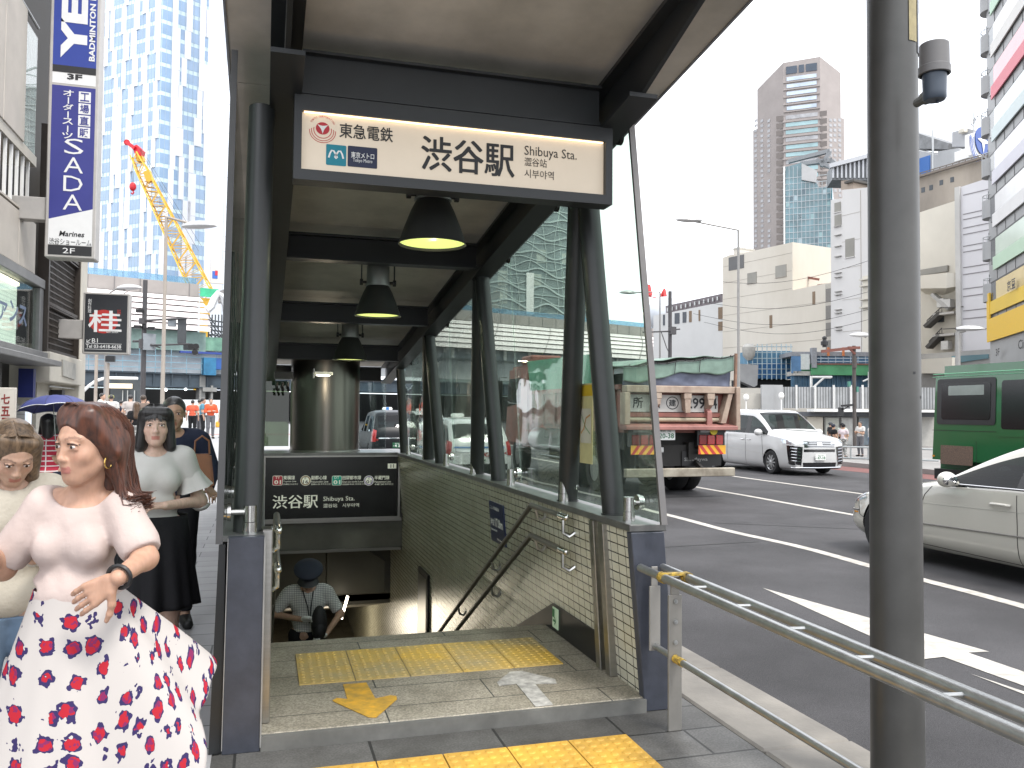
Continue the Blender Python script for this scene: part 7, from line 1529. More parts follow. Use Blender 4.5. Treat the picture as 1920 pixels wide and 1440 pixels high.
 for u in (1600, 1613): tag(F.rect(u, 838, u+13, 876, 2.5, .6).build('planter_box', mat('brown_pink_box', (.30, .21, .18), .7, 0, .1)), 'brown pink pedestal box %s of the pair behind the far railing' % ('left' if u == 1600 else 'right'), 'box')
 G2 = thing('far_railing', 'grey three bar railing along the far kerb', 'railing'); F = Face(1590, 29.5, 158); fr_ = mat('far_rail_grey', (.36, .38, .38), .4, .5, .1)
 for v in (837, 858): m = MB(); a = F.p(1568, v); e = F.p(1760, v+6); m.tube([a, e], .028, 8); m.build('rail', fr_, G2)
 for u in (1572, 1595, 1628, 1655, 1690): m = MB(); a = F.p(u, 836+(u-1568)*.03); m.cyl((a.x, a.y, .0), a, .03, 8); m.build('post', fr_, G2)
 F.rect(1568, 875, 1760, 881, .1, .25).build('base_kerb', M_conc, G2)
 # ---- glazed kiosk with tube arch on the left
 Kk = thing('kiosk', 'glass station kiosk with curved tube roof and lit cream sign', 'kiosk'); d = 56; Q = lambda u, v, dd=0: at(u, v, d=d+dd)
 m = MB(); m.tube([Q(140, 765), Q(155, 735), Q(166, 724), Q(180, 714), Q(195, 709.5), Q(206, 708.5), Q(258, 709.5)], .10, 8); m.build('roof_tube', M_white, Kk, smooth=True)
 m = MB(); m.box(Q(206, 762), Q(262, 712)+Vector((0, 2, 0))); m.build('glass_box', mat('dim_kiosk_glass', (.05, .06, .065), .15, 0, .4, .6), Kk); m = MB(); m.box(Q(203, 728)-Vector((0, .2, 0)), Q(247.5, 719.5)); m.build('lit_sign', mat('kiosk_sign_lit', (.6, .5, .36), .4, 0, .06, emit=.35, ecol=(1, .85, .6)), Kk)
 join_meshes('lettering', [tfit('渋谷駅', M_ink, Q(221, 726.5)-Vector((0, .2, 0)), Q(235, 721.5)-Vector((0, .2, 0)), X, Z, .02)], Kk)
 for u in (229, 238, 251): m = MB(); m.box(Q(u, 765)-Vector((0, .05, 0)), Q(u+2, 732)); m.build('mullion', mat('pale_kiosk_mullion', (.40, .40, .38)), Kk)
 # white car and barriers under the bridge
 m = MB(); q0, q1 = at(333, 775, d=75), at(420, 750, d=75); m.box((q0.x, q0.y, .3), (q1.x, q1.y+.3, q1.z)); m2 = tag(m.build('barrier', mat('white_site_barrier', (.60, .62, .62), .6, 0, .15, 1)), 'white site barrier under the bridge', 'barrier')
 m = MB(); q0, q1 = at(415, 803, d=58), at(404, 790, d=58); m.box((q1.x, q1.y, .35), (q0.x, q0.y+.6, q1.z)); tag(m.build('plant_pot', mat('orange_yellow_bin', (.60, .30, .03), .5, 0, .3, 3), bevel=.08), 'small orange and yellow object on the ground by the bridge', 'box')
 for i, (a, b) in enumerate((((1290, 520), (1660, 478)), ((1290, 560), (1660, 538)), ((1300, 588), (1660, 571)), ((1320, 604), (1660, 590)))):
  a, b = at(*a, d=70), at(*b, d=62); m = MB(); m.tube([a.lerp(b, t)-Vector((0, 0, 1.2*math.sin(math.pi*t))) for t in [k/12 for k in range(13)]], .018, 4); tag(m.build('overhead_wire', M_ink), 'thin overhead wire crossing in front of the cream store', 'wire', 'overhead wires in front of the cream store')
 # ---- sticker map on the entrance glass
 y0, y1 = 4.93, 5.15; x = xgl(1.5)-.004; m = MB(); m.box((x-.002, y0, 1.23), (x, y1, 1.74)); o = tag(m.build('map_poster', mat('yellow_map_sheet', (.62, .57, .30), .5, 0, .12, 9)), 'pale yellow map poster stuck on the side glass', 'poster')
 join_meshes('lettering', [rectM(mat('map_band', (.60, .42, .03)), (x-.002, y1, 1.66), (x-.002, y0, 1.73), (0, -1, 0), Z), rectM(mat('map_pale', (.62, .60, .50)), (x-.002, y1-.02, 1.36), (x-.002, y0+.02, 1.58), (0, -1, 0), Z), ribbonM(mat('map_line', (.50, .28, .10)), [(.0, .0), (.05, .03), (.09, .1), (.16, .12)], .006, (0, -1, 0), Z, (x-.003, y1-.03, 1.42)), ribbonM(mat('map_line2', (.25, .35, .20)), [(.02, .14), (.09, .06), (.17, .02)], .005, (0, -1, 0), Z, (x-.003, y1-.02, 1.40))], o)
furniture()
# ================================================================ people: distance fields meshed with surface nets
def surface_nets(D, xs, ys, zs):
 s = D < 0; nx, ny, nz = D.shape
 c = [s[i:nx-1+i, j:ny-1+j, k:nz-1+k] for i in (0, 1) for j in (0, 1) for k in (0, 1)]
 tot = sum(a.astype(np.int8) for a in c); act = (tot > 0) & (tot < 8); I, J, K = np.nonzero(act)
 if not len(I): return np.zeros((0, 3)), np.zeros((0, 4), int)
 idx = -np.ones(act.shape, np.int64); idx[I, J, K] = np.arange(len(I)); P = np.zeros((len(I), 3)); W = np.zeros(len(I))
 co = lambda i, j, k: np.stack([xs[I+i], ys[J+j], zs[K+k]], 1)
 dv = lambda i, j, k: D[I+i, J+j, K+k]
 cor = [(i, j, k) for i in (0, 1) for j in (0, 1) for k in (0, 1)]
 for a in cor:
  for ax in range(3):
   if a[ax]: continue
   b = list(a); b[ax] = 1; d0, d1 = dv(*a), dv(*b); m = (d0 < 0) != (d1 < 0)
   t = np.where(m, d0/np.where(m, d0-d1, 1), 0)[:, None]; p = co(*a)*(1-t)+co(*b)*t; P[m] += p[m]; W[m] += 1
 P /= W[:, None]; F = []
 def quads(m, o):
  i, j, k = np.nonzero(m); return i, j, k
 mx = (s[:-1, 1:-1, 1:-1] != s[1:, 1:-1, 1:-1]); i, j, k = np.nonzero(mx); j = j+1; k = k+1
 q = np.stack([idx[i, j-1, k-1], idx[i, j, k-1], idx[i, j, k], idx[i, j-1, k]], 1); f = s[i, j, k]; F.append(np.where(f[:, None], q, q[:, ::-1]))
 my = (s[1:-1, :-1, 1:-1] != s[1:-1, 1:, 1:-1]); i, j, k = np.nonzero(my); i = i+1; k = k+1
 q = np.stack([idx[i-1, j, k-1], idx[i-1, j, k], idx[i, j, k], idx[i, j, k-1]], 1); f = s[i, j, k]; F.append(np.where(f[:, None], q, q[:, ::-1]))
 mz = (s[1:-1, 1:-1, :-1] != s[1:-1, 1:-1, 1:]); i, j, k = np.nonzero(mz); i = i+1; j = j+1
 q = np.stack([idx[i-1, j-1, k], idx[i, j-1, k], idx[i, j, k], idx[i-1, j, k]], 1); f = s[i, j, k]; F.append(np.where(f[:, None], q, q[:, ::-1]))
 F = np.concatenate(F); F = F[(F >= 0).all(1)]; return P, F
def axis(lo, hi, h, fine):
 out = [lo]
 while out[-1] < hi:
  x = out[-1]; st = h
  for a, b, hf in fine:
   if a-hf <= x < b: st = min(st, hf)
   elif x < a < x+h: st = min(st, max(hf, a-x))
  out.append(x+st)
 return np.array(out)
class Fig:
 "a list of capsules and ellipsoids, each with a group; the skin is their smooth union, clothes are inflated parts of it"
 def __init__(s): s.p = []; s.fr = (np.zeros(3), np.eye(3))
 def frame(s, o=(0, 0, 0), R=None): s.fr = (np.array(o, float), np.eye(3) if R is None else np.array(R, float))
 def cap(s, a, b, ra, rb=None, g='body', k=.03, op=1): s.p.append(('c', np.array(a, float), np.array(b, float), ra, rb if rb is not None else ra, g, k, op, s.fr)); return s
 def ell(s, c, r, g='body', k=.03, op=1): s.p.append(('e', np.array(c, float), np.array(r, float), 0, 0, g, k, op, s.fr)); return s
 def W(s, q): o, R = s.fr; return o+R @ np.array(q, float)
 def field(s, groups, h, fine=((), (), ()), infl=0, cuts=(), noise=None, kmul=1, inflg=None):
  P = [q for q in s.p if q[5] in groups]; lo = np.full(3, 1e9); hi = -lo; bb = []
  for q in P:
   o, R = q[8]; t = infl+(inflg or {}).get(q[5], 0)
   if q[0] == 'c': a, b = o+R @ q[1], o+R @ q[2]; r = max(q[3], q[4])+t; l, u = np.minimum(a, b)-r, np.maximum(a, b)+r
   else: c = o+R @ q[1]; e = np.abs(R) @ (q[2]+t); l, u = c-e, c+e
   bb.append((l, u));
   if q[7] > 0: lo, hi = np.minimum(lo, l), np.maximum(hi, u)
  lo -= 3*h; hi += 3*h; ax = [axis(lo[i], hi[i], h, fine[i]) for i in range(3)]; D = np.full([len(a) for a in ax], 1., np.float32)
  for q, (l, u) in zip(P, bb):
   k = q[6]*kmul; pad = k+2.5*h; sl = []
   for i in range(3):
    a0 = max(0, np.searchsorted(ax[i], l[i]-pad)-1); a1 = min(len(ax[i]), np.searchsorted(ax[i], u[i]+pad)+1); sl.append(slice(a0, a1))
   o, R = q[8]; X_, Y_, Z_ = [ax[i][sl[i]]-o[i] for i in range(3)]; t = infl+(inflg or {}).get(q[5], 0)
   if not (len(X_) and len(Y_) and len(Z_)): continue
   g = [X_[:, None, None]*R[0, c]+Y_[None, :, None]*R[1, c]+Z_[None, None, :]*R[2, c] for c in range(3)]
   if q[0] == 'c':
    a, b = q[1], q[2]; ba = b-a; L2 = max(1e-9, ba @ ba); pa = [g[i]-a[i] for i in range(3)]
    tt = np.clip((pa[0]*ba[0]+pa[1]*ba[1]+pa[2]*ba[2])/L2, 0, 1); d = np.sqrt(sum((pa[i]-ba[i]*tt)**2 for i in range(3)))-(q[3]+(q[4]-q[3])*tt)-t
   else:
    e = q[2]+t; k0 = np.sqrt(sum(((g[i]-q[1][i])/e[i])**2 for i in range(3))); k1 = np.sqrt(sum(((g[i]-q[1][i])/e[i]**2)**2 for i in range(3)))+1e-9; d = k0*(k0-1)/k1
   sub = D[tuple(sl)]
   if q[7] > 0: hh = np.maximum(k-np.abs(sub-d), 0)/k; D[tuple(sl)] = np.minimum(sub, d)-hh*hh*k*.25
   else: hh = np.maximum(k-np.abs(sub+d), 0)/k; D[tuple(sl)] = np.maximum(sub, -d)+hh*hh*k*.25
  if noise or cuts:
   G = np.meshgrid(*ax, indexing='ij')
   if noise: D += noise(*G).astype(np.float32)
   for f in cuts: D = np.maximum(D, f(*G).astype(np.float32))
  return surface_nets(D, *ax)
def arr_mesh(name, V, F, mats, parent=None, cols=None, origin=None, sm=0):
 me = bpy.data.meshes.new(name); V = np.asarray(V); F = np.asarray(F)
 if origin is not None: V = V-np.array(origin)
 me.vertices.add(len(V)); me.vertices.foreach_set('co', V.ravel().astype(np.float32)); me.loops.add(F.size); me.loops.foreach_set('vertex_index', F.ravel().astype(np.int32))
 me.polygons.add(len(F)); me.polygons.foreach_set('loop_start', np.arange(0, F.size, F.shape[1], dtype=np.int32)); me.polygons.foreach_set('loop_total', np.full(len(F), F.shape[1], np.int32))
 for m in (mats if isinstance(mats, (list, tuple)) else [mats]): me.materials.append(m)
 me.update(calc_edges=True); me.polygons.foreach_set('use_smooth', np.ones(len(F), bool))
 if cols is not None: a = me.color_attributes.new('Col', 'FLOAT_COLOR', 'POINT'); a.data.foreach_set('color', np.concatenate([cols, np.ones((len(cols), 1))], 1).ravel().astype(np.float32))
 o = link(name, me, parent)
 if sm: md = o.modifiers.new('s', 'SMOOTH'); md.iterations = sm; md.factor = .5
 return o
def skinmat(name, col):
 m = mat(name, col, .46, 0, 0, spec=.4); t = m.node_tree; b = t.nodes['Principled BSDF']
 if 'skin_done' in m: return m
 m['skin_done'] = 1
 a = t.nodes.new('ShaderNodeAttribute'); a.attribute_name = 'Col'; n = t.nodes.new('ShaderNodeTexNoise'); n.inputs['Scale'].default_value = 30; n.inputs['Detail'].default_value = 5
 mm = t.nodes.new('ShaderNodeMix'); mm.data_type = 'RGBA'; mm.blend_type = 'MULTIPLY'; mm.inputs[0].default_value = 1; r = t.nodes.new('ShaderNodeValToRGB'); r.color_ramp.elements[0].color = (.88, .84, .82, 1); r.color_ramp.elements[1].color = (1.08, 1.06, 1.05, 1); r.color_ramp.elements[0].position = .3; r.color_ramp.elements[1].position = .7
 t.links.new(n.outputs['Fac'], r.inputs[0]); t.links.new(a.outputs['Color'], mm.inputs[6]); t.links.new(r.outputs[0], mm.inputs[7]); t.links.new(mm.outputs[2], b.inputs['Base Color'])
 b.inputs['Subsurface Weight'].default_value = .12; b.inputs['Subsurface Radius'].default_value = (.02, .008, .004); b.inputs['Subsurface Scale'].default_value = .4
 return m
M_skin = skinmat('skin', (.6, .4, .3))
def rz3(a): c, s_ = math.cos(a), math.sin(a); return np.array([[c, -s_, 0], [s_, c, 0], [0, 0, 1]])
def rx3(a): c, s_ = math.cos(a), math.sin(a); return np.array([[1, 0, 0], [0, c, -s_], [0, s_, c]])
def ry3(a): c, s_ = math.cos(a), math.sin(a); return np.array([[c, 0, s_], [0, 1, 0], [-s_, 0, c]])
def rot_to(d):   # yaw that turns local +Y to the world direction d
 return math.atan2(-d[0], d[1])
def noise_fn(seed, freq, amp, stretch=(1, 1, 1), n=7):
 r = np.random.default_rng(seed); K = r.normal(size=(n, 3))*np.array(stretch); K = K/np.linalg.norm(r.normal(size=(n, 3)), axis=1)[:, None]*freq*r.uniform(.6, 1.6, (n, 1)); ph = r.uniform(0, 6.28, n)
 def f(X_, Y_, Z_):
  o = 0
  for (a, b, c), p in zip(K, ph): o = o+np.sin(a*X_+b*Y_+c*Z_+p+.8*np.sin(.5*c*X_+.6*a*Z_))
  return o*amp/n*1.6
 return f
def head(f, c, R, s=1., fem=True):
 "head with face in its own frame (+Y looks ahead); origin level with the eyes"
 f.frame(c, np.array(R)*1.0); S_ = lambda *q: np.array(q)*s; e = lambda q, r, k=.02, op=1, g='head': f.ell(S_(*q), S_(*r), g, k*s, op)
 e((0, -.014, .032), (.071, .091, .082)); e((0, .022, -.018), (.060, .058, .088), .03); e((0, .040, -.070), (.036, .034, .036), .035); e((0, .052, -.098), (.019, .018, .014), .022)
 for x in (-1, 1):
  f.cap(S_(x*.045, .0, -.055), S_(x*.013, .048, -.096), .014*s, .011*s, 'head', .03*s); e((x*.037, .050, -.030), (.024, .020, .022), .02)
  f.cap(S_(x*.010, .078, .022), S_(x*.044, .062, .021), .008*s, .006*s, 'head', .014*s)
  e((x*.031, .086, -.001), (.0185, .015, .0105), .010, -1); e((x*.031, .0665, -.001), (.0165, .0145, .0135), .004)
  f.cap(S_(x*.016, .079, .0075), S_(x*.031, .0815, .011), .0030*s, .0034*s, 'head', .004*s); f.cap(S_(x*.031, .0815, .011), S_(x*.047, .072, .0055), .0034*s, .0028*s, 'head', .004*s)
  f.cap(S_(x*.018, .078, -.0085), S_(x*.044, .0735, -.009), .0026*s, .0026*s, 'head', .006*s)
  e((x*.0100, .0865, -.040), (.0066, .0075, .0058), .007); e((x*.074, -.012, -.004), (.008, .017, .030), .008); e((x*.081, -.006, .0), (.004, .009, .018), .004, -1)
 f.cap(S_(0, .077, .012), S_(0, .0935, -.034), .0058*s, .0074*s, 'head', .014*s); e((0, .0925, -.037), (.0085, .0075, .007), .008)
 f.cap(S_(0, .078, -.048), S_(0, .078, -.056), .012*s, .012*s, 'head', .012*s)
 f.cap(S_(-.018, .0725, -.0675), S_(0, .0805, -.0640), .0032*s, .0044*s, 'head', .006*s); f.cap(S_(.018, .0725, -.0675), S_(0, .0805, -.0640), .0032*s, .0044*s, 'head', .006*s)
 e((0, .0765, -.0745), (.0155, .0075, .0056), .006); e((0, .0875, -.0688), (.017, .004, .0011), .002, -1)
def head_cols(V, c, R, s, skin, lip, brow, tone=1.):
 q = (np.asarray(V)-np.array(c)) @ np.array(R)/s; col = np.tile(np.array(skin), (len(q), 1)); x, y, z = np.abs(q[:, 0]), q[:, 1], q[:, 2]
 m = (z < -.0595) & (z > -.0815) & (y > .068) & (x < .0225-.25*np.abs(z+.069)); col[m] = lip
 bl = np.exp(-(((x-.040)/.018)**2+((z+.03)/.016)**2))*(y > .03); col = col*(1-.35*bl[:, None])+np.array([skin[0], skin[1]*.78, skin[2]*.75])*.35*bl[:, None]
 zb_ = .0215+.006*np.sin((x-.012)/.036*2.6); m = (np.abs(z-zb_) < .0036-.03*np.maximum(0, x-.038)) & (x > .012) & (x < .052) & (y > .035); col[m] = np.array(brow)*.5+np.array(skin)*.5
 m = (np.abs(z-.0085+.25*np.maximum(0, x-.034)) < .0024) & (x > .015) & (x < .048) & (y > .05); col[m] = (.045, .025, .02)
 return col
def eyes(root, c, R, s, iris=(.03, .018, .012), look=(0, 0)):
 wm = mat('eye_white', (.62, .58, .55), .15, 0, 0); im = mat('eye_iris_dark', iris, .08, 0, 0); c = np.array(c); R = np.array(R)
 for x in (-1, 1):
  m = MB(); m.sphere((0, 0, 0), (.0135*s, .0115*s, .0075*s), 16, 10)
  M_ = Matrix([[R[i][j] for j in range(3)]+[(c+R @ np.array([x*.031*s, .0715*s, -.0005*s]))[i]] for i in range(3)]+[[0, 0, 0, 1]])
  d = MB(); d.lathe([(.0056*s, .0), (.004*s, .0012*s), (.0005*s, .0016*s)], (look[0]*s, .0104*s, look[1]*s), 14, 'Y')
  o = m.build('eye', wm, root, smooth=True); o.matrix_local = root.matrix_world.inverted() @ M_; d.build('iris', im, o, smooth=True)
def hand(f, w, d, n, side=1, s=1., curl=.6, spread=.06, thumb_out=.7, g='hand'):
 "w wrist, d direction of the palm, n out of the back of the hand; side=+1 puts the thumb on d x n"
 w, d, n = [np.array(q, float) for q in (w, d, n)]; d /= np.linalg.norm(d); n = n-d*(n @ d); n /= np.linalg.norm(n); b = np.cross(d, n)*side; f.frame()
 kn = w+d*.082*s
 for i, q in enumerate((-.030, -.010, .010, .029)): f.cap(w+b*q*.55*s+d*.012*s, kn+b*q*s-d*.006*s, .0125*s, .0105*s, g, .012*s)
 for i, (q, L) in enumerate(((-.031, .056), (-.011, .070), (.010, .076), (.030, .068))):
  p = kn+b*q*s; a = curl*.5; dd = d*math.cos(a)-n*math.sin(a)+b*(q*spread*18)
  for j, (l, r) in enumerate(((.46, .0085), (.31, .0076), (.23, .0066))):
   e = p+dd/np.linalg.norm(dd)*L*l*s; f.cap(p, e, r*s, r*.92*s, g, .004*s); p = e; a += curl*.62; dd = d*math.cos(a)-n*math.sin(a)+b*(q*spread*6)
 p = w+b*.026*s+d*.022*s; dd = d*.62+b*thumb_out-n*.25
 for l, r0_, r1_ in ((.036, .013, .0105), (.030, .0102, .0088), (.024, .0086, .007)): dd = dd/np.linalg.norm(dd); e = p+dd*l*s; f.cap(p, e, r0_*s, r1_*s, g, .008*s); p = e; dd = dd+d*.35-n*.12*curl
def torso(f, c, R, s=1., fem=True, wide=1., K=.6, bust=.45):
 "torso in a frame whose origin is between the hips' height and the navel; shoulders at +.36"
 f.frame(c, R); e = lambda q, r, k=.05, g='torso': f.ell(np.array(q)*s, np.array(r)*s*np.array((wide, 1, 1)), g, k*s*K)
 if fem:
  e((0, -.005, -.08), (.155, .112, .10)); e((0, .0, .08), (.118, .088, .13)); e((0, .0, .24), (.135, .098, .14)); f.cap(np.array((-.115, -.012, .345))*s, np.array((.115, -.012, .345))*s, .044*s, .044*s, 'torso', .03*s)
  for x in (-1, 1): e((x*.062, .055+.025*bust, .205), (.052, .030+.02*bust, .052), .06)
 else:
  e((0, -.0, -.08), (.155, .115, .10)); e((0, .005, .08), (.142, .105, .14)); e((0, .0, .25), (.165, .112, .15)); f.cap(np.array((-.14, -.012, .355))*s, np.array((.14, -.012, .355))*s, .052*s, .052*s, 'torso', .03*s)
def limb(f, a, b, c, ra, rb, rc, g1, g2, k=.03): f.frame(); f.cap(a, b, ra, rb, g1, k); f.cap(b, c, rb*.98, rc, g2, k)
def strands(name, m_, root, heads, n_side=5):
 "many thin tapering locks as one mesh; heads: list of polylines with root radius"
 mb = MB()
 for pts, r in heads:
  k = len(pts); mb.tube(pts, [r*(.5+.5*math.sin(math.pi*min(1, (i+.8)/k)))*(1 if i < k-1 else .25) for i in range(k)], n_side)
 return mb.build(name, m_, root, smooth=True)
def hairmat(name, c, hi, r=.38):
 m = mat(name, c, r, 0, .3, 9, spec=.45, dirt=tuple(x*.6 for x in c), stretch=(9, 9, .5)); b = m.node_tree.nodes['Principled BSDF']; b.inputs['Anisotropic'].default_value = .6; b.inputs['Sheen Weight'].default_value = .08
 rp = [n for n in m.node_tree.nodes if n.type == 'VALTORGB'][0]; rp.color_ramp.elements[1].color = (*hi, 1); return m
def hair_flow(root, base, m_, hc, R, s, n, seed, end, flip=.03, bangs=0, part=.015, fwd=0.):
 "fine locks that leave the parting, lie over the cap and fall to the end height"
 r = np.random.default_rng(seed); H = []; E0 = np.array((.080, .097, .087)); c0 = np.array((0, -.022, .040))
 def out(q):
  d = (q-c0)/E0; l = np.linalg.norm(d); k = 1.02+.035*r.random(); return c0+d/l*k*E0 if l < k and q[2] > -.03 else q
 for i in range(n):
  sd = -1 if i % 2 else 1; t = r.random(); e = end+r.uniform(-.02, .03); j = lambda a: r.normal()*a
  P = [np.array((part+sd*.004, .054-.115*t, .131-.02*t)), np.array((sd*.050+part*.5, .040-.10*t, .112-.01*t)), np.array((sd*(.086-.012*t), .012-.115*t+fwd, .05)), np.array((sd*(.092-.03*t), -.018-.095*t+fwd, -.035)), np.array((sd*(.090-.035*t)+j(.004), -.035-.085*t+fwd+j(.006), lerp(-.035, e, .6))), np.array((sd*(.090-.03*t+flip*.5)+j(.006), -.04-.09*t+fwd+j(.008), e)), np.array((sd*(.094-.025*t+flip*1.2)+j(.008), -.045-.1*t+fwd+j(.008), e-.012+flip*.4))]
  P = [out(q) for q in P]; Q = []
  for a in range(len(P)-1):
   p0, p1, p2, p3 = P[max(0, a-1)], P[a], P[a+1], P[min(len(P)-1, a+2)]
   for u in (0, .5): Q.append(.5*(2*p1+(p2-p0)*u+(2*p0-5*p1+4*p2-p3)*u*u+(3*p1-p0-3*p2+p3)*u**3))
  Q.append(P[-1]); H.append(([tuple(hc+R @ (q*s)) for q in Q], r.uniform(.0018, .0042)*s))
 for i in range(bangs):
  x = r.uniform(-.058, .058); P = [np.array((x*.5, .03, .128)), np.array((x*.85, .066, .102)), np.array((x, .089-.2*abs(x), .060)), np.array((x*1.05, .096-.45*abs(x), .028+r.uniform(-.01, .008)))]; H.append(([tuple(hc+R @ (q*s)) for q in P], r.uniform(.002, .004)*s))
 local(root, strands('hair_strands', m_, root, H, 4), base)
def skirt_grid(W, hem, ring, nt=46, na=160, folds=(), seed=1):
 "grid cloth from a waist ring to a hem given as a table over the angle"
 A = np.array([h[0] for h in hem], float); H = np.array([h[1:] for h in hem], float); A = np.append(A, A[0]+360); H = np.vstack([H, H[:1]]); P = []; UV = []
 th = np.linspace(A[0], A[0]+360, na+1); Hi = np.stack([np.interp(th, A, H[:, i]) for i in range(3)], 1)
 ker = np.array([1, 4, 6, 4, 1])/16.
 for _ in range(6): q = Hi[:-1]; Hi = np.vstack([sum(ker[j]*np.roll(q, j-2, 0) for j in range(5)), np.zeros((1, 3))]); Hi[-1] = Hi[0]
 for i in range(na+1):
  t_ = math.radians(th[i]); r0_ = np.array(ring(t_)); row = [];
  for j in range(nt+1):
   t = j/nt; d = Hi[i]-r0_; fo = sum(a*math.sin(n*t_+p+q*t)*t**1.3 for n, a, p, q in folds); rad = d.copy(); rad[2] = 0; rn = np.linalg.norm(rad)+1e-6
   p = r0_+np.array([d[0]*t**1.08, d[1]*t**1.08, d[2]*(.9*t+.1*t*t)])+rad/rn*fo; row.append(tuple(W+p))
  P.append(row)
 return P
# ---------------------------------------------------------------- cloth materials
def flowercloth():
 m = bpy.data.materials.new('rose_print_cloth'); m.use_nodes = True; t = m.node_tree; b = t.nodes['Principled BSDF']; b.inputs['Roughness'].default_value = .7; b.inputs['Specular IOR Level'].default_value = .25
 uv = t.nodes.new('ShaderNodeUVMap'); n1 = t.nodes.new('ShaderNodeTexNoise'); n1.inputs['Scale'].default_value = 40; n1.inputs['Detail'].default_value = 2
 ad = t.nodes.new('ShaderNodeMix'); ad.data_type = 'RGBA'; ad.blend_type = 'ADD'; ad.inputs[0].default_value = .028
 t.links.new(uv.outputs[0], n1.inputs['Vector']); t.links.new(uv.outputs[0], ad.inputs[6]); t.links.new(n1.outputs['Color'], ad.inputs[7])
 v = t.nodes.new('ShaderNodeTexVoronoi'); v.inputs['Scale'].default_value = 12.4; v.inputs['Randomness'].default_value = .55; t.links.new(ad.outputs[2], v.inputs['Vector'])
 n2 = t.nodes.new('ShaderNodeTexNoise'); n2.inputs['Scale'].default_value = 42; n2.inputs['Detail'].default_value = 1.5; t.links.new(uv.outputs[0], n2.inputs['Vector'])
 def math_(op, a, b_):
  q = t.nodes.new('ShaderNodeMath'); q.operation = op
  for i, z in enumerate((a, b_)):
   if isinstance(z, (int, float)): q.inputs[i].default_value = z
   else: t.links.new(z, q.inputs[i])
  return q.outputs[0]
 sp = t.nodes.new('ShaderNodeSeparateColor'); t.links.new(v.outputs['Color'], sp.inputs[0]); size = math_('MULTIPLY_ADD', sp.outputs[0], .10); q = [n for n in t.nodes if n.type == 'MATH'][-1]; q.inputs[2].default_value = .20
 d = v.outputs['Distance']; red = math_('LESS_THAN', d, size); big = math_('ADD', size, math_('MULTIPLY', math_('SUBTRACT', n2.outputs['Fac'], .36), .62)); blue = math_('LESS_THAN', d, big); dark = math_('MULTIPLY', math_('GREATER_THAN', n2.outputs['Fac'], .56), math_('GREATER_THAN', d, .085))
 c1 = t.nodes.new('ShaderNodeMix'); c1.data_type = 'RGBA'; t.links.new(blue, c1.inputs[0]); c1.inputs[6].default_value = (.41, .38, .36, 1); c1.inputs[7].default_value = (.024, .016, .075, 1)
 c2 = t.nodes.new('ShaderNodeMix'); c2.data_type = 'RGBA'; t.links.new(red, c2.inputs[0]); t.links.new(c1.outputs[2], c2.inputs[6]); c2.inputs[7].default_value = (.33, .009, .020, 1)
 c3 = t.nodes.new('ShaderNodeMix'); c3.data_type = 'RGBA'; t.links.new(math_('MULTIPLY', red, dark), c3.inputs[0]); t.links.new(c2.outputs[2], c3.inputs[6]); c3.inputs[7].default_value = (.16, .012, .07, 1)
 t.links.new(c3.outputs[2], b.inputs['Base Color']); MATS['rose_print_cloth'] = m; return m
def bumpcloth(name, c, r=.75, bs=26, st=.35, **k): return mat(name, c, r, 0, .06, 5, bump=st, bscale=bs, spec=.25, **k)
# ---------------------------------------------------------------- the people near the camera
def A(u, v, d): return np.array(at(u, v, d=d))
def person(label, base, group=None): return tag(bpy.data.objects.new('person', None), label, 'person', group)
def body(f, groups, h, fine, base, label, cols, group=None, mats=None):
 V, F = f.field(groups, h, fine); o = arr_mesh('person', V, F, mats or M_skin, None, cols(V), base); o.location = base; return tag(o, label, 'person', group)
def wear(f, name, groups, h, m_, root, base, infl, cuts=(), noise=None, inflg=None, fine=((), (), ()), kmul=1.):
 V, F = f.field(groups, h, fine, infl, cuts, noise, kmul, inflg); return arr_mesh(name, V, F, m_, root, None, base, 4)
def local(root, o, base): o.matrix_parent_inverse = Matrix.Translation([-q for q in base]); return o
CAM = np.array((0, 0, EYE)); RT, UP_, FWD = np.array(rt), np.array(up), np.array(fw)
def hair_shell(f, c, R, s, parts, g='hair'):
 f.frame(c, R)
 for q in parts:
  if q[0] == 'e': f.ell(np.array(q[1])*s, np.array(q[2])*s, g, q[3]*s, q[4] if len(q) > 4 else 1)
  else: f.cap(np.array(q[1])*s, np.array(q[2])*s, q[3]*s, q[4]*s, g, q[5]*s)
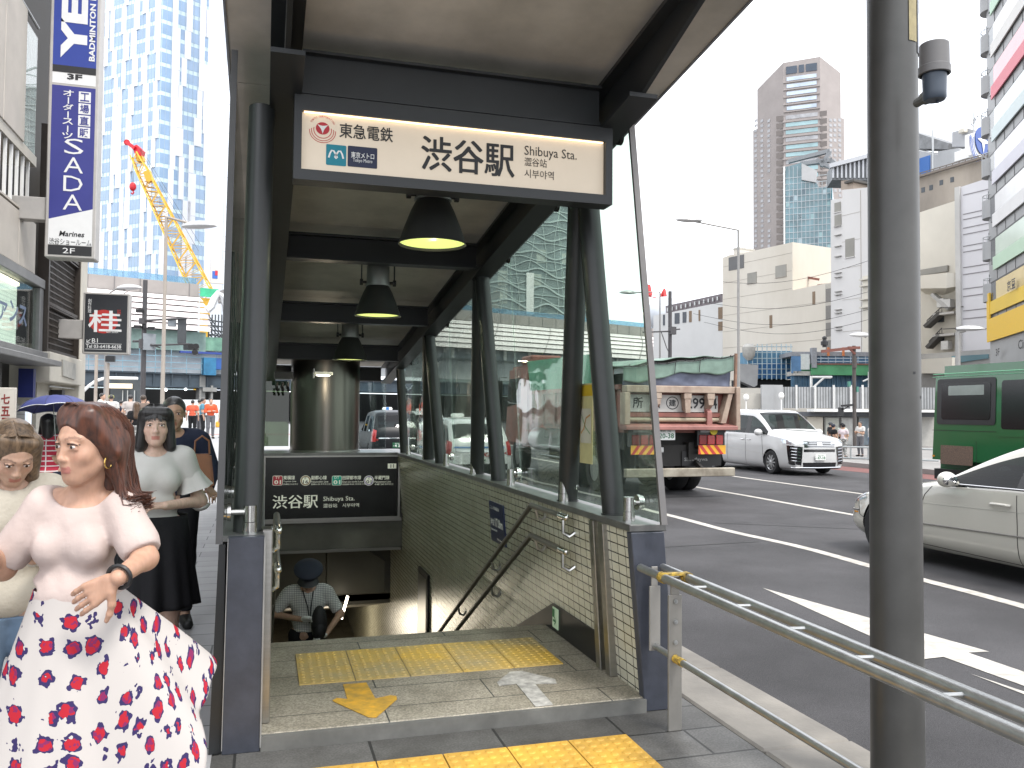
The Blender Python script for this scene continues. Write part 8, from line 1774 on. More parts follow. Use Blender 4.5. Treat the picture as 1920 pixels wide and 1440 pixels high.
def lady():
 d = 2.62; base = A(150, 770, d); base[2] = 0
 f = Fig(); hc = A(165, 834, d); s = 1.02
 yaw = rot_to((-.66, -.75)); R = rz3(yaw) @ rx3(-.04); tyaw = rot_to((-.20, -.98)); T = rz3(tyaw) @ ry3(-.03)
 head(f, hc, R, s); f.frame(); nb = A(160, 925, d+.03); f.cap(hc+R @ np.array((0, -.025, -.06)), nb, .046, .050, 'neck', .02)
 f.cap(hc+R @ np.array((.02, .03, -.09)), nb+np.array((0, -.03, .02)), .018, .016, 'neck', .03)
 tc = A(142, 1140, d+.02); torso(f, tc, T, .96, wide=.88, bust=.75)
 shL, shR = A(226, 952, d+.03), A(78, 954, d+.0)
 elL, wrL = A(272, 1046, d-.04), A(222, 1083, d-.19); elR, wrR = A(4, 1064, d-.02), A(-70, 1000, d-.28)
 limb(f, shL, elL, wrL, .038, .034, .024, 'armu', 'armf', .03); limb(f, shR, elR, wrR, .038, .034, .024, 'armu', 'armf', .04)
 hd_ = A(150, 1128, d-.20)-wrL; hand(f, wrL+hd_*.12, hd_, CAM-wrL+np.array((0, 0, .35)), -1, 1.0, .5, .05, .9)
 hand(f, wrR, wrR-elR, (0, 0, 1), -1, 1., .5)
 lh = tc-np.array((0, 0, .08))
 for x in (-1, 1): a = lh+T @ np.array((x*.085, 0, -.05)); f.frame(); f.cap(a, a+np.array((0, 0, -.45)), .08, .055, 'leg'); f.cap(a+np.array((0, 0, -.45)), np.array((a[0], a[1], .08)), .055, .036, 'leg'); f.cap((a[0], a[1], .045), (a[0]+T[0][1]*.13, a[1]+T[1][1]*.13, .03), .036, .03, 'leg')
 fx = lambda a, b, h: (a, b, h); hb = hc; lo, hi = hb-.13, hb+.13
 fine = [[(lo[i], hi[i], .0032)] for i in range(3)]
 for i in range(3): w0, w1 = min(wrL[i], (wrL+hd_)[i])-.07, max(wrL[i], (wrL+hd_)[i])+.07; fine[i].append((w0, w1, .004))
 sk = (.44, .265, .185)
 def cols(V):
  c = np.tile(np.array(sk), (len(V), 1)); m = np.linalg.norm(V-hc, axis=1) < .2; c[m] = head_cols(V[m], hc, R, s, sk, (.40, .165, .135), (.10, .055, .035)); return c
 root = body(f, ('head', 'neck', 'torso', 'armu', 'armf', 'hand', 'leg'), .009, fine, base, 'woman in pale pink blouse and rose print skirt striding past in the left foreground', cols)
 bpy.context.view_layer.update(); eyes(root, hc, R, s, look=(-.001, 0))
 # blouse: inflated torso and upper arms, cut at neckline, hem and sleeve ends
 nk = nb+np.array((0, 0, -.005)); hem = A(140, 1130, d)[2]; up1 = (elL-shL)/np.linalg.norm(elL-shL); ur1 = (elR-shR)/np.linalg.norm(elR-shR); cL, cR = shL+(elL-shL)*.90, shR+(elR-shR)*.90
 ncut = lambda X_, Y_, Z_: .105-np.sqrt((X_-nk[0]-T[0][1]*.025)**2+(Y_-nk[1]-T[1][1]*.025)**2+((Z_-nk[2]-.062)*1.0)**2)
 wrinkle = noise_fn(3, 34, .0026, (1, 1, .35)); w2 = noise_fn(8, 15, .0035, (1.2, 1.2, .5))
 cut_arm = lambda c, u: (lambda X_, Y_, Z_: np.where(((X_-c[0])**2+(Y_-c[1])**2+(Z_-c[2])**2) < .16**2, (X_-c[0])*u[0]+(Y_-c[1])*u[1]+(Z_-c[2])*u[2], -1))
 bl = bumpcloth('pale_pink_knit', (.46, .375, .345), .8, 45, .22)
 f.frame(); f.cap(shL, shL+(elL-shL)*.7, .040, .050, 'slv', .03); f.cap(shR, shR+(elR-shR)*.7, .040, .050, 'slv', .03)
 f.frame(tc, T); f.ell((0, .005, .05), (.128, .108, .075), 'slv', .05); f.frame()
 wear(f, 'blouse', ('torso', 'armu', 'slv'), .006, bl, root, base, .008, (ncut, lambda X_, Y_, Z_: hem-.022*np.sin(9*X_)-Z_, cut_arm(cL, up1), cut_arm(cR, ur1)), lambda *g: wrinkle(*g)+w2(*g), {'armu': .005})
 for c, u, a in ((cL, up1, shL), (cR, ur1, shR)):
  m = MB(); o = Vector(u).orthogonal().normalized(); q = Vector(u).cross(o); m.tube([Vector(c)-Vector(u)*.008+(o*math.cos(t)+q*math.sin(t))*.046 for t in [2*math.pi*i/24 for i in range(25)]], .0065, 6); local(root, m.build('cuff', bl, root, smooth=True), base)
 # skirt blowing to the right
 W = A(143, 1112, d+.01); k = d/FPX; TW = np.array((-W[0], -W[1], 0)); TW = TW/np.linalg.norm(TW); RG = np.array((-TW[1], TW[0], 0))
 hv = lambda du, dv, dp: tuple(RG*du*k+TW*dp+np.array((0, 0, -dv*k)))
 hem_ = [(0, *hv(246, 142, .02)), (22, *hv(236, 172, .12)), (36, *hv(214, 214, .17)), (47, *hv(226, 216, .24)), (66, *hv(190, 335, .32)), (90, *hv(70, 520, .36)), (120, *hv(-80, 560, .34)), (150, *hv(-200, 520, .2)), (180, *hv(-230, 460, 0)), (225, *hv(-140, 430, -.25)), (270, *hv(0, 430, -.32)), (310, *hv(140, 330, -.3)), (340, *hv(200, 190, -.16))]
 P = skirt_grid(W, hem_, lambda t: RG*math.cos(t)*.114+TW*math.sin(t)*.100+np.array((0, 0, .02)), 50, 200, ((11, .011, .4, 1.5), (7, .016, 1, -1), (17, .005, 2, 2)))
 mb = MB(); mb.grid(P); me = mb.mesh('skirt', flowercloth() if 'rose_print_cloth' not in MATS else MATS['rose_print_cloth']); uv = me.uv_layers.new(name='UV'); nt = 51; Pa = np.array([[tuple(p) for p in r] for r in P])
 vl = np.concatenate([np.zeros((len(P), 1)), np.cumsum(np.linalg.norm(np.diff(Pa, axis=1), axis=2), 1)], 1); ul = np.concatenate([np.zeros((1, nt)), np.cumsum(np.linalg.norm(np.diff(Pa, axis=0), axis=2), 0)]); ul = ul-ul[int(200*.27)]
 for p in me.polygons:
  for li in p.loop_indices: i, j = divmod(me.loops[li].vertex_index, nt); uv.data[li].uv = (ul[i][j], vl[i][j])
  p.use_smooth = True
 o = local(root, link('skirt', me, root), base); md = o.modifiers.new('thick', 'SOLIDIFY'); md.thickness = .004
 m = MB(); m.tube([Vector(wrL)-Vector((wrL-elL)/np.linalg.norm(wrL-elL))*.005+(Vector(wrL-elL).orthogonal().normalized()*math.cos(t)+Vector(wrL-elL).normalized().cross(Vector(wrL-elL).orthogonal().normalized())*math.sin(t))*.034 for t in [2*math.pi*i/20 for i in range(21)]], .0065, 6); local(root, m.build('bracelet', M_black, root, smooth=True), base)
 for x in (-1, 1): m = MB(); c = hc+R @ np.array((x*.077, -.008, -.052))*s; m.tube([Vector(c)+Vector(R @ np.array((0, math.cos(t)*.013, math.sin(t)*.018))) for t in [2*math.pi*i/16 for i in range(17)]], .0022, 6); local(root, m.build('earring', mat('gold_earring', (.6, .4, .12), .2, 1, 0), root, smooth=True), base)
 # auburn hair swept back
 hm = hairmat('auburn_hair', (.030, .011, .007), (.11, .036, .018))
 hair_shell(f, hc, R, s, [('e', (0, -.022, .043), (.083, .102, .088), .02), ('c', (-.055, .035, .085), (-.086, -.02, -.02), .026, .022, .03), ('c', (.05, .035, .085), (.084, -.03, .02), .026, .022, .03), ('c', (0, -.065, .0), (0, -.085, -.175), .066, .04, .05), ('c', (-.055, -.05, 0), (-.088, -.045, -.17), .034, .012, .04), ('c', (.06, -.06, 0), (.092, -.075, -.165), .033, .010, .04), ('c', (-.045, .03, .105), (.045, .025, .107), .02, .02, .03), ('e', (0, .125, -.018), (.068, .087, .093), .012, -1)])
 hn = noise_fn(5, 150, .0018, (1, 1, .12)); wear(f, 'hair', ('hair',), .0055, hm, root, base, 0, (), hn)
 hair_flow(root, base, hm, hc, R, s, 620, 2, -.185, .035)
lady()
# ---------------------------------------------------------------- everyone else
GZ = lambda x, y: .02 if x > 17 else (0 if y < 24 else min(.38, .38*(y-24)/11))
def adult(label, u, vtop, d, face, fem=True, h=.012, gz=None, top=None, sleeve=.55, bottom=None, style='trousers', hair=('short', None), arms=None, look=None, tilt=0, hat=None, shoes=None, group=None, fine_head=0, detail=False, skin=(.42, .27, .19), belt_cut=.93, wide=1., lift=0, shade=None, hairn=True):
 p = at(u, 770, d=d); gz = GZ(p.x, p.y) if gz is None else gz; H = at(u, vtop, d=d).z-gz; s = (H-.015)/1.635; base = (p.x, p.y, gz); f = Fig(); yaw = rot_to(face); Y = rz3(yaw)
 Lc = lambda x, y, z: np.array(base)+Y @ (np.array((x, y, z))*s)
 hc = Lc(0, .02+.10*max(0, tilt), 1.505-.05*abs(tilt)); HR = rz3(rot_to(look)) if look is not None else Y; HR = HR @ rx3(-tilt)
 if detail: head(f, hc, HR, s, fem)
 else:
  f.frame(hc, HR); f.ell(np.array((0, -.01, .025))*s, np.array((.075, .095, .09))*s, 'head', .03); f.ell(np.array((0, .03, -.04))*s, np.array((.058, .055, .08))*s, 'head', .03); f.ell(np.array((0, .092, -.03))*s, np.array((.012, .016, .02))*s, 'head', .015)
 f.frame(); f.cap(hc+HR @ (np.array((0, -.02, -.06))*s), Lc(0, -.015, 1.33), .045*s, .05*s, 'neck', .02)
 tz = .985; torso(f, Lc(0, 0, tz), Y, s, fem, wide)
 sw = (.155 if fem else .185)*wide
 arms = arms or {}
 for x, key in ((1, 'R'), (-1, 'L')):
  sh = Lc(x*sw, -.01, 1.315); e_, w_, hd = arms.get(key, ((x*(sw+.055), -.03, 1.05), (x*(sw+.06), .04, .82), (0, .1, -1)))
  e_, w_ = Lc(*e_), Lc(*w_); limb(f, sh, e_, w_, .045*s, .036*s, .025*s, 'armu', 'armf', .03)
  hv = Y @ np.array(hd, float)
  if detail: hand(f, w_, hv, arms.get('n'+key, Y @ np.array((x, .2, .3))), arms.get('t'+key, 1), .95*s, .8, .04)
  else: f.cap(w_, w_+hv/np.linalg.norm(hv)*.10*s, .030*s, .022*s, 'hand', .02)
  hip = Lc(x*.09, 0, .90); st = .05*x*(1 if not lift else 0)
  kn, an = Lc(x*.095, .03+(.08*x*lift), .47), Lc(x*.10, -.02+(.16*x*lift), .085)
  limb(f, hip, kn, an, .088*s, .056*s, .038*s, 'leg', 'leg', .04); f.cap(an-np.array((0, 0, .04*s)), an+Y @ np.array((x*.02, .15*s, -.055*s)), .040*s, .03*s, 'foot', .02)
 fh = [(hc-.13*s)[i] for i in range(3)], [(hc+.13*s)[i] for i in range(3)]; fine = [[(fh[0][i], fh[1][i], fine_head)] if fine_head else [] for i in range(3)]
 if detail:
  for key in 'RL':
   if key in arms:
    w_ = Lc(*arms[key][1])
    for i in range(3): fine[i].append((w_[i]-.12, w_[i]+.12, fine_head*1.25))
 def cols(V):
  c = np.tile(np.array(skin), (len(V), 1))
  if detail: m = np.linalg.norm(V-hc, axis=1) < .19*s; c[m] = head_cols(V[m], hc, HR, s, skin, (skin[0]*.82, skin[1]*.5, skin[2]*.5), (.04, .03, .025))
  return c
 root = body(f, ('head', 'neck', 'torso', 'armu', 'armf', 'hand', 'leg', 'foot'), h, fine, base, label, cols, group)
 bpy.context.view_layer.update()
 if detail: eyes(root, hc, HR, s)
 hw = max(h*.8, .006); wz = Lc(0, 0, belt_cut)[2]; cuts = []
 for x, key in ((1, 'R'), (-1, 'L')):
  sh = Lc(x*sw, -.01, 1.315); e_, w_, _ = arms.get(key, ((x*(sw+.055), -.03, 1.05), (x*(sw+.06), .04, .82), 0)); e_, w_ = Lc(*e_), Lc(*w_)
  if sleeve <= 1: c, n = sh+(e_-sh)*sleeve, (e_-sh)/np.linalg.norm(e_-sh)
  else: c, n = w_, (w_-e_)/np.linalg.norm(w_-e_)
  cuts.append(lambda X_, Y_, Z_, c=c, n=n: np.where((X_-c[0])**2+(Y_-c[1])**2+(Z_-c[2])**2 < (.14 if sleeve <= 1 else .09)**2, (X_-c[0])*n[0]+(Y_-c[1])*n[1]+(Z_-c[2])*n[2], -1))
 nk = Lc(0, .045, 1.40); cuts.append(lambda X_, Y_, Z_: .078*s-np.sqrt((X_-nk[0])**2+(Y_-nk[1])**2+(Z_-nk[2])**2))
 if top is not None: wear(f, 'top', ('torso', 'armu')+(('armf',) if sleeve > 1 else ()), hw, top, root, base, .013*s, cuts+[lambda X_, Y_, Z_: wz-Z_], noise_fn(int(u), 30/s, .004, (1, 1, .4)), {'armu': .012*s})
 an = Lc(0, 0, .10)[2]
 if style == 'trousers' and bottom is not None:
  f.frame(Lc(0, 0, tz), Y); f.ell(np.array((0, -.005, -.08))*s, np.array((.148, .108, .10))*s, 'seat', .03); wear(f, 'trousers', ('leg', 'seat'), hw, bottom, root, base, .013*s, [lambda X_, Y_, Z_: Z_-wz-.02, lambda X_, Y_, Z_: an-Z_], noise_fn(int(u)+9, 26, .004, (1, 1, .4)))
 if style == 'skirt':
  hz = arms.get('hem', .42); TW = Y @ np.array((0, 1., 0)); RG = Y @ np.array((-1., 0, 0)); fl = arms.get('flare', .27); P = skirt_grid(Lc(0, 0, .99), [(a, *(RG*math.cos(math.radians(a))*fl*s+TW*math.sin(math.radians(a))*fl*.85*s+np.array((0, 0, -(.99-hz)*s)))) for a in range(0, 360, 15)], lambda t: RG*math.cos(t)*.178*s+TW*math.sin(t)*.14*s, 24, 120, ((13, .012, 0, .5), (8, .010, 1, .3)))
  m = MB(); m.grid(P); o = local(root, m.build('skirt', bottom, root, smooth=True), base); md = o.modifiers.new('thick', 'SOLIDIFY'); md.thickness = .004
 if shoes is not None: wear(f, 'shoes', ('foot',), hw, shoes, root, base, .007, [])
 # hair
 kind, hm = hair; S_ = [('e', (0, -.022, .040), (.080, .097, .087), .02)]; cut_ = ('e', (0, .125, -.035), (.070, .085, .095), .012, -1)
 if kind == 'bob': S_ += [('c', (-.06, .02, .06), (-.082, .0, -.12), .036, .030, .03), ('c', (.06, .02, .06), (.082, .0, -.12), .036, .030, .03), ('c', (0, -.07, .03), (0, -.075, -.12), .075, .062, .05), ('c', (-.05, .055, .075), (.05, .055, .075), .034, .034, .03)]; cut_ = ('e', (0, .13, -.045), (.062, .085, .100), .012, -1)
 if kind == 'long': S_ += [('c', (-.06, .01, .06), (-.085, .005, -.20), .036, .028, .03), ('c', (.06, .01, .06), (.085, .005, -.20), .036, .028, .03), ('c', (0, -.07, .03), (0, -.10, -.28), .075, .075, .05), ('c', (-.05, .045, .085), (.05, .035, .097), .018, .018, .03)]; cut_ = ('e', (0, .13, -.045), (.068, .092, .105), .012, -1)
 if hm is not None:
  hair_shell(f, hc, HR, s, S_+[cut_]); wear(f, 'hair', ('hair',), max(h*.5, .0055), hm, root, base, 0, [], noise_fn(3, 140, .0012, (1, 1, .06)) if detail else None)
  if detail and kind in ('bob', 'long'):
   hair_flow(root, base, hm, hc, HR, s, 560, int(u), -.135 if kind == 'bob' else -.25, .004, 90 if kind == 'bob' else 0, fwd=.02 if kind == 'bob' else .01)
 return root, f, Lc, hc, HR, s, base, Y
def part(root, base, mb, name, m_, **k): return local(root, mb.build(name, m_, root, **k), base)
black_hair = hairmat('black_hair', (.010, .009, .009), (.035, .032, .032), .32); brown_hair = hairmat('brown_hair', (.06, .032, .018), (.13, .075, .04)); blond_hair = hairmat('light_brown_hair', (.085, .055, .034), (.21, .14, .085)); dark_brown = hairmat('dark_brown_hair', (.03, .018, .012), (.07, .045, .03))
navy = bumpcloth('navy_cloth', (.012, .016, .035)); blk = bumpcloth('black_cloth', (.011, .011, .013)); wht = bumpcloth('white_cloth', (.52, .51, .49), st=.25); jean = bumpcloth('blue_denim', (.13, .19, .27)); cream_ = bumpcloth('cream_knit', (.44, .40, .33), bs=60); shoe_b = bumpcloth('black_shoe', (.015, .015, .015), .4)
to_cam = lambda u, d: tuple(-np.array(at(u, 770, d=d))[:2])
# girl in white blouse with a phone
r, f, Lc, hc, HR, s, base, Y = adult('woman with black bob in white blouse and long black skirt holding a phone', 293, 751, 4.75, to_cam(300, 4.7), h=.011, fine_head=.0042, detail=True, top=bumpcloth('white_chiffon', (.52, .51, .48), bs=16, st=.3), sleeve=.60, bottom=blk, style='skirt', hair=('bob', black_hair), skin=(.58, .41, .325), tilt=-.10, shoes=shoe_b,
 arms={'R': ((.235, -.02, 1.07), (.10, .20, 1.075), (-.35, .6, .1)), 'L': ((-.25, -.02, 1.06), (-.06, .19, 1.06), (.9, .35, .05)), 'nR': (0, 0, -1), 'nL': (0, -.3, .9), 'hem': .47, 'flare': .245}, belt_cut=.965)
m = MB(); m.cbox((0, 0, 0), (.072, .145, .009)); o = tag(m.build('smartphone', mat('black_phone', (.012, .012, .014), .15, 0, 0), bevel=.003), 'dark smartphone held at the waist by the woman in white blouse', 'phone'); o.matrix_world = Matrix.Translation(Lc(.105, .30, 1.10)) @ Matrix([list(q)+[0] for q in Y]+[[0, 0, 0, 1]]) @ Matrix.Rotation(.45, 4, 'X') @ Matrix.Rotation(.9, 4, 'Z')
for x in (1, -1):
 P = []; sh, el = Lc(x*.165, -.01, 1.31), Lc(x*.24, -.02, 1.07); ax_ = (el-sh)/np.linalg.norm(el-sh); o1 = np.cross(ax_, Y @ np.array((0, 1., 0))); o1 /= np.linalg.norm(o1); o2 = np.cross(ax_, o1)
 for j in range(7): t = j/6; c = sh+(el-sh)*(.25+.50*t); rr = .056+.042*t**1.5; P.append([c+(o1*math.cos(a)+o2*math.sin(a))*(rr+.009*t*math.sin(5*a)) for a in [2*math.pi*i/40 for i in range(41)]])
 m = MB(); m.grid(P); part(r, base, m, 'flutter_sleeve', MATS['white_chiffon'], smooth=True)
# man behind her with a brown bag
r, f, Lc, hc, HR, s, base, Y = adult('man in navy jacket with a brown handbag behind the woman in white blouse', 326, 738, 6.1, to_cam(322, 6), False, h=.014, fine_head=.006, detail=True, top=navy, sleeve=2, bottom=blk, hair=('short', black_hair), skin=(.38, .24, .165), shoes=shoe_b,
 arms={'L': ((-.27, -.02, 1.08), (-.24, .16, .98), (-.2, .6, -.3)), 'nL': (0, 0, 1)})
brn = mat('tan_leather_bag', (.20, .075, .025), .45, 0, .2, 9, bump=.08); c = Vector(at(378, 882, d=5.9)); K3 = 5.9/FPX
O = empty('handbag', c, rot_to(to_cam(378, 5.9)), 'brown leather handbag hanging from the arm of the man in navy', 'bag'); m = MB(); w, hh = 46*K3/2, 62*K3/2; m.hexa([(-w, -.06, -hh), (w, -.06, -hh), (w, .06, -hh), (-w, .06, -hh), (-w*.72, -.03, hh), (w*.72, -.03, hh), (w*.72, .03, hh), (-w*.72, .03, hh)]); m.build('bag_body', brn, O, bevel=.012, seg=2)
for y in (-.03, .03): m = MB(); m.tube([(-.05, y, hh), (-.045, y, hh+.09), (0, y, hh+.125), (.045, y, hh+.09), (.05, y, hh)], .007, 6); m.build('strap', brn, O, smooth=True)
# blonde at the edge looking down at a phone
look = RT*.75+np.array((-FWD[0], -FWD[1], 0))*.8; r, f, Lc, hc, HR, s, base, Y = adult('woman with long light brown hair in cream knit looking down at the left edge', 24, 770, 3.25, (.35, -.94), h=.011, fine_head=.0042, detail=True, top=cream_, sleeve=2, bottom=jean, hair=('long', blond_hair), look=look, tilt=.6, skin=(.46, .30, .22), belt_cut=.80, shoes=shoe_b,
 arms={'R': ((.22, .02, 1.06), (.12, .26, 1.10), (-.3, .8, .3)), 'L': ((-.21, .02, 1.06), (-.05, .28, 1.08), (.5, .7, .3)), 'nR': (0, -.4, -.9), 'nL': (0, -.4, -.9)})
m = MB(); m.cbox((0, 0, 0), (.072, .15, .009)); o = tag(m.build('smartphone', MATS['black_phone'], bevel=.003), 'dark smartphone held by the woman at the left edge', 'phone'); o.matrix_world = Matrix.Translation(Lc(.03, .34, 1.13)) @ Matrix([list(q)+[0] for q in Y]+[[0, 0, 0, 1]]) @ Matrix.Rotation(.7, 4, 'X')
# woman with umbrella, back turned
stripe = brickmat('red_white_stripes', (.42, .02, .05), (.42, .02, .05), (.7, .66, .66), 9, .055, .006, 'XZ', .8, 0, .05)
r, f, Lc, hc, HR, s, base, Y = adult('woman in red striped shirt walking away under the blue umbrella', 92, 772, 9.2, (-.1, 1), h=.015, top=stripe, sleeve=.6, bottom=navy, hair=('bob', black_hair), shoes=shoe_b, arms={'L': ((-.25, .0, 1.12), (-.20, .2, 1.38), (0, .1, 1))})
O = empty('umbrella', at(100, 756, d=9.1), 0, 'blue violet umbrella with white piping above the striped shirt', 'umbrella'); um = mat('umbrella_blue', (.045, .055, .20), .55, 0, .08, 3); P = []; RU = .275; N_ = 8
for j in range(9):
 t = j/8; row = []
 for i in range(65):
  a = 2*math.pi*i/64; q = (a*N_/(2*math.pi)) % 1; sc = 1-.10*t*math.sin(math.pi*q); row.append((math.cos(a)*.53*math.sin(t*1.25)/math.sin(1.25)*sc*.5/.53, math.sin(a)*.5*math.sin(t*1.25)/math.sin(1.25)*sc, .16*(math.cos(t*1.25)-math.cos(1.25))/(1-math.cos(1.25))-.07+.02*t*math.sin(math.pi*q)))
 P.append(row)
m = MB(); m.grid(P); m.build('canopy', um, O, smooth=True); m = MB(); m.tube(P[-1], .004, 5); m.build('piping', M_wink, O)
m = MB(); m.tube([(0, 0, .10), (0, 0, -.55)], .007, 8); m.build('shaft', M_galv, O)
for i in range(8): m = MB(); k = i*8; m.tube([P[j][k] for j in range(9)], .003, 4); m.build('rib', M_black, O)
O.rotation_euler = (-.12, -.10, 0); O.scale = (.72, .72, .9)
# station guard on the stairs
check = brickmat('checked_shirt', (.74, .74, .71), (.74, .74, .71), (.13, .14, .16), .016, .016, .0017, 'XZ', .8, 0, .1)
g = at(583, 770, d=8.2); gface = tuple(-np.array(g)[:2]); r, f, Lc, hc, HR, s, base, Y = adult('station worker in checked shirt, dark cap and white gloves on the stairs', 583, 1047, 8.2, gface, False, h=.014, gz=-1.47, fine_head=.006, detail=True, top=check, sleeve=.85, bottom=blk, hair=('short', black_hair), tilt=.62, skin=(.42, .27, .19), shoes=shoe_b, wide=1.02,
 arms={'R': ((.33, .0, 1.12), (.05, .20, 1.10), (-.8, .3, .1)), 'L': ((-.32, .03, 1.10), (-.17, .22, .94), (.6, .5, .1)), 'nR': (0, .6, .7), 'nL': (0, .5, .8)}, belt_cut=.95)
gl_ = bumpcloth('white_glove', (.8, .8, .78)); wear(f, 'gloves', ('hand',), .006, gl_, r, base, .008, [])
Mx = Matrix([list(HR[i])+[hc[i]] for i in range(3)]+[[0, 0, 0, 1]]); cap_ = mat('navy_cap', (.010, .014, .030), .7, 0, .15, 20)
m = MB(); m.T = Mx; m.lathe([(.093, .035), (.096, .07), (.135, .105), (.137, .12), (.12, .14), (.06, .155), (.001, .158)], (0, -.012, 0), 32); part(r, base, m, 'cap', cap_, smooth=True)
m = MB(); m.T = Mx; m.grid([[(math.sin(a)*(.095+.045*t*math.cos(a)), -.012+math.cos(a)*(.095+.055*t), .045-.03*t) for a in np.linspace(-1.1, 1.1, 13)] for t in (0, .5, 1)]); part(r, base, m, 'cap_peak', M_black, smooth=True)
m = MB(); m.tube([tuple(Lc(-.05, .12, 1.36)), tuple(Lc(-.03, .15, 1.2)), tuple(Lc(-.02, .16, 1.05))], .006, 5); m.tube([tuple(Lc(.05, .12, 1.36)), tuple(Lc(.0, .15, 1.2)), tuple(Lc(-.02, .16, 1.05))], .006, 5); part(r, base, m, 'lanyard', M_black)
c = Lc(-.11, .27, 1.07); m = MB(); m.sphere((0, 0, 0), (.075, .06, .17), 18, 12); m.sphere((0, -.02, -.06), (.065, .06, .09), 14, 8); o = tag(m.build('black_pouch', mat('soft_black_pouch', (.008, .008, .009), .6, 0, .2), smooth=True), 'soft black pouch held against the chest of the station worker', 'bag'); o.location = c
# ---- crowd on the left crossing
def crowd(label, u, vt, d, face, top, bottom, fem=False, hair=None, sleeve=.6, arms=None, style='trousers', hk='short', skin=(.48, .31, .23), lift=0):
 return adult(label, u, vt, d, face, fem, h=.017, top=top, sleeve=sleeve, bottom=bottom, hair=(hk, hair or black_hair), arms=arms, style=style, shoes=shoe_b, group='people waiting across the pavement', skin=skin, lift=lift)
tint = lambda n, c: bumpcloth(n, c, st=.2); grey_t = tint('grey_beige_tee', (.40, .36, .34)); red_t = tint('red_cloth', (.40, .03, .05)); orange = tint('orange_red_cloth', (.62, .10, .04)); teal = tint('teal_cloth', (.10, .24, .32)); pale_g = tint('pale_green_cloth', (.42, .46, .40)); grey_p = tint('grey_trousers', (.12, .12, .13)); chk = brickmat('black_white_check', (.02, .02, .02), (.55, .55, .53), (.18, .18, .18), .09, .07, .012, 'XZ', .8, .5, .05)
r, f, Lc, hc, HR, s, base, Y = crowd('man in white tee with a red bag looking right', 191, 736, 33, (.9, -.2), wht, jean); m = MB(); m.sphere((0, 0, 0), (.13, .16, .2), 10, 8); o = tag(m.build('shoulder_bag', red_t, smooth=True), 'red bag on the back of the man looking right', 'bag'); o.location = Lc(-.05, -.2, 1.15)
r, f, Lc, hc, HR, s, base, Y = crowd('man seen from behind in white tee and olive cap', 208, 739, 31, (-.1, 1), wht, grey_p); m = MB(); m.sphere(tuple(hc+np.array((0, -.0, .05))), (.11, .12, .09), 12, 8); part(r, base, m, 'cap', tint('olive_cap', (.22, .22, .10)), smooth=True); m = MB(); m.tube([tuple(Lc(-.15, -.13, 1.36)), tuple(Lc(0, -.155, 1.2)), tuple(Lc(.17, -.13, .98))], .02, 5); part(r, base, m, 'strap', M_black)
r, f, Lc, hc, HR, s, base, Y = crowd('woman with navy backpack and dark skirt', 227, 750, 38, (.5, 1), wht, navy, True, style='skirt'); m = MB(); m.sphere((0, 0, 0), (.16, .11, .22), 10, 8); o = tag(m.build('backpack', navy, smooth=True), 'navy backpack of the woman in dark skirt', 'bag'); o.location = Lc(0, -.18, 1.18)
crowd('tall man from behind in grey beige tee and black trousers', 244, 739, 31, (.2, 1), grey_t, blk)
crowd('woman from behind with long brown hair and checkered skirt', 256, 752, 24, (-.1, 1), blk, chk, True, brown_hair, style='skirt', hk='long', arms={'hem': .12, 'flare': .2})
crowd('brown haired man beside the woman in checkered skirt', 268, 739, 27, (.3, 1), tint('brown_grey_shirt', (.16, .12, .10)), blk, hair=dark_brown)
crowd('person in dark clothes facing the crossing between the others', 277, 750, 40, (0, -1), navy, blk, skin=(.5, .33, .25))
crowd('person from behind in black tee with orange vest panel', 361, 749, 37, (.1, 1), tint('orange_vest', (.60, .11, .06)), blk)
crowd('person in pale green shirt half hidden behind the teal shirt', 374, 748, 38, (.7, .6), pale_g, grey_p)
crowd('man in teal shirt and black trousers standing in profile', 380, 745, 35, (.95, .1), teal, blk, arms={'R': ((.2, .0, 1.06), (.17, .05, .84), (0, .1, -1)), 'L': ((-.2, .0, 1.06), (-.17, .05, .84), (0, .1, -1))})
crowd('man in orange red jacket and grey trousers with folded arms', 395, 746, 35, (.25, -1), orange, grey_p, sleeve=2, arms={'R': ((.24, .02, 1.08), (-.05, .2, 1.12), (-1, 0, 0)), 'L': ((-.24, .02, 1.08), (.05, .18, 1.10), (1, 0, 0))})
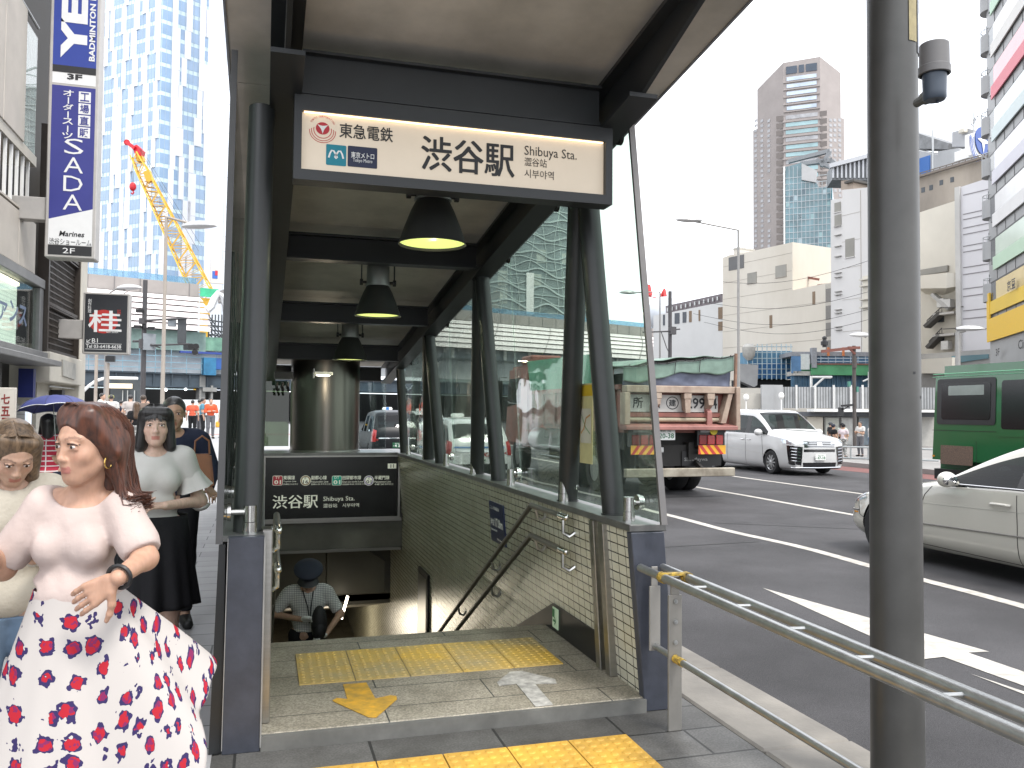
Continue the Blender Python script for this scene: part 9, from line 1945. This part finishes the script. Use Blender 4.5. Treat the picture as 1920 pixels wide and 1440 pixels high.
crowd('person in cream coat cut off by the entrance pillar', 419, 756, 36, (-.5, -1), cream_, grey_p, True, sleeve=2)
# ---- group behind the far railing on the right
def group2(label, u, vt, d, face, top, bottom, cap=None, sleeve=.6, arms=None, hk='short'):
 q = adult(label, u, vt, d, face, False, h=.017, gz=.02, top=top, sleeve=sleeve, bottom=bottom, hair=(hk, black_hair), arms=arms, shoes=shoe_b, group='people behind the far railing')
 if cap is not None: r, f, Lc, hc, HR, s, base, Y = q; m = MB(); m.T = Matrix([list(HR[i])+[hc[i]] for i in range(3)]+[[0, 0, 0, 1]]); m.sphere((0, -.01, .05), (.10*s, .12*s, .09*s), 12, 8); m.box((-.07*s, .07*s, .03*s), (.07*s, .19*s, .045*s)); part(r, base, m, 'cap', cap, smooth=True)
 return q
rd = (.3, -1); phone_arms = {'R': ((.22, .05, 1.06), (.08, .25, 1.12), (-.2, .6, .4)), 'L': ((-.22, .05, 1.06), (-.08, .25, 1.12), (.2, .6, .4))}; pat = mat('black_white_leaf_cloth', (.05, .05, .05), .8, 0, .9, 22); pat.node_tree.nodes['Color Ramp'].color_ramp.elements[1].color = (.5, .5, .48, 1)
group2('person in black tee with grey cap farthest left behind the minivan bonnet', 1557, 791, 33, (1, -.2), blk, blk, tint('grey_cap', (.07, .075, .08)))
group2('person in black tee and navy cap looking right', 1562, 795, 31, (1, .1), blk, blk, cap_)
group2('person in pinkish white tee, black cap and leaf patterned trousers', 1581, 795, 30.5, (.9, .5), tint('pinkish_tee', (.58, .50, .52)), pat, blk, arms=phone_arms)
group2('person in black cap hidden behind the pinkish tee', 1579, 793, 33, (-.6, -1), pale_g, blk, blk)
group2('young man in white shirt with dark braces and shoulder bag', 1613, 789, 31.5, (-1, -.2), wht, grey_p, arms=phone_arms)
group2('young man in white tee bending over a phone', 1632, 793, 32, (1, -.4), wht, jean, arms=phone_arms)
group2('person in black tee and jeans beside the big pole', 1645, 793, 30.5, (-.8, .3), blk, jean)
# drivers seen through the windscreens are not visible in the photo
